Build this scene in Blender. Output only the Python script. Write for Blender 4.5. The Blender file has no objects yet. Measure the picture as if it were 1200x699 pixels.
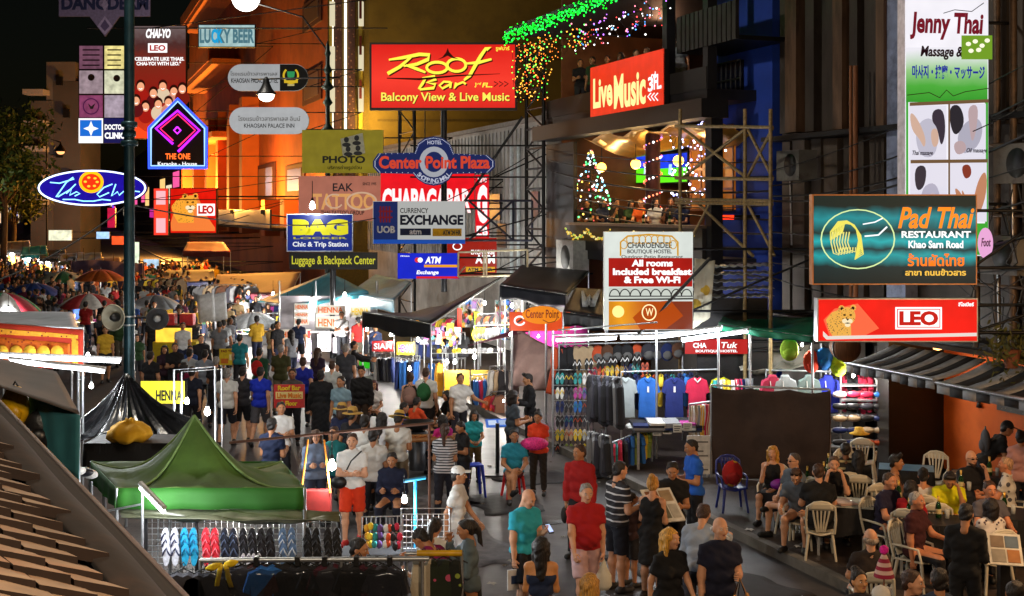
import bpy, math, random
import numpy as np
from mathutils import Vector, Matrix
random.seed(7)
scene = bpy.context.scene
C = scene.collection
V = Vector
PI = math.pi
# ------------------------------------------------------------------ camera, sky, exposure
F = 1500.0; HZ = 246.0; CH = 5.3          # focal length in photo pixels, horizon row, camera height
cam = bpy.data.cameras.new('camera'); camo = bpy.data.objects.new('camera', cam); C.objects.link(camo)
camo.location = (0, 0, CH); camo.rotation_euler = (PI/2, 0, 0)
cam.sensor_width = 36; cam.lens = 36*F/1200; cam.shift_y = -(349.5-HZ)/1200
cam.clip_start = 0.1; cam.clip_end = 3000
scene.camera = camo
world = bpy.data.worlds.new('World'); scene.world = world; world.use_nodes = True
nt = world.node_tree; bg = nt.nodes['Background']
sky = nt.nodes.new('ShaderNodeTexSky'); sky.sky_type = 'NISHITA'; sky.sun_disc = False
sky.sun_elevation = math.radians(4); sky.sun_rotation = math.radians(200)
nt.links.new(sky.outputs[0], bg.inputs[0]); bg.inputs[1].default_value = 0.0012
vs = scene.view_settings
vs.view_transform = 'Standard'; vs.look = 'None'; vs.exposure = 0.0; vs.gamma = 1.0; vs.use_curve_mapping = False
scene.render.engine = 'CYCLES'
cy = scene.cycles
cy.use_denoising = True; cy.denoiser = 'OPENIMAGEDENOISE'; cy.max_bounces = 5; cy.diffuse_bounces = 3
cy.glossy_bounces = 3; cy.transmission_bounces = 4; cy.sample_clamp_indirect = 4; cy.sample_clamp_direct = 0
cy.use_light_tree = True; cy.caustics_reflective = False; cy.caustics_refractive = False
# ------------------------------------------------------------------ geometry of the place
SD = (-0.3330, 0.9429)                     # the street runs away from the camera along this
SR = (0.9429, 0.3330)                      # and its right hand side lies along this
RZ = math.atan2(-0.9429, 0.3330)           # local x of a right hand facade, towards the camera
def P(px, py, Y): return V(((px-600)/F*Y, Y, CH-(py-HZ)/F*Y))
def SP(R, t, z=0.0): return V((SR[0]*R+SD[0]*t, SR[1]*R+SD[1]*t, z))
def yR(R, px): return R/(SR[0]*(px-600)/F+SR[1])
def zat(py, Y): return CH-(py-HZ)/F*Y
def G(px, py, z=0.0):
    Y = (CH-z)*F/(py-HZ); return V(((px-600)/F*Y, Y, z))
def lin(c):
    if isinstance(c, str):
        c = c.lstrip('#'); c = [int(c[i:i+2], 16)/255 for i in (0, 2, 4)]
    return tuple((x/12.92 if x <= .04045 else ((x+.055)/1.055)**2.4) for x in c[:3])
# ------------------------------------------------------------------ materials
_M = {}
def M(col, rough=.8, var=.18, scale=9., bump=0., metal=0., kind='', sheen=0., trans=0., stretch=None):
    key = (col, rough, var, scale, bump, metal, kind, trans, stretch)
    if key in _M: return _M[key]
    m = bpy.data.materials.new('surface'); m.use_nodes = True; _M[key] = m
    n = m.node_tree.nodes; l = m.node_tree.links; b = n['Principled BSDF']
    c = lin(col)
    tc = n.new('ShaderNodeTexCoord'); src = tc.outputs['Object']
    if stretch:
        mp = n.new('ShaderNodeMapping'); mp.inputs['Scale'].default_value = stretch; l.new(src, mp.inputs[0]); src = mp.outputs[0]
    nz = n.new('ShaderNodeTexNoise'); nz.inputs['Scale'].default_value = scale; nz.inputs['Detail'].default_value = 6; l.new(src, nz.inputs['Vector'])
    mx = n.new('ShaderNodeMixRGB'); mx.blend_type = 'MIX'
    mx.inputs[1].default_value = (*[x*(1-var) for x in c], 1); mx.inputs[2].default_value = (*[min(1, x*(1+var)) for x in c], 1)
    rp = n.new('ShaderNodeValToRGB'); rp.color_ramp.elements[0].position = .32; rp.color_ramp.elements[1].position = .68
    l.new(nz.outputs[0], rp.inputs[0]); l.new(rp.outputs[0], mx.inputs[0]); out = mx.outputs[0]
    def combine(tex, c2, fac=1.0):
        nonlocal out
        m2 = n.new('ShaderNodeMixRGB'); m2.inputs[2].default_value = (*lin(c2), 1)
        l.new(tex, m2.inputs[0]); l.new(out, m2.inputs[1]); out = m2.outputs[0]
    if kind.startswith('stripe'):                 # stripe:axis:freq:duty:colour
        _, ax, fr, duty, c2 = kind.split(':')
        sx = n.new('ShaderNodeSeparateXYZ'); l.new(src, sx.inputs[0])
        a = n.new('ShaderNodeMath'); a.operation = 'MULTIPLY'; a.inputs[1].default_value = float(fr); l.new(sx.outputs['XYZ'.index(ax)], a.inputs[0])
        fr_ = n.new('ShaderNodeMath'); fr_.operation = 'FRACT'; l.new(a.outputs[0], fr_.inputs[0])
        g = n.new('ShaderNodeMath'); g.operation = 'LESS_THAN'; g.inputs[1].default_value = float(duty); l.new(fr_.outputs[0], g.inputs[0])
        combine(g.outputs[0], c2)
    elif kind.startswith('print'):                # print:scale:threshold:colour  (blotchy floral prints, spots, posters)
        _, sc, th, c2 = kind.split(':')
        vo = n.new('ShaderNodeTexVoronoi'); vo.inputs['Scale'].default_value = float(sc); l.new(src, vo.inputs['Vector'])
        g = n.new('ShaderNodeMath'); g.operation = 'LESS_THAN'; g.inputs[1].default_value = float(th); l.new(vo.outputs['Distance'], g.inputs[0])
        combine(g.outputs[0], c2)
    elif kind.startswith('stain'):                # stain:scale:colour
        _, sc, c2 = kind.split(':')
        z2 = n.new('ShaderNodeTexNoise'); z2.inputs['Scale'].default_value = float(sc); z2.inputs['Detail'].default_value = 8; z2.inputs['Roughness'].default_value = .7; l.new(src, z2.inputs['Vector'])
        r2 = n.new('ShaderNodeValToRGB'); r2.color_ramp.elements[0].position = .48; r2.color_ramp.elements[1].position = .7
        l.new(z2.outputs[0], r2.inputs[0]); combine(r2.outputs[0], c2)
    elif kind.startswith('brick'):                # brick:scale:mortar colour
        _, sc, c2 = kind.split(':')
        br = n.new('ShaderNodeTexBrick'); br.inputs['Scale'].default_value = float(sc); br.inputs['Mortar Size'].default_value = .012; l.new(src, br.inputs['Vector'])
        combine(br.outputs['Fac'], c2)
    l.new(out, b.inputs['Base Color'])
    b.inputs['Roughness'].default_value = rough; b.inputs['Metallic'].default_value = metal
    if trans: b.inputs['Transmission Weight'].default_value = trans
    if sheen: b.inputs['Sheen Weight'].default_value = sheen
    if bump:
        bp = n.new('ShaderNodeBump'); bp.inputs['Strength'].default_value = min(1, bump); bp.inputs['Distance'].default_value = .02
        l.new(nz.outputs[0], bp.inputs['Height']); l.new(bp.outputs[0], b.inputs['Normal'])
    return m
def cloth(col, kind='', rough=.9): return M(col, rough, .1, 6, .8, kind=kind)
def skin(col='#b07a58'): return M(col, .55, .1, 20, .1)
_E = {}
def E(col, s=1.0, base=.07, var=0.):
    key = (col, s, base, var)
    if key in _E: return _E[key]
    m = bpy.data.materials.new('lit'); m.use_nodes = True; _E[key] = m
    n = m.node_tree.nodes; l = m.node_tree.links; b = n['Principled BSDF']; c = lin(col)
    b.inputs['Base Color'].default_value = (*[x*base for x in c], 1); b.inputs['Roughness'].default_value = .5; b.inputs['Specular IOR Level'].default_value = .15
    b.inputs['Emission Color'].default_value = (*c, 1); b.inputs['Emission Strength'].default_value = s
    if var:                                       # printed film over tubes: never perfectly even
        tc = n.new('ShaderNodeTexCoord'); nz = n.new('ShaderNodeTexNoise'); nz.inputs['Scale'].default_value = 2.2; l.new(tc.outputs['Object'], nz.inputs['Vector'])
        mr = n.new('ShaderNodeMapRange'); mr.inputs[1].default_value = .3; mr.inputs[2].default_value = .7; mr.inputs[3].default_value = s*(1-var); mr.inputs[4].default_value = s*(1+var)
        l.new(nz.outputs[0], mr.inputs[0]); l.new(mr.outputs[0], b.inputs['Emission Strength'])
    return m
def Egrad(stops, s=1.0, axis='Z', scale=1.0, off=0.0):   # a backlit panel whose print, or painted tube glow, runs through several colours
    m = bpy.data.materials.new('lit_print_glow'); m.use_nodes = True
    n = m.node_tree.nodes; l = m.node_tree.links; b = n['Principled BSDF']
    tc = n.new('ShaderNodeTexCoord'); sx = n.new('ShaderNodeSeparateXYZ'); l.new(tc.outputs['Object'], sx.inputs[0])
    nz = n.new('ShaderNodeTexNoise'); nz.inputs['Scale'].default_value = 3; l.new(tc.outputs['Object'], nz.inputs['Vector'])
    a = n.new('ShaderNodeMath'); a.operation = 'MULTIPLY_ADD'; a.inputs[1].default_value = scale; a.inputs[2].default_value = off; l.new(sx.outputs['XYZ'.index(axis)], a.inputs[0])
    a2 = n.new('ShaderNodeMath'); a2.operation = 'MULTIPLY_ADD'; a2.inputs[1].default_value = .12; l.new(nz.outputs[0], a2.inputs[0]); l.new(a.outputs[0], a2.inputs[2])
    rp = n.new('ShaderNodeValToRGB'); l.new(a2.outputs[0], rp.inputs[0]); els = rp.color_ramp.elements
    els[0].position = stops[0][0]; els[0].color = (*lin(stops[0][1]), 1); els[1].position = stops[-1][0]; els[1].color = (*lin(stops[-1][1]), 1)
    for p, c in stops[1:-1]: e = els.new(p); e.color = (*lin(c), 1)
    l.new(rp.outputs[0], b.inputs['Emission Color']); b.inputs['Emission Strength'].default_value = s
    b.inputs['Base Color'].default_value = (.015, .015, .015, 1); b.inputs['Roughness'].default_value = .5; b.inputs['Specular IOR Level'].default_value = .15
    return m
def glassy(col='#203028', rough=.05, alpha=1.0, trans=.6):
    key = ('glass', col, rough, alpha, trans)
    if key in _M: return _M[key]
    m = bpy.data.materials.new('clear'); m.use_nodes = True; _M[key] = m; b = m.node_tree.nodes['Principled BSDF']
    b.inputs['Base Color'].default_value = (*lin(col), 1); b.inputs['Roughness'].default_value = rough; b.inputs['Transmission Weight'].default_value = trans; b.inputs['Alpha'].default_value = alpha
    return m
# ------------------------------------------------------------------ mesh building
def basis(d):
    d = V(d).normalized(); a = V((0, 0, 1)) if abs(d.z) < .9 else V((1, 0, 0))
    x = a.cross(d).normalized(); return x, d.cross(x), d
class MB:
    def __init__(s): s.v = []; s.f = []; s.m = []; s.sm = []
    def add(s, vs, fs, mi=0, smooth=False):
        o = len(s.v); s.v.extend([tuple(p) for p in vs])
        for f in fs: s.f.append([i+o for i in f]); s.m.append(mi); s.sm.append(smooth)
        return s
    def box(s, c, d, mi=0, rz=0, M4=None):
        c = V(c); hx, hy, hz = d[0]/2, d[1]/2, d[2]/2; cs, sn = math.cos(rz), math.sin(rz)
        vs = []
        for z in (-hz, hz):
            for x, y in ((-hx, -hy), (hx, -hy), (hx, hy), (-hx, hy)): 
                p = V((x*cs-y*sn, x*sn+y*cs, z))
                if M4 is not None: p = M4 @ p
                vs.append(c+p)
        return s.add(vs, [(3, 2, 1, 0), (4, 5, 6, 7), (0, 1, 5, 4), (1, 2, 6, 5), (2, 3, 7, 6), (3, 0, 4, 7)], mi)
    def bx(s, x0, x1, y0, y1, z0, z1, mi=0): return s.box(((x0+x1)/2, (y0+y1)/2, (z0+z1)/2), (abs(x1-x0), abs(y1-y0), abs(z1-z0)), mi)
    def tube(s, pts, r, n=8, mi=0, smooth=True):
        pts = [V(p) for p in pts]; k = len(pts)
        if not hasattr(r, '__len__'): r = [r]*k
        vs = []; pa = None
        for i, p in enumerate(pts):
            d = (pts[min(i+1, k-1)]-pts[max(i-1, 0)])
            if d.length < 1e-9: d = V((0, 0, 1))
            d.normalize()
            if pa is None: x, y, _ = basis(d)
            else:
                x = pa-d*pa.dot(d)
                x = x.normalized() if x.length > 1e-6 else basis(d)[0]
                y = d.cross(x)
            pa = x
            for j in range(n):
                a = 2*PI*j/n; vs.append(p+x*(math.cos(a)*r[i])+y*(math.sin(a)*r[i]))
        fs = [(i*n+j, i*n+(j+1) % n, (i+1)*n+(j+1) % n, (i+1)*n+j) for i in range(k-1) for j in range(n)]
        s.add(vs, fs, mi, smooth)
        s.add([vs[j] for j in range(n)][::-1], [tuple(range(n))], mi); s.add(vs[-n:], [tuple(range(n))], mi)
        return s
    def prism(s, poly, y0, y1, mi=0):              # polygon in x,z extruded along y
        n = len(poly)
        ar = sum(poly[i][0]*poly[(i+1) % n][1]-poly[(i+1) % n][0]*poly[i][1] for i in range(n))
        if ar < 0: poly = poly[::-1]
        vs = [(x, y0, z) for x, z in poly]+[(x, y1, z) for x, z in poly]
        return s.add(vs, [tuple(range(n)), tuple(range(2*n-1, n-1, -1))]+[(i+n, (i+1) % n+n, (i+1) % n, i) for i in range(n)], mi)
    def slab(s, poly, z0, z1, mi=0):               # polygon in x,y extruded along z
        n = len(poly)
        ar = sum(poly[i][0]*poly[(i+1) % n][1]-poly[(i+1) % n][0]*poly[i][1] for i in range(n))
        if ar < 0: poly = poly[::-1]
        vs = [(x, y, z0) for x, y in poly]+[(x, y, z1) for x, y in poly]
        return s.add(vs, [tuple(range(n-1, -1, -1)), tuple(range(n, 2*n))]+[(i, (i+1) % n, (i+1) % n+n, i+n) for i in range(n)], mi)
    def lathe(s, prof, n=16, mi=0, c=(0, 0, 0), axis=None):
        c = V(c); x, y, d = (V((1, 0, 0)), V((0, 1, 0)), V((0, 0, 1))) if axis is None else basis(axis)
        vs = [c+x*(r*math.cos(2*PI*j/n))+y*(r*math.sin(2*PI*j/n))+d*z for r, z in prof for j in range(n)]
        k = len(prof)
        s.add(vs, [(i*n+j, i*n+(j+1) % n, (i+1)*n+(j+1) % n, (i+1)*n+j) for i in range(k-1) for j in range(n)], mi, True)
        return s
    def ball(s, c, r, nu=10, nv=7, mi=0):
        if not hasattr(r, '__len__'): r = (r, r, r)
        vs = []
        for i in range(nv+1):
            t = PI*i/nv
            for j in range(nu):
                a = 2*PI*j/nu; vs.append((c[0]+r[0]*math.sin(t)*math.cos(a), c[1]+r[1]*math.sin(t)*math.sin(a), c[2]+r[2]*math.cos(t)))
        return s.add(vs, [((i+1)*nu+j, (i+1)*nu+(j+1) % nu, i*nu+(j+1) % nu, i*nu+j) for i in range(nv) for j in range(nu)], mi, True)
    def sheet(s, fn, nu, nv, th=.01, mi=0, smooth=True):   # fn(u,v) -> point; a cloth or plate with real thickness
        g = [[V(fn(i/nu, j/nv)) for i in range(nu+1)] for j in range(nv+1)]
        nn = V((0, 0, 0))
        a = g[0][nu]-g[0][0]; b = g[nv][0]-g[0][0]; nn = a.cross(b)
        nn = nn.normalized() if nn.length > 1e-9 else V((0, 0, 1))
        w = nu+1; top = [p for r in g for p in r]; bot = [p-nn*th for p in top]; N = len(top)
        fs = [(j*w+i, j*w+i+1, (j+1)*w+i+1, (j+1)*w+i) for j in range(nv) for i in range(nu)]
        fb = [tuple(N+k for k in q[::-1]) for q in fs]
        rim = [i for i in range(w)]+[j*w+nu for j in range(1, nv+1)]+[nv*w+i for i in range(nu-1, -1, -1)]+[j*w for j in range(nv-1, 0, -1)]
        fr = [(rim[k], rim[k]+N, rim[(k+1) % len(rim)]+N, rim[(k+1) % len(rim)]) for k in range(len(rim))]
        return s.add(top+bot, fs+fb+fr, mi, smooth)
    def text(s, txt, x0, z0, x1, z1, y=0., mi=0, bold=0., shear=0., ext=.004, align=None):   # letters filling a box in x,z facing -y
        vs, fs = glyphs(txt, bold, shear)
        if not vs: return s
        xs = [p[0] for p in vs]; zs = [p[1] for p in vs]; w = max(xs)-min(xs); h = max(zs)-min(zs)
        kx = (x1-x0)/max(w, 1e-6); kz = (z1-z0)/max(h, 1e-6)
        return s.add([(x0+(p[0]-min(xs))*kx, y-ext*(1 if p[2] > 0 else 0), z0+(p[1]-min(zs))*kz) for p in vs], fs, mi)
    def mesh(s, name):
        me = bpy.data.meshes.new(name); me.from_pydata(s.v, [], s.f)
        me.polygons.foreach_set('material_index', s.m); me.polygons.foreach_set('use_smooth', s.sm); me.update(); return me
    def build(s, name, mats, parent=None, loc=None, rz=0):
        me = s.mesh(name)
        for m in (mats if isinstance(mats, (list, tuple)) else [mats]): me.materials.append(m)
        o = bpy.data.objects.new(name, me); C.objects.link(o)
        if parent is not None: o.parent = parent
        if loc is not None: o.location = loc
        o.rotation_euler = (0, 0, rz); return o
_G = {}
def glyphs(txt, bold, shear):
    k = (txt, bold, shear)
    if k in _G: return _G[k]
    cu = bpy.data.curves.new('letters', 'FONT'); cu.body = txt; cu.size = 1; cu.extrude = .01; cu.offset = bold; cu.shear = shear; cu.resolution_u = 3
    o = bpy.data.objects.new('letters', cu); me = bpy.data.meshes.new_from_object(o)
    vs = [tuple(v.co) for v in me.vertices]; fs = [tuple(p.vertices) for p in me.polygons]
    bpy.data.objects.remove(o); bpy.data.meshes.remove(me); bpy.data.curves.remove(cu)
    _G[k] = (vs, fs); return _G[k]
def tag(o, label=None, cat=None, group=None, kind=None):
    if label:
        while len(label.split()) > 16 and (' a ' in label or ' the ' in label): label = label.replace(' a ', ' ', 1) if ' a ' in label else label.replace(' the ', ' ', 1)
        o['label'] = label
    if cat: o['category'] = cat
    if group: o['group'] = group
    if kind: o['kind'] = kind
    return o
def thing(name, label, cat, loc=(0, 0, 0), rz=0, group=None):
    o = bpy.data.objects.new(name, None); C.objects.link(o); o.empty_display_size = .1
    o.location = loc; o.rotation_euler = (0, 0, rz); return tag(o, label, cat, group)
def kids(o): return [c for c in KID.get(o.name, [])]
KID = {}
def dup(o, loc, rz=0, label=None, group=None, parent=None, recol=None, scale=None):
    c = o.copy(); C.objects.link(c); c.location = loc; c.rotation_euler = (0, 0, rz)
    if scale: c.scale = (scale,)*3
    if label: c['label'] = label
    if group: c['group'] = group
    def rec(a, b):
        for ch in a.children:
            d = ch.copy(); C.objects.link(d); d.parent = b; rec(ch, d)
    rec(o, c); return c
def paint(o, m, slot=0):
    o.material_slots[slot].link = 'OBJECT'; o.material_slots[slot].material = m
def lamp(loc, w, col=(1, .93, .82), r=.08, kind='POINT', name='lamp_light', parent=None, spot=None):
    d = bpy.data.lights.new(name, kind); d.energy = w; d.color = col
    if kind in ('POINT', 'SPOT'): d.shadow_soft_size = r
    o = bpy.data.objects.new(name, d); C.objects.link(o); o.location = loc
    if parent is not None: o.parent = parent
    return o
# ------------------------------------------------------------------ people: one continuous body each, from a smooth field
def snet(Fd, o, h):
    s = Fd < 0; nx, ny, nz = Fd.shape
    cn = [(i, j, k) for i in (0, 1) for j in (0, 1) for k in (0, 1)]
    sl = lambda A, c: A[c[0]:nx-1+c[0], c[1]:ny-1+c[1], c[2]:nz-1+c[2]]
    cnt = sum(sl(s, c).astype(np.int8) for c in cn)
    act = (cnt > 0) & (cnt < 8); I = np.argwhere(act)
    if len(I) == 0: return np.zeros((0, 3)), np.zeros((0, 4), int)
    idx = -np.ones(act.shape, np.int64); idx[act] = np.arange(len(I))
    acc = np.zeros((len(I), 3)); num = np.zeros(len(I))
    val = {c: Fd[I[:, 0]+c[0], I[:, 1]+c[1], I[:, 2]+c[2]] for c in cn}
    for a in cn:
        for ax in range(3):
            if a[ax] == 0:
                b = list(a); b[ax] = 1; b = tuple(b); fa, fb = val[a], val[b]; cr = (fa < 0) != (fb < 0)
                t = np.where(cr, fa/np.where(cr, fa-fb, 1), 0)
                p = np.tile(np.array(a, float), (len(I), 1)); p[:, ax] += t
                acc[cr] += p[cr]; num[cr] += 1
    vs = (I+acc/num[:, None])*h+o
    fs = []
    for ax in range(3):
        b, c = [(1, 2), (2, 0), (0, 1)][ax]
        sh = [slice(None)]*3; sh2 = [slice(None)]*3
        sh[ax] = slice(0, -1); sh2[ax] = slice(1, None)
        A = s[tuple(sh)]; B = s[tuple(sh2)]
        E_ = np.argwhere(A != B)
        ok = (E_[:, b] > 0) & (E_[:, c] > 0) & (E_[:, b] < Fd.shape[b]-1) & (E_[:, c] < Fd.shape[c]-1); E_ = E_[ok]
        if len(E_) == 0: continue
        ins = A[E_[:, 0], E_[:, 1], E_[:, 2]]
        def cell(db, dc):
            e = E_.copy(); e[:, b] += db; e[:, c] += dc; return idx[e[:, 0], e[:, 1], e[:, 2]]
        q = np.stack([cell(-1, -1), cell(0, -1), cell(0, 0), cell(-1, 0)], 1)
        q[~ins] = q[~ins][:, ::-1]; fs.append(q)
    return vs, np.concatenate(fs)
def rc(p, a, b, ra, rb):
    a = np.array(a, np.float32); b = np.array(b, np.float32); d = b-a; L = max(float(d@d), 1e-9)
    q = p-a; t = np.clip(q@d/L, 0, 1)
    return np.sqrt(((q-t[..., None]*d)**2).sum(-1))-(ra+(rb-ra)*t)
def ell(p, c, r):
    q = (p-np.array(c, np.float32))/np.array(r, np.float32); k = np.sqrt((q*q).sum(-1)); return (k-1)*min(r)
def smin(a, b, k):
    h = np.maximum(k-np.abs(a-b), 0)/k; return np.minimum(a, b)-h*h*k*.25
def field(prims, h, infl=0., k=.035, cuts=(), pad=.05, wr=0.):
    """prims: ('c',a,b,ra,rb[,cut]) capsules and ('e',c,r) ellipsoids; cuts keep the side where n.(p-q) < 0"""
    lo = np.array([1e9]*3); hi = -lo
    for q in prims:
        if q[0] == 'c':
            for c, r in ((q[1], q[3]), (q[2], q[4])): lo = np.minimum(lo, np.array(c)-r); hi = np.maximum(hi, np.array(c)+r)
        else: lo = np.minimum(lo, np.array(q[1])-np.array(q[2])); hi = np.maximum(hi, np.array(q[1])+np.array(q[2]))
    lo = lo-infl-pad; hi = hi+infl+pad
    n = np.ceil((hi-lo)/h).astype(int)+1
    ax = [lo[i]+h*np.arange(n[i]) for i in range(3)]
    p = np.stack(np.meshgrid(*ax, indexing='ij'), -1).astype(np.float32)
    D = None
    for q in prims:
        if q[0] == 'c':
            d = rc(p, q[1], q[2], q[3], q[4])-infl
            if len(q) > 5 and q[5] is not None:
                c, nn = q[5]; d = np.maximum(d, (p-np.array(c, np.float32))@np.array(nn, np.float32))
        else: d = ell(p, q[1], q[2])-infl
        D = d if D is None else smin(D, d, k)
    if wr: x_, y_, z_ = p[..., 0], p[..., 1], p[..., 2]; D = D+wr*(np.sin(x_*52+z_*31+np.sin(z_*17)*2)*np.cos(z_*37-y_*24+x_*9)+.7*np.sin(z_*58+x_*35+y_*21))
    for c, nn in cuts: D = np.maximum(D, (p-np.array(c, np.float32))@np.array(nn, np.float32))
    return snet(D, lo, h), p
def npmesh(name, parts, mats):
    vs = []; fs = []; mi = []; off = 0
    for v, f, m in parts:
        vs.append(v); fs.append(np.asarray(f)+off); mi.append(np.full(len(f), m)); off += len(v)
    v = np.concatenate(vs).astype(np.float32); f = np.concatenate(fs).astype(np.int32); m = np.concatenate(mi).astype(np.int32)
    me = bpy.data.meshes.new(name); me.vertices.add(len(v)); me.vertices.foreach_set('co', v.ravel())
    me.loops.add(len(f)*4); me.loops.foreach_set('vertex_index', f.ravel())
    me.polygons.add(len(f)); me.polygons.foreach_set('loop_start', np.arange(0, len(f)*4, 4, dtype=np.int32))
    me.polygons.foreach_set('material_index', m); me.polygons.foreach_set('use_smooth', np.ones(len(f), bool))
    me.update(calc_edges=True)
    for x in mats: me.materials.append(x)
    return me
def npobj(name, parts, mats, parent=None):
    o = bpy.data.objects.new(name, npmesh(name, parts, mats)); C.objects.link(o)
    if parent is not None: o.parent = parent
    return o
def quadball(c, r, n=6):
    mb = MB(); mb.ball((0, 0, 0), 1, 8, 5); return np.array(mb.v)*np.array(r)+np.array(c), np.array(mb.f)
# head, hair and hand templates ----------------------------------------------------
_T = {}
def head_t(fem):
    k = ('head', fem)
    if k not in _T:
        j = .92 if fem else 1.0
        pr = [('e', (0, .012, .03), (.074, .093, .094)), ('e', (0, -.012, -.02), (.064, .078, .075)), ('e', (0, -.04, -.07), (.040*j, .045, .036)), ('c', (0, -.02, -.04), (0, -.05, -.085), .05*j, .028*j),
              ('c', (0, -.088, .016), (0, -.108, -.022), .008, .0125), ('e', (.079, .012, -.006), (.01, .02, .03)), ('e', (-.079, .012, -.006), (.01, .02, .03)),
              ('c', (0, .03, -.05), (0, .035, -.2), .05*j, .055*j), ('c', (-.03, -.075, .036), (.03, -.075, .036), .014, .014), ('e', (.035, -.062, -.015), (.022, .02, .02)), ('e', (-.035, -.062, -.015), (.022, .02, .02))]
        (v, f), _ = field(pr, .0085, 0, .022)
        parts = [(v, f, 0)]
        for s in (-1, 1):
            for c, r, m in (((s*.03, -.083, .012), (.0135, .009, .0075), 1), ((s*.03, -.0895, .012), (.0065, .0045, .0068), 2), ((s*.031, -.0905, .034), (.019, .006, .0045), 2)):
                a, b = quadball(c, r); parts.append((a, b, m))
        a, b = quadball((0, -.089, -.05), (.023, .008, .0065)); parts.append((a, b, 3))
        _T[k] = parts
    return _T[k]
def hair_t(kind):
    if kind in _T: return _T[kind]
    cap = ('e', (0, .02, .042), (.0815, .097, .091)); cuts = []; k = .03
    face = ((0, -.052, .078), (0, -.86, -.51))
    if kind == 'short': pr = [cap, ('e', (0, .06, -.03), (.07, .045, .06))]; cuts = [face]
    elif kind == 'crop': pr = [('e', (0, .018, .038), (.079, .095, .091)), ('e', (0, .06, -.03), (.062, .042, .05))]; cuts = [((0, -.045, .075), (0, -.88, -.47))]
    elif kind == 'side': pr = [('e', (0, .05, -.012), (.084, .066, .05))]; cuts = [((0, -.02, .02), (0, -.9, .3))]
    elif kind == 'quiff': pr = [cap, ('c', (-.05, -.05, .12), (.05, -.06, .125), .035, .03), ('e', (0, .06, -.03), (.07, .045, .06))]; cuts = [((0, -.06, .07), (0, -.8, -.6))]
    elif kind == 'long':
        pr = [('e', (0, .02, .04), (.089, .105, .098)), ('c', (0, .07, 0), (0, .085, -.33), .085, .06)]
        for s in (-1, 1): pr.append(('c', (s*.074, .0, .03), (s*.085, .02, -.25), .035, .028))
        cuts = []; pr2 = pr
    elif kind == 'bob':
        pr = [('e', (0, .02, .04), (.091, .107, .1)), ('c', (0, .06, 0), (0, .065, -.1), .09, .08)]
        for s in (-1, 1): pr.append(('c', (s*.076, -.01, .03), (s*.08, 0, -.11), .035, .035))
    elif kind == 'pony': pr = [cap, ('c', (0, .12, .05), (0, .15, -.05), .035, .035), ('c', (0, .15, -.05), (0, .13, -.36), .035, .018), ('e', (0, .06, -.03), (.07, .045, .06))]; cuts = [face]
    elif kind == 'bun': pr = [cap, ('e', (0, .1, .11), (.045, .045, .045)), ('e', (0, .06, -.03), (.07, .045, .06))]; cuts = [face]
    elif kind == 'beard': pr = [('c', (-.045, -.04, -.06), (0, -.06, -.088), .026, .03), ('c', (.045, -.04, -.06), (0, -.06, -.088), .026, .03)]; cuts = [((0, 0, -.058), (0, 0, 1))]
    lo = None
    (v, f), p = field(pr, .011, .002, k, cuts, wr=.0045)
    if kind in ('long', 'bob'):                    # part the hair round the face
        hh = .011; lo = v.min(0)
        keep = ~((np.abs(v[:, 0]) < .056) & (v[:, 1] < -.02) & (v[:, 2] < .075))
        fk = keep[f].all(1); f = f[fk]
    _T[kind] = [(v, f, 0)]; return _T[kind]
def hand_t(curl):
    k = ('hand', curl)
    if k in _T: return _T[k]
    pr = [('c', (0, 0, .01), (0, 0, -.03), .025, .026), ('c', (0, -.022, -.05), (0, .022, -.05), .017, .017), ('c', (0, -.025, -.075), (0, .025, -.075), .013, .013)]
    for i, (y, L) in enumerate(((-.033, .072), (-.011, .08), (.011, .076), (.032, .06))):
        a0 = V((0, y, -.085)); a = math.radians(15+curl*55); b = math.radians(30+curl*110)
        m = a0+V((math.sin(a), 0, -math.cos(a)))*L*.5; e = m+V((math.sin(b), y*.1, -math.cos(b)))*L*.5
        pr += [('c', tuple(a0), tuple(m), .0095, .0085), ('c', tuple(m), tuple(e), .0085, .007)]
    t0 = V((.006, -.024, -.03)); t1 = V((.03, -.046, -.058)); t2 = V((.045, -.04, -.085))
    pr += [('c', tuple(t0), tuple(t1), .014, .0105), ('c', tuple(t1), tuple(t2), .0105, .008)]
    (v, f), _ = field(pr, .0065, 0, .006, pad=.02)
    _T[k] = (v, f); return _T[k]
ARM = {'down': ((.16, .02, -1), (.05, .22, -1)), 'swf': ((.12, .35, -.95), (.02, .65, -.8)), 'swb': ((.14, -.38, -.95), (.05, -.05, -1)),
       'hold': ((.12, .12, -1), (-.25, .9, .15)), 'phone': ((.1, .25, -.95), (-.28, .85, .42)), 'cross': ((.12, .22, -.95), (-.92, .5, .12)), 'face': ((.08, .4, -.9), (-.28, .3, .95)),
       'reach': ((.2, .8, -.45), (.1, .95, -.1)), 'table': ((.2, .45, -.85), (-.15, .95, -.12)), 'clasp': ((.16, .3, -.95), (-.45, .75, -.35)), 'up': ((.3, .35, .85), (.05, .3, .95)), 'side': ((.55, .25, -.8), (.45, .75, -.2)),
       'hip': ((.5, -.1, -.85), (-.55, .35, -.6)), 'chin': ((.05, .75, -.6), (-.25, .05, .95)), 'bag': ((.12, .05, -1), (.02, .12, -1)), 'strap': ((.12, .1, -1), (-.4, .35, .9))}
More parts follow.
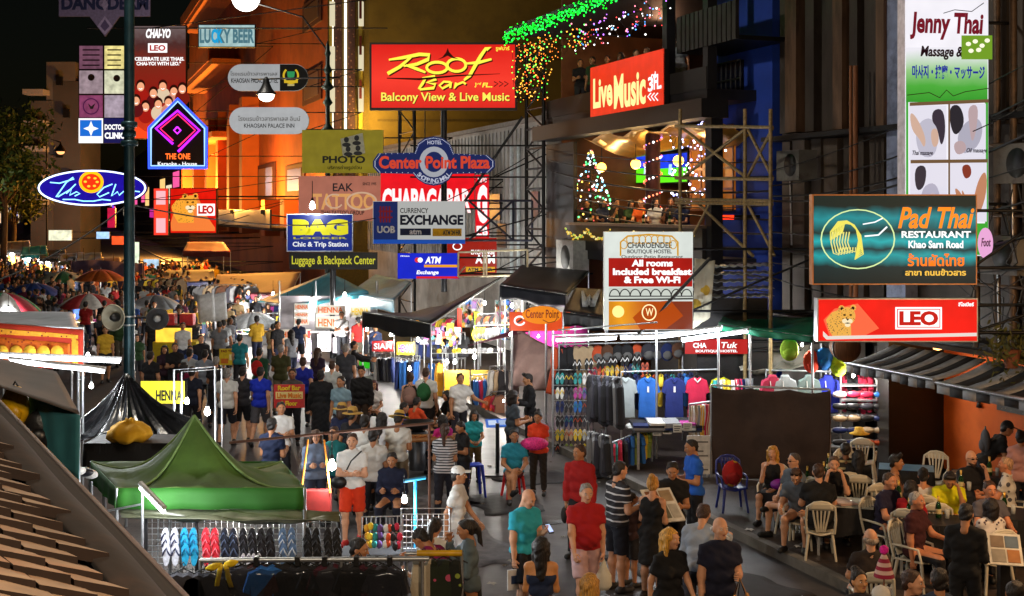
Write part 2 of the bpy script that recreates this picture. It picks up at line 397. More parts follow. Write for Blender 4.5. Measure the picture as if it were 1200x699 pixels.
LEG = {'stand': (((.05, .0, -1), (.02, 0, -1)), ((.05, .03, -1), (.02, -.03, -1))), 'walk': (((.03, .38, -.95), (.0, .02, -1)), ((.03, -.22, -.98), (.0, -.52, -.86))), 'step': (((.03, .2, -.98), (0, .03, -1)), ((.03, -.12, -.99), (0, -.3, -.95))),
       'sit': (((.14, 1, -.03), (.02, .05, -1)), ((.14, 1, -.03), (.02, -.1, -1))), 'legcross': (((.1, 1, -.03), (.02, .02, -1)), ((-.3, .95, .22), (-.15, .62, -.75))), 'ankle': (((.12, 1, 0), (0, .05, -1)), ((.42, .9, .12), (-1.0, .12, -.12)))}
def nrm(v): v = np.array(v, float); return v/np.linalg.norm(v)
def body_rig(pose, build, fem, s):
    lean = math.radians(pose.get('lean', 2)); u = np.array((0, -math.sin(lean), math.cos(lean))); tw = math.radians(pose.get('twist', 0))
    r = np.array((math.cos(tw), -math.sin(tw), 0)); fw = np.cross(u, r)*-1; fw = np.array((0, -math.cos(lean), -math.sin(lean)))
    legs = LEG[pose.get('legs', 'stand')]
    if pose.get('flip'): legs = legs[::-1]
    drop = []
    for (t, k) in legs: drop.append(-(nrm(t)[2]*.42+nrm(k)[2]*.40))
    hz = max(drop)+.085+.02
    Pv = np.array((0, 0, hz)); J = {'P': Pv, 'u': u, 'r': r, 'fw': fw}
    sw = .152 if fem else .169
    if build > 1.1: sw += .01
    J['N'] = Pv+u*.50
    for sd, nm in ((-1, 'R'), (1, 'L')):
        J['S'+nm] = Pv+u*.445+r*(sd*sw); a = ARM[pose.get(nm, 'down')]
        loc = lambda w: nrm(r*(sd*w[0])+np.array((0, -1, 0))*w[1]+np.array((0, 0, 1))*w[2])
        J['E'+nm] = J['S'+nm]+loc(a[0])*.285; J['W'+nm] = J['E'+nm]+loc(a[1])*.25; J['D'+nm] = loc(a[1])
        t, k = legs[0 if nm == 'R' else 1]
        J['H'+nm] = Pv+np.array((sd*.088, 0, -.02)); J['K'+nm] = J['H'+nm]+nrm((sd*t[0], -t[1], t[2]))*.42; J['A'+nm] = J['K'+nm]+nrm((sd*k[0], -k[1], k[2]))*.40
        kd = nrm((sd*k[0], -k[1], k[2])); ff = nrm(np.array((sd*.18, -1, 0))-kd*(np.dot(np.array((sd*.18, -1, 0)), kd))*.85)
        J['F'+nm] = J['A'+nm]+ff*.14+np.array((0, 0, -.045)); J['B'+nm] = J['A'+nm]-ff*.045+np.array((0, 0, -.045))
    return J
def add(a, u, k): return tuple(np.array(a)+np.array(u)*k)
def make_person(label, pose, top=('tee', '#888888'), bottom=('long', '#222233'), hair=('short', '#15110f'), skn='#b07a58', fem=False, build=1.0, h=1.72, shoe='#1c1c1c', vox=.021, hat=None, group=None, extra=None, glasses=None, beard=None):
    s = h/1.715; J = body_rig(pose, build, fem, s); P_, u, r, fw, N = J['P'], J['u'], J['r'], J['fw'], J['N']
    b = build; fb = 1.06 if fem else 1.0
    at = lambda k, x=0, f=0: tuple(P_+u*k+r*x+fw*f)
    hips = ('c', tuple(P_+np.array((-.075*fb, .01, 0))), tuple(P_+np.array((.075*fb, .01, 0))), .1*fb*b, .1*fb*b)
    waist = ('c', at(.17, -.05), at(.17, .05), (.088 if fem else .1)*b, (.088 if fem else .1)*b)
    chest = ('c', at(.32, -.075), at(.32, .075), .1*b, .1*b)
    upch = ('c', at(.41, -.085), at(.41, .085), .07, .07)
    torso = [hips, waist, chest, upch]
    for x in 'RL': torso.append(('c', add(N, u, .0), tuple(J['S'+x]), .05, .05))
    if b > 1.1: torso.append(('e', at(.14, 0, .06), (.15*b, .13*b, .15)))
    if fem:
        for x in (-.065, .065): torso.append(('e', at(.31, x, .085), (.06, .055, .06)))
    ub = (b-1)*.3+1; aw = ub*(.85 if fem else 1)
    arms = lambda k1, k2, ra=1.0: [q for x in 'RL' for q in ([('c', tuple(J['S'+x]), tuple(J['E'+x]), .054*aw*ra, .042*aw*ra)] if k1 else [])+([('c', tuple(J['E'+x]), tuple(J['W'+x]), .043*aw*ra, .029*aw*ra)] if k2 else [])]
    legs = []
    for x in 'RL':
        mid = tuple(np.array(J['K'+x])*.68+np.array(J['A'+x])*.32+np.array((0, .012, 0)))
        legs += [('c', tuple(J['H'+x]), tuple(J['K'+x]), .086*ub, .056*ub), ('c', tuple(J['K'+x]), mid, .052*ub, .055*ub), ('c', mid, tuple(J['A'+x]), .055*ub, .036), ('c', tuple(J['B'+x]), tuple(J['F'+x]), .038, .034)]
    S_ = lambda vf: (vf[0]*s, vf[1])
    (v, f), _ = field(torso+arms(1, 1)+legs, vox)
    parts = [(v*s, f, 0)]
    # head
    hp = math.radians(pose.get('hp', 0)); hy = math.radians(pose.get('hy', 0)); hr = math.radians(pose.get('hr', 0))
    lean = math.radians(pose.get('lean', 2))
    Rm = np.array(Matrix.Rotation(hy, 3, 'Z') @ Matrix.Rotation(hr, 3, 'Y') @ Matrix.Rotation(hp+lean*.55, 3, 'X'))
    hc = N+u*.055+Rm@np.array((0, -.012, .115))
    tr = lambda v: (v@Rm.T+hc)*s
    for a, q, m in head_t(fem): parts.append((tr(a), q, m))
    for x in 'RL':
        d = J['D'+x]; z = -d; sd = -1 if x == 'R' else 1
        inn = -r*sd+np.array((0, 0, .25)) if abs(d[2]) < .6 else -r*sd+np.array((0, .3, 0))
        xx = nrm(inn-d*np.dot(inn, d)); yy = np.cross(z, xx)
        a, q = hand_t(pose.get('curl', .45)); a = a.copy()
        if np.dot(yy, fw)*-1 < 0 and False: pass
        if sd > 0: a[:, 1] *= -1; q = q[:, ::-1]
        parts.append(((a@np.stack([xx, yy, z])+J['W'+x])*s, q, 0))
    hcol = hair[1]
    root = npobj('person', parts, [skin(skn), M('#d8d2c8', .4, .05), M('#14100e' if hair[0] in ('bald',) else hcol, .6, .1), M('#8a4a40', .6, .1)])
    tag(root, label, 'person', group)
    if hair[0] != 'bald' and hair[0] != 'none':
        hh = [(tr(a), q, m) for a, q, m in hair_t(hair[0])]; npobj('hair', hh, [M(hcol, .55, .55, 70, .9, stretch=(1, 1, .15))], root)
    if beard: npobj('beard', [(tr(a), q, m) for a, q, m in hair_t('beard')], [M(beard, .8, .3, 60, .5)], root)
    # top
    tk = top[0]; kd = top[2] if len(top) > 2 else ''
    if tk:
        hem = .0 if tk in ('polo', 'shirt') else -.02
        if tk in ('dress', 'long_dress'): hem = -9
        pr = [q for q in torso]; sleeve = {'tee': .62, 'polo': .6, 'shirt': .6, 'long': 2, 'hoodie': 2, 'coat': 2, 'tank': 0, 'dress': 0, 'long_dress': .5, 'off': 0, 'vest': 0}.get(tk, .6)
        loose = .014 if tk != 'off' else .008
        if tk == 'coat' or tk == 'hoodie': loose = .03
        if tk in ('tank', 'dress', 'off', 'vest'): pr = ([hips] if tk != 'off' else [])+[waist, chest]+([] if tk == 'off' else [('c', at(.42, -.085), at(.42, .085), .07, .07)])+torso[6:]
        for x in 'RL':
            Sx, Ex, Wx = J['S'+x], J['E'+x], J['W'+x]
            if 0 < sleeve <= 1:
                dr = nrm(Ex-Sx); ce = Sx+(Ex-Sx)*sleeve; pr.append(('c', tuple(Sx), tuple(Ex), .047*aw, .053*aw, (tuple(ce), tuple(dr))))
            elif sleeve == 2:
                dr = nrm(Wx-Ex); pr += [('c', tuple(Sx), tuple(Ex), .056*aw, .047*aw), ('c', tuple(Ex), tuple(Wx), .047*aw, .036*aw, (tuple(Wx-dr*.01), tuple(dr)))]
        cuts = []
        if tk in ('dress', 'long_dress', 'coat'):
            L = .42 if tk == 'dress' else (.75 if tk == 'long_dress' else .5)
            mk = (J['KR']+J['KL'])/2; dn = nrm(mk-P_); 
            pr.append(('c', tuple(P_), tuple(P_+dn*L*1.1), .14, .19+.03*(L > .6))); cuts = [(tuple(P_+dn*L), tuple(dn))]
        else: cuts = [(at(hem-.05 if tk != 'off' else .0), tuple(-u))]
        if tk == 'off': cuts.append((at(.36), tuple(u)))
        (v, f), _ = field(pr, vox, loose+.004, .025, cuts, wr=.006)
        if len(f): npobj({'polo': 'polo_shirt', 'tee': 'shirt', 'long': 'shirt', 'hoodie': 'hoodie', 'coat': 'coat', 'tank': 'tank_top', 'dress': 'dress', 'long_dress': 'dress', 'vest': 'vest', 'off': 'top'}.get(tk, 'shirt'), [(v*s, f, 0)], [cloth(top[1], kd)], root)
        if tk in ('polo', 'shirt'):                   # a collar
            mb = MB(); pts = []
            for i in range(13):
                a = 2*PI*i/12; pts.append(V((P_+u*.5+r*(.068*math.sin(a))+fw*(.062*math.cos(a)-.012)-u*(.022*math.cos(a)))*s))
            mb.tube(pts, .014*s, 6); mb.build('collar', cloth(top[1] if len(top) < 4 else top[3]), root)
    bk = bottom[0]; kd = bottom[2] if len(bottom) > 2 else ''
    if bk and tk not in ('dress', 'long_dress'):
        pr = [hips, ('c', at(.08, -.06), at(.08, .06), .095*b, .095*b)]; cuts = [(at(.0 if tk not in ('off', 'tank', 'vest') else .06), tuple(u))]; loose = .008
        if bk in ('skirt', 'long_skirt'):
            L = .4 if bk == 'skirt' else .74; mk = (J['KR']+J['KL'])/2; dn = nrm(mk-P_) if pose.get('legs', 'stand') not in ('sit', 'legcross') else nrm(mk-P_)
            pr.append(('c', tuple(P_), tuple(P_+dn*L*1.1), .13, .2)); cuts.append((tuple(P_+dn*L), tuple(dn)))
        else:
            for x in 'RL':
                H, K, A = J['H'+x], J['K'+x], J['A'+x]
                if bk == 'long':
                    dr = nrm(A-K); pr += [('c', tuple(H), tuple(K), .09*ub, .066*ub), ('c', tuple(K), tuple(A), .066*ub, .05, (tuple(A-dr*.02), tuple(dr)))]
                else:
                    fr = {'shorts': .93, 'hot': .4, 'mid': .7}[bk]; dr = nrm(K-H); pr.append(('c', tuple(H), tuple(H+(K-H)*1.15), .098*ub, .086*ub, (tuple(H+(K-H)*fr), tuple(dr))))
        (v, f), _ = field(pr, vox, loose, .02, cuts, wr=.005)
        npobj({'long': 'trousers', 'skirt': 'skirt', 'long_skirt': 'skirt'}.get(bk, 'shorts'), [(v*s, f, 0)], [cloth(bottom[1], kd)], root)
    if shoe:
        for x in 'RL':
            A = J['A'+x]
            (v, f), _ = field([('c', tuple(J['B'+x]), tuple(J['F'+x]), .043, .04), ('c', tuple(A), tuple(J['B'+x]), .036, .04)], .016, .003, .02)
            npobj('shoe', [(v*s, f, 0)], [M(shoe, .6)], root)
    if hat:
        mb = MB(); k, hc_ = hat[0], hat[1]
        if k == 'cap': mb.ball((0, .015, .055), (.09, .105, .088), 12, 8); mb.box((0, -.12, .062), (.13, .09, .012))
        elif k == 'straw': mb.lathe([(.0, .165), (.06, .16), (.088, .13), (.094, .06), (.11, .055), (.19, .04), (.195, .032), (.09, .045)], 20); mb.lathe([(.097, .062), (.095, .095)], 20, 1)
        elif k == 'bun': mb.ball((0, .02, .05), (.092, .11, .095), 12, 8)
        vv = tr(np.array(mb.v)); mb.v = [tuple(p) for p in vv]; mb.build('hat' if k != 'cap' else 'cap', [cloth(hc_), cloth(hat[2] if len(hat) > 2 else '#222222')], root)
    if glasses:
        mb = MB()
        for sd in (-1, 1): mb.box((sd*.032, -.102 if glasses != 'up' else -.075, .012 if glasses != 'up' else .1), (.044, .008, .02)); mb.tube([(sd*.056, -.1 if glasses != 'up' else -.07, .015 if glasses != 'up' else .1), (sd*.083, .01, .01 if glasses != 'up' else .08)], .004, 5)
        mb.v = [tuple(p) for p in tr(np.array(mb.v))]; mb.build('glasses', M('#101010', .2), root)
    info = {'s': s, 'J': J, 'top': float(tr(np.array([[0, .012, .125]]))[0][2]), 'tr': tr}
    return root, info
def jp(i, nm): return V(i['J'][nm]*i['s'])
def spot(i, px, yh, base=0.0):                       # where a person stands whose head top shows at this place
    Y = F*(CH-base-i['top'])/(yh-HZ); return V(((px-600)/F*Y, Y, base))
# ------------------------------------------------------------------ signs
BLK = M('#0b0b0d', .5); STEEL = M('#3a3c40', .45, .25, 30, metal=.7); DARKST = M('#141416', .5, .3, 20, metal=.4); ALU = M('#b8bcc0', .35, .12, 30, metal=.8); WOOD = M('#7a4a28', .7, .3, 12, .3, stretch=(4, 4, .4))
def Eprint(c1, c2, sc, th, s=1.0):
    m = bpy.data.materials.new('lit_print_glow'); m.use_nodes = True; n = m.node_tree.nodes; l = m.node_tree.links; b = n['Principled BSDF']
    tc = n.new('ShaderNodeTexCoord'); vo = n.new('ShaderNodeTexVoronoi'); vo.inputs['Scale'].default_value = sc; l.new(tc.outputs['Object'], vo.inputs['Vector'])
    nz = n.new('ShaderNodeTexNoise'); nz.inputs['Scale'].default_value = sc*.7; l.new(tc.outputs['Object'], nz.inputs['Vector'])
    a = n.new('ShaderNodeMath'); a.operation = 'MULTIPLY_ADD'; a.inputs[1].default_value = .4; l.new(nz.outputs[0], a.inputs[0]); l.new(vo.outputs['Distance'], a.inputs[2])
    g = n.new('ShaderNodeMath'); g.operation = 'LESS_THAN'; g.inputs[1].default_value = th+.2; l.new(a.outputs[0], g.inputs[0])
    mx = n.new('ShaderNodeMixRGB'); mx.inputs[1].default_value = (*lin(c1), 1); mx.inputs[2].default_value = (*lin(c2), 1); l.new(g.outputs[0], mx.inputs[0])
    l.new(mx.outputs[0], b.inputs['Emission Color']); b.inputs['Emission Strength'].default_value = s; b.inputs['Base Color'].default_value = (.1, .1, .1, 1); return m
class Sg:
    """a sign standing in its own upright plane; art is measured on that plane"""
    def __init__(s, name, label, box, Y, frame=None, face=None, dep=.14, cat='sign', d=None, border=0., shape=None, group=None, arm=None, O=None):
        s.d = V((d[0], d[1], 0)).normalized() if d else V((1, 0, 0)); s.n = V((s.d.y, -s.d.x, 0))
        x0, y0, x1, y1 = box; s.O = O if O is not None else P((x0+x1)/2, y1, Y)
        s.root = thing(name, label, cat, s.O, math.atan2(s.d.y, s.d.x), group); s.l = .004
        if shape is None:
            a = s.q(x0, y0); b = s.q(x1, y1); s.w = (a[0], b[0]); s.h = (b[1], a[1])
            shape_l = [(a[0], b[1]), (b[0], b[1]), (b[0], a[1]), (a[0], a[1])]
        else:
            shape_l = [s.q(*p) for p in shape]; s.w = (min(p[0] for p in shape_l), max(p[0] for p in shape_l)); s.h = (min(p[1] for p in shape_l), max(p[1] for p in shape_l))
        s.dep = dep
        MB().prism(shape_l, 0, dep).build('case', frame or BLK, s.root)
        cx = sum(p[0] for p in shape_l)/len(shape_l); cz = sum(p[1] for p in shape_l)/len(shape_l); W = s.w[1]-s.w[0]; H = s.h[1]-s.h[0]
        if face:
            kx = 1-2*border/W; kz = 1-2*border/H
            MB().prism([(cx+(x-cx)*kx, cz+(z-cz)*kz) for x, z in shape_l], -.004, 0.02).build('face', face, s.root)
        if arm:
            rx = V((s.root.matrix_basis @ V((s.w[1], dep, 0))))
            need = (arm-(SR[0]*rx.x+SR[1]*rx.y))/(SR[0]*s.d.x+SR[1]*s.d.y)
            if need > .05:
                mb = MB()
                for k in (.18, .82):
                    z = s.h[0]+H*k; mb.tube([(s.w[0]+W*.3, dep+.03, z), (s.w[1]+need, dep+.03, z)], .03, 6)
                if need > .6: mb.tube([(s.w[1], dep+.03, s.h[0]+H*.18), (s.w[1]+need, dep+.03, s.h[0]+H*.82)], .025, 6)
                mb.build('bracket', DARKST, s.root)
    def q(s, px, py):
        r = V(((px-600)/F, 1, -(py-HZ)/F)); o = V((0, 0, CH)); t = (s.O-o).dot(s.n)/r.dot(s.n); p = o+r*t-s.O
        return (p.dot(s.d), p.z)
    def up(s): s.l += .003; return s.l
    def t(s, txt, x0, y0, x1, y1, mat, bold=.02, shear=0., name='lettering'):
        a = s.q(x0, y0); b = s.q(x1, y1); l = s.up()
        return MB().text(txt, a[0], b[1], b[0], a[1], -l, 0, bold, shear, .004).build(name, mat, s.root)
    def poly(s, pts, mat, name='emblem', th=.002):
        l = s.up(); return MB().prism([s.q(*p) for p in pts], -l-th, -l+.002).build(name, mat, s.root)
    def polys(s, lst, mat, name='emblem'):
        l = s.up(); mb = MB()
        for pts in lst: mb.prism([s.q(*p) for p in pts], -l-.002, -l+.002)
        return mb.build(name, mat, s.root)
    def rect(s, x0, y0, x1, y1, mat, name='panel'): return s.poly([(x0, y0), (x1, y0), (x1, y1), (x0, y1)], mat, name)
    def disc(s, cx, cy, rx, ry, mat, name='emblem', n=24): return s.poly([(cx+rx*math.cos(2*PI*i/n), cy+ry*math.sin(2*PI*i/n)) for i in range(n)], mat, name)
    def line(s, pts, r, mat, name='neon_tube', closed=False, flat=1.0, lift=0.):
        k = s.O.y/F; l = s.up()+lift; q = [s.q(*p) for p in pts]
        if closed: q.append(q[0])
        rr = [x*k for x in r] if hasattr(r, '__len__') else r*k; mx = max(rr) if hasattr(rr, '__len__') else rr
        mb = MB().tube([(x, 0, z) for x, z in q], rr, 6); mb.v = [(x, y*flat-l-mx*flat*.6, z) for x, y, z in mb.v]
        return mb.build(name, mat, s.root)
    def arct(s, txt, cx, cy, r, a0, a1, size, mat, bold=.02, name='lettering'):
        l = s.up(); mb = MB(); n = len(txt); k = s.O.y/F; c = s.q(cx, cy)
        for i, ch in enumerate(txt):
            if ch == ' ': continue
            a = math.radians(a0+(a1-a0)*i/max(1, n-1)); vs, fs = glyphs(ch, bold, 0)
            xs = [p[0] for p in vs]; mx = (min(xs)+max(xs))/2; out = 1 if a1 < a0 else -1
            R_ = Matrix.Rotation(a-PI/2 if out > 0 else a+PI/2, 2)
            pp = []
            for p in vs:
                w = R_ @ V(((p[0]-mx)*size*k, (p[1]-.36)*size*k)); pp.append((c[0]+r*k*math.cos(a)+w.x, -l-.004*(p[2] > 0), c[1]+r*k*math.sin(a)+w.y))
            mb.add(pp, fs)
        return mb.build(name, mat, s.root)
    def post(s, px, z0=0., r=.06, mat=None, name='post'):
        x = s.q(px, 300)[0]; return MB().tube([(x, s.dep+r, z0-s.O.z), (x, s.dep+r, s.h[1]*.6)], r, 8).build(name, mat or DARKST, s.root)
def ell_(cx, cy, rx, ry, n=28, a0=0, a1=360): return [(cx+rx*math.cos(math.radians(a0+(a1-a0)*i/n)), cy+ry*math.sin(math.radians(a0+(a1-a0)*i/n))) for i in range(n+(0 if a1-a0 == 360 else 1))]
W1 = E('#ffffff', 1.15); RED = E('#f01c14', 1.0, var=.12); YEL = E('#ffe93a', 1.0); INK = M('#0c0c0e', .5); NAVY = M('#16264e', .5); LIT = E('#e9eef2', .95, var=.06)
def leopard(s, x, y, w):                              # a spotted big cat's head and neck, printed on a lit panel
    f = lambda u, v: (x+u*w, y+v*w); PALE = E('#f8e6bc', 1); DRK = E('#2a1206', .6)
    s.poly([f(*p) for p in [(.02, .42), (.2, .2), (.42, .1), (.5, .3), (.78, .34), (.8, .98), (.26, .98), (.1, .72)]], s.fur, 'leopard')
    s.polys([ell_(*f(.50, .07), .1*w, .1*w, 10), ell_(*f(.86, .05), .09*w, .1*w, 10)], s.fur, 'ears'); s.polys([ell_(*f(.51, .08), .055*w, .055*w, 8), ell_(*f(.85, .06), .05*w, .055*w, 8)], DRK, 'ear_linings')
    s.poly(ell_(*f(.68, .3), .245*w, .27*w, 20), s.fur, 'leopard_head'); s.polys([ell_(*f(.60, .46), .09*w, .075*w, 10), ell_(*f(.75, .46), .09*w, .075*w, 10), ell_(*f(.68, .58), .09*w, .06*w, 10)], PALE, 'muzzle')
    s.polys([ell_(*f(.585, .27), .045*w, .028*w, 8), ell_(*f(.775, .27), .045*w, .028*w, 8), [f(*p) for p in [(.63, .385), (.73, .385), (.68, .45)]], [f(*p) for p in [(.58, .52), (.68, .5), (.78, .52), (.68, .54)]]], DRK, 'leopard_face')
# big right hand signs ------------------------------------------------------------
s = Sg('light_box_sign', 'dark teal restaurant light box with glowing noodle emblem and orange script name', (952, 228, 1145, 334), 20.5, M('#c07830', .4), Egrad([(.0, '#031a1c'), (.22, '#06292d'), (.34, '#12a0a4'), (.42, '#083036'), (.52, '#17b0b4'), (.62, '#07302f'), (.78, '#118f96'), (.92, '#04201f')], 1.0, 'Z', .72, -.05), .22, border=.02, arm=15.2)  # teal bands paint the glow of tubes into the face colour
s.line(ell_(1005, 280.5, 43, 34.5), .8, E('#cfe6a0', 1.2), 'emblem_ring', True)
for i in range(9):
    a = i*2.0; s.line([(973+a*.8, 282-i), (973+a, 272-i*1.3), (982+a*.7, 260+i*.3), (992+a*.5, 259+i*.6), (1003+a*.3, 268+i), (1006+a*.3, 282+i*2), (1004-i*.4, 297+i*1.5-5)], .75, E('#e9df60', 1.1), 'noodles')
for i in range(7):
    a = i*3.2; s.line([(975+a, 272), (973+a, 284), (976+a, 297-i*.6), (982+a, 299-i*.6), (984+a*.9, 290)], .7, E('#f2ea86', 1.0), 'noodles')
s.line([(1010, 263), (1024, 260.5), (1033, 256)], .8, W1, 'chopsticks'); s.line([(1012, 277), (1028, 275.5), (1038, 266)], 1.0, W1, 'chopsticks')
s.t('Pad Thai', 1051, 243, 1140, 268, E('#ff8a1e', 1.15), .025, .3); s.t('RESTAURANT', 1055, 271, 1136, 279, W1, .03); s.t('Khao Sarn Road', 1063, 282, 1127, 291, W1, .03)
s.t('ร้านผัดไทย', 1062, 297, 1128, 312, E('#ff7a1a', 1.15), .03); s.t('สาขา ถนนข้าวสาร', 1059, 315, 1130, 323, E('#f4c04a', 1.1), .03)
s = Sg('light_box_sign', 'long red lit sign with leopard head and white framed letters under the teal noodle sign', (958, 350, 1146, 401), 20.5, M('#9aa0a6', .4, metal=.5), RED, .24, border=.018, arm=15.2)
s.poly([(965, 375), (978, 362), (1005, 356), (1030, 385), (1012, 394), (972, 394)], E('#ff6a44', 1), 'glow_print'); s.fur = Eprint('#e0a238', '#3c1e08', 34, .26, 1.05); leopard(s, 967, 359, 38)
s.poly([(964, 388), (970, 394), (1144, 390), (1144, 394), (968, 398), (964, 394)], E('#e8dcd4', 1), 'ribbon_print'); s.rect(1048.5, 360, 1103, 386, W1); s.rect(1050.5, 362, 1101, 384, E('#e01a12', 1)); s.rect(1051.5, 363, 1100, 383, W1)
s.t('LEO', 1053, 364.5, 1098.5, 381.5, E('#c8150e', 1), .05); s.t('ลีโอเบียร์', 1122, 354, 1140, 359, W1, .04)
# tall massage sign, set square to the street
Oj = P(1110, 300, 21.2)
s = Sg('tall_light_box_sign', 'tall white and green massage sign with picture panels above the noodle sign', (1061, -40, 1158, 300), 22.6, M('#d8d4e0', .5), E('#f4f2fa', 1.0, var=.05), .3, d=(1, .14), O=Oj, arm=15.2)
s.rect(1061.5, 56, 1157, 120, Egrad([(0, '#2f9a2a'), (.3, '#4ab03c'), (.6, '#9ad08a'), (.95, '#f4f2fa')], .95, 'Z', 1.12, -2.9)); s.polys([[(1061.5, 120), (1064, 120), (1064, 299), (1061.5, 299)], [(1154, 120), (1157.5, 120), (1157.5, 299), (1154, 299)], [(1064, 262), (1154, 262), (1154, 299), (1064, 299)]], E('#3fae34', .9), 'border')
s.t('Jenny Thai', 1066, 14, 1152, 48, E('#7a1626', .9), .035, .12); s.line([(1105, 16), (1118, 12), (1138, 14), (1152, 4)], .5, INK, 'flourish'); s.t('Massage &', 1078, 54, 1128, 71, E('#2a0c1a', .5), .03, .2)
s.rect(1126, 42, 1162, 70, E('#7aa82c', .85)); s.polys([ell_(x, y, 3.2, 2.6, 8) for x, y in ((1134, 52), (1142, 49), (1150, 54), (1156, 48), (1146, 59), (1137, 60))], E('#fbf6dc', 1.1), 'flowers')
s.t('마사지・按摩・マッサージ', 1068, 76, 1153, 94, E('#2430a0', .9), .03); s.line([(1062, 112), (1088, 109), (1100, 115), (1108, 106), (1116, 113), (1130, 108), (1157, 104)], .5, M('#3a1c14'), 'ornament')
for k, (x0, y0, x1, y1) in enumerate(((1064.5, 124, 1108, 188), (1110, 122, 1153.5, 187), (1064.5, 192, 1108, 260), (1110, 191, 1153.5, 260))):
    s.rect(x0, y0, x1, y1, E('#e6e4f2', .95), 'picture'); r = random.Random(k)
    w = x1-x0; h = y1-y0; f = lambda u, v: (x0+u*w, y0+v*h)
    TN_, GR_, DR_ = [E(q, .9) for q in (['#d8b4a0', '#c0a8ac', '#c8bcc8', '#c88a68'][k], ['#c4c2d4', '#b4b2c4', '#bcb8cc', '#d8d4dc'][k], ['#3a3240', '#2a2830', '#3a343e', '#8a3a2a'][k])]
    cub = lambda q: [f(*[sum(co*q[(i+m) % len(q)][ax] for m, co in enumerate(((1-t)**2/2, .5+t*(1-t), t*t/2))) for ax in (0, 1)]) for i in range(len(q)) for t in (0, .25, .5, .75)]
    for pts, m_ in [[([(.25, .3), (.6, .2), (.8, .5), (.7, .95), (.3, .95), (.15, .6)], GR_), ([(.62, .08), (.92, .05), (.98, .5), (.85, .8), (.75, .4), (.6, .3)], DR_), ([(0, .1), (.2, .22), (.45, .6), (.4, .8), (.28, .62), (.05, .45)], TN_), ([(.55, .45), (.75, .4), (.8, .7), (.62, .8)], TN_)],
        [([(.2, .5), (.7, .2), (.95, .4), (.8, .8), (.3, .95)], GR_), ([(0, .05), (.3, 0), (.45, .35), (.2, .6), (.05, .45)], DR_), ([(.5, .05), (.8, .0), (.75, .45), (.62, .75), (.55, .4)], TN_), ([(.1, .7), (.4, .65), (.5, .85), (.2, .95)], TN_)],
        [([(.3, .4), (.7, .3), (.85, .7), (.6, .98), (.25, .9)], GR_), ([(.1, .05), (.45, .02), (.4, .4), (.15, .5)], DR_), ([(0, .6), (.25, .5), (.35, .75), (.1, .95)], DR_), ([(.5, .5), (.7, .5), (.68, .8), (.5, .85)], TN_)],
        [([(.1, .6), (.6, .5), (.9, .8), (.5, .98)], GR_), ([(.3, .05), (.55, .02), (.6, .22), (.4, .3)], DR_), ([(.98, .1), (.75, .3), (.6, .75), (.8, .9), (1.0, .5)], TN_), ([(.1, .4), (.3, .5), (.45, .75), (.25, .7)], TN_), ([(.3, .45), (.38, .5), (.5, .8), (.4, .8)], TN_)]][k]: s.poly([(min(x1, max(x0, a_)), min(y1, max(y0, b_))) for a_, b_ in cub(pts)], m_, 'picture_figure')
s.polys([[(1064, 188), (1154, 187), (1154, 191), (1064, 192)], [(1108, 122), (1110, 122), (1110, 260), (1108, 260)], [(1063, 121), (1155, 117), (1155, 121), (1063, 125)]], E('#8a6a48', .6), 'picture_frame')
s.t('Thai massage', 1066, 177, 1090, 184, M('#2a2a50'), .02, .3); s.t('Oil massage', 1129, 174, 1153, 181, M('#2a2a50'), .02, .3); s.disc(1151, 285, 9, 18, E('#e9a8d8', 1)); s.t('Foot', 1146, 279, 1157, 289, M('#5a1a50'), .02, .2)
# hostel sign by the bar
s = Sg('light_box_sign', 'tall lit hostel sign with gold scroll crest, red breakfast band and amber beer picture', (708, 272, 812, 387), 26, M('#c8ccc8', .4, metal=.3), E('#e4ebe4', .9, var=.08), .3, arm=15)
for i in range(9): s.line(ell_(731+i*7.2, 281 if i not in (0, 8) else 287, 4, 5, 10), .6, E('#d8a020', .9), 'gold_scroll', True)
s.line([(727, 300), (727, 284), (735, 277), (760, 275), (787, 277), (794, 284), (794, 300)], 1.1, E('#d8a020', .9), 'gold_scroll')
s.t('CHAROENDEE', 735, 284, 787, 291, M('#3a3a3a'), .02); s.t('BOUTIQUE HOSTEL', 735, 292.5, 787, 298, M('#4a4a4a'), .02); s.t('Outdoor Patio Restaurant', 728, 299, 800, 303, M('#4a5048'), .01)
s.rect(713, 302.5, 811, 336, E('#b01c14', .9, var=.15), 'red_band')
for a, y in (('All rooms', 310), ('Included breakfast', 320), ('& Free Wi-Fi', 329.5)): w = {'All rooms': 24, 'Included breakfast': 46, '& Free Wi-Fi': 33}[a]; s.t(a, 764-w, y-5.5, 764+w, y+2.5, W1, .045)
s.rect(713, 337, 811, 351, E('#dfe6dc', .8))
for i in range(8): s.line(ell_(720+i*12, 347, 6, 8, 12, 180, 360), .7, INK, 'ironwork')
s.line([(713, 347), (811, 347)], .7, INK, 'ironwork'); s.line([(713, 351), (811, 350)], 1.0, INK, 'ironwork')
s.rect(713, 353, 811, 386, Egrad([(.0, '#a04a08'), (.3, '#e89a10'), (.55, '#c06010'), (.85, '#7a2a06')], 1.1, 'X', .55, .55), 'beer_picture'); s.poly([(741, 372), (760, 354), (785, 352), (800, 370), (780, 385), (750, 386)], E('#b84a08', .9), 'beer_glass'); s.line(ell_(760, 366, 8, 9), .8, E('#ffe9b0', 1.2), 'roundel', True); s.t('W', 756, 361, 765, 370, E('#ffe9b0', 1.2), .01)
s.disc(724, 365, 7, 7, E('#ffe890', 1.2), 'bokeh')
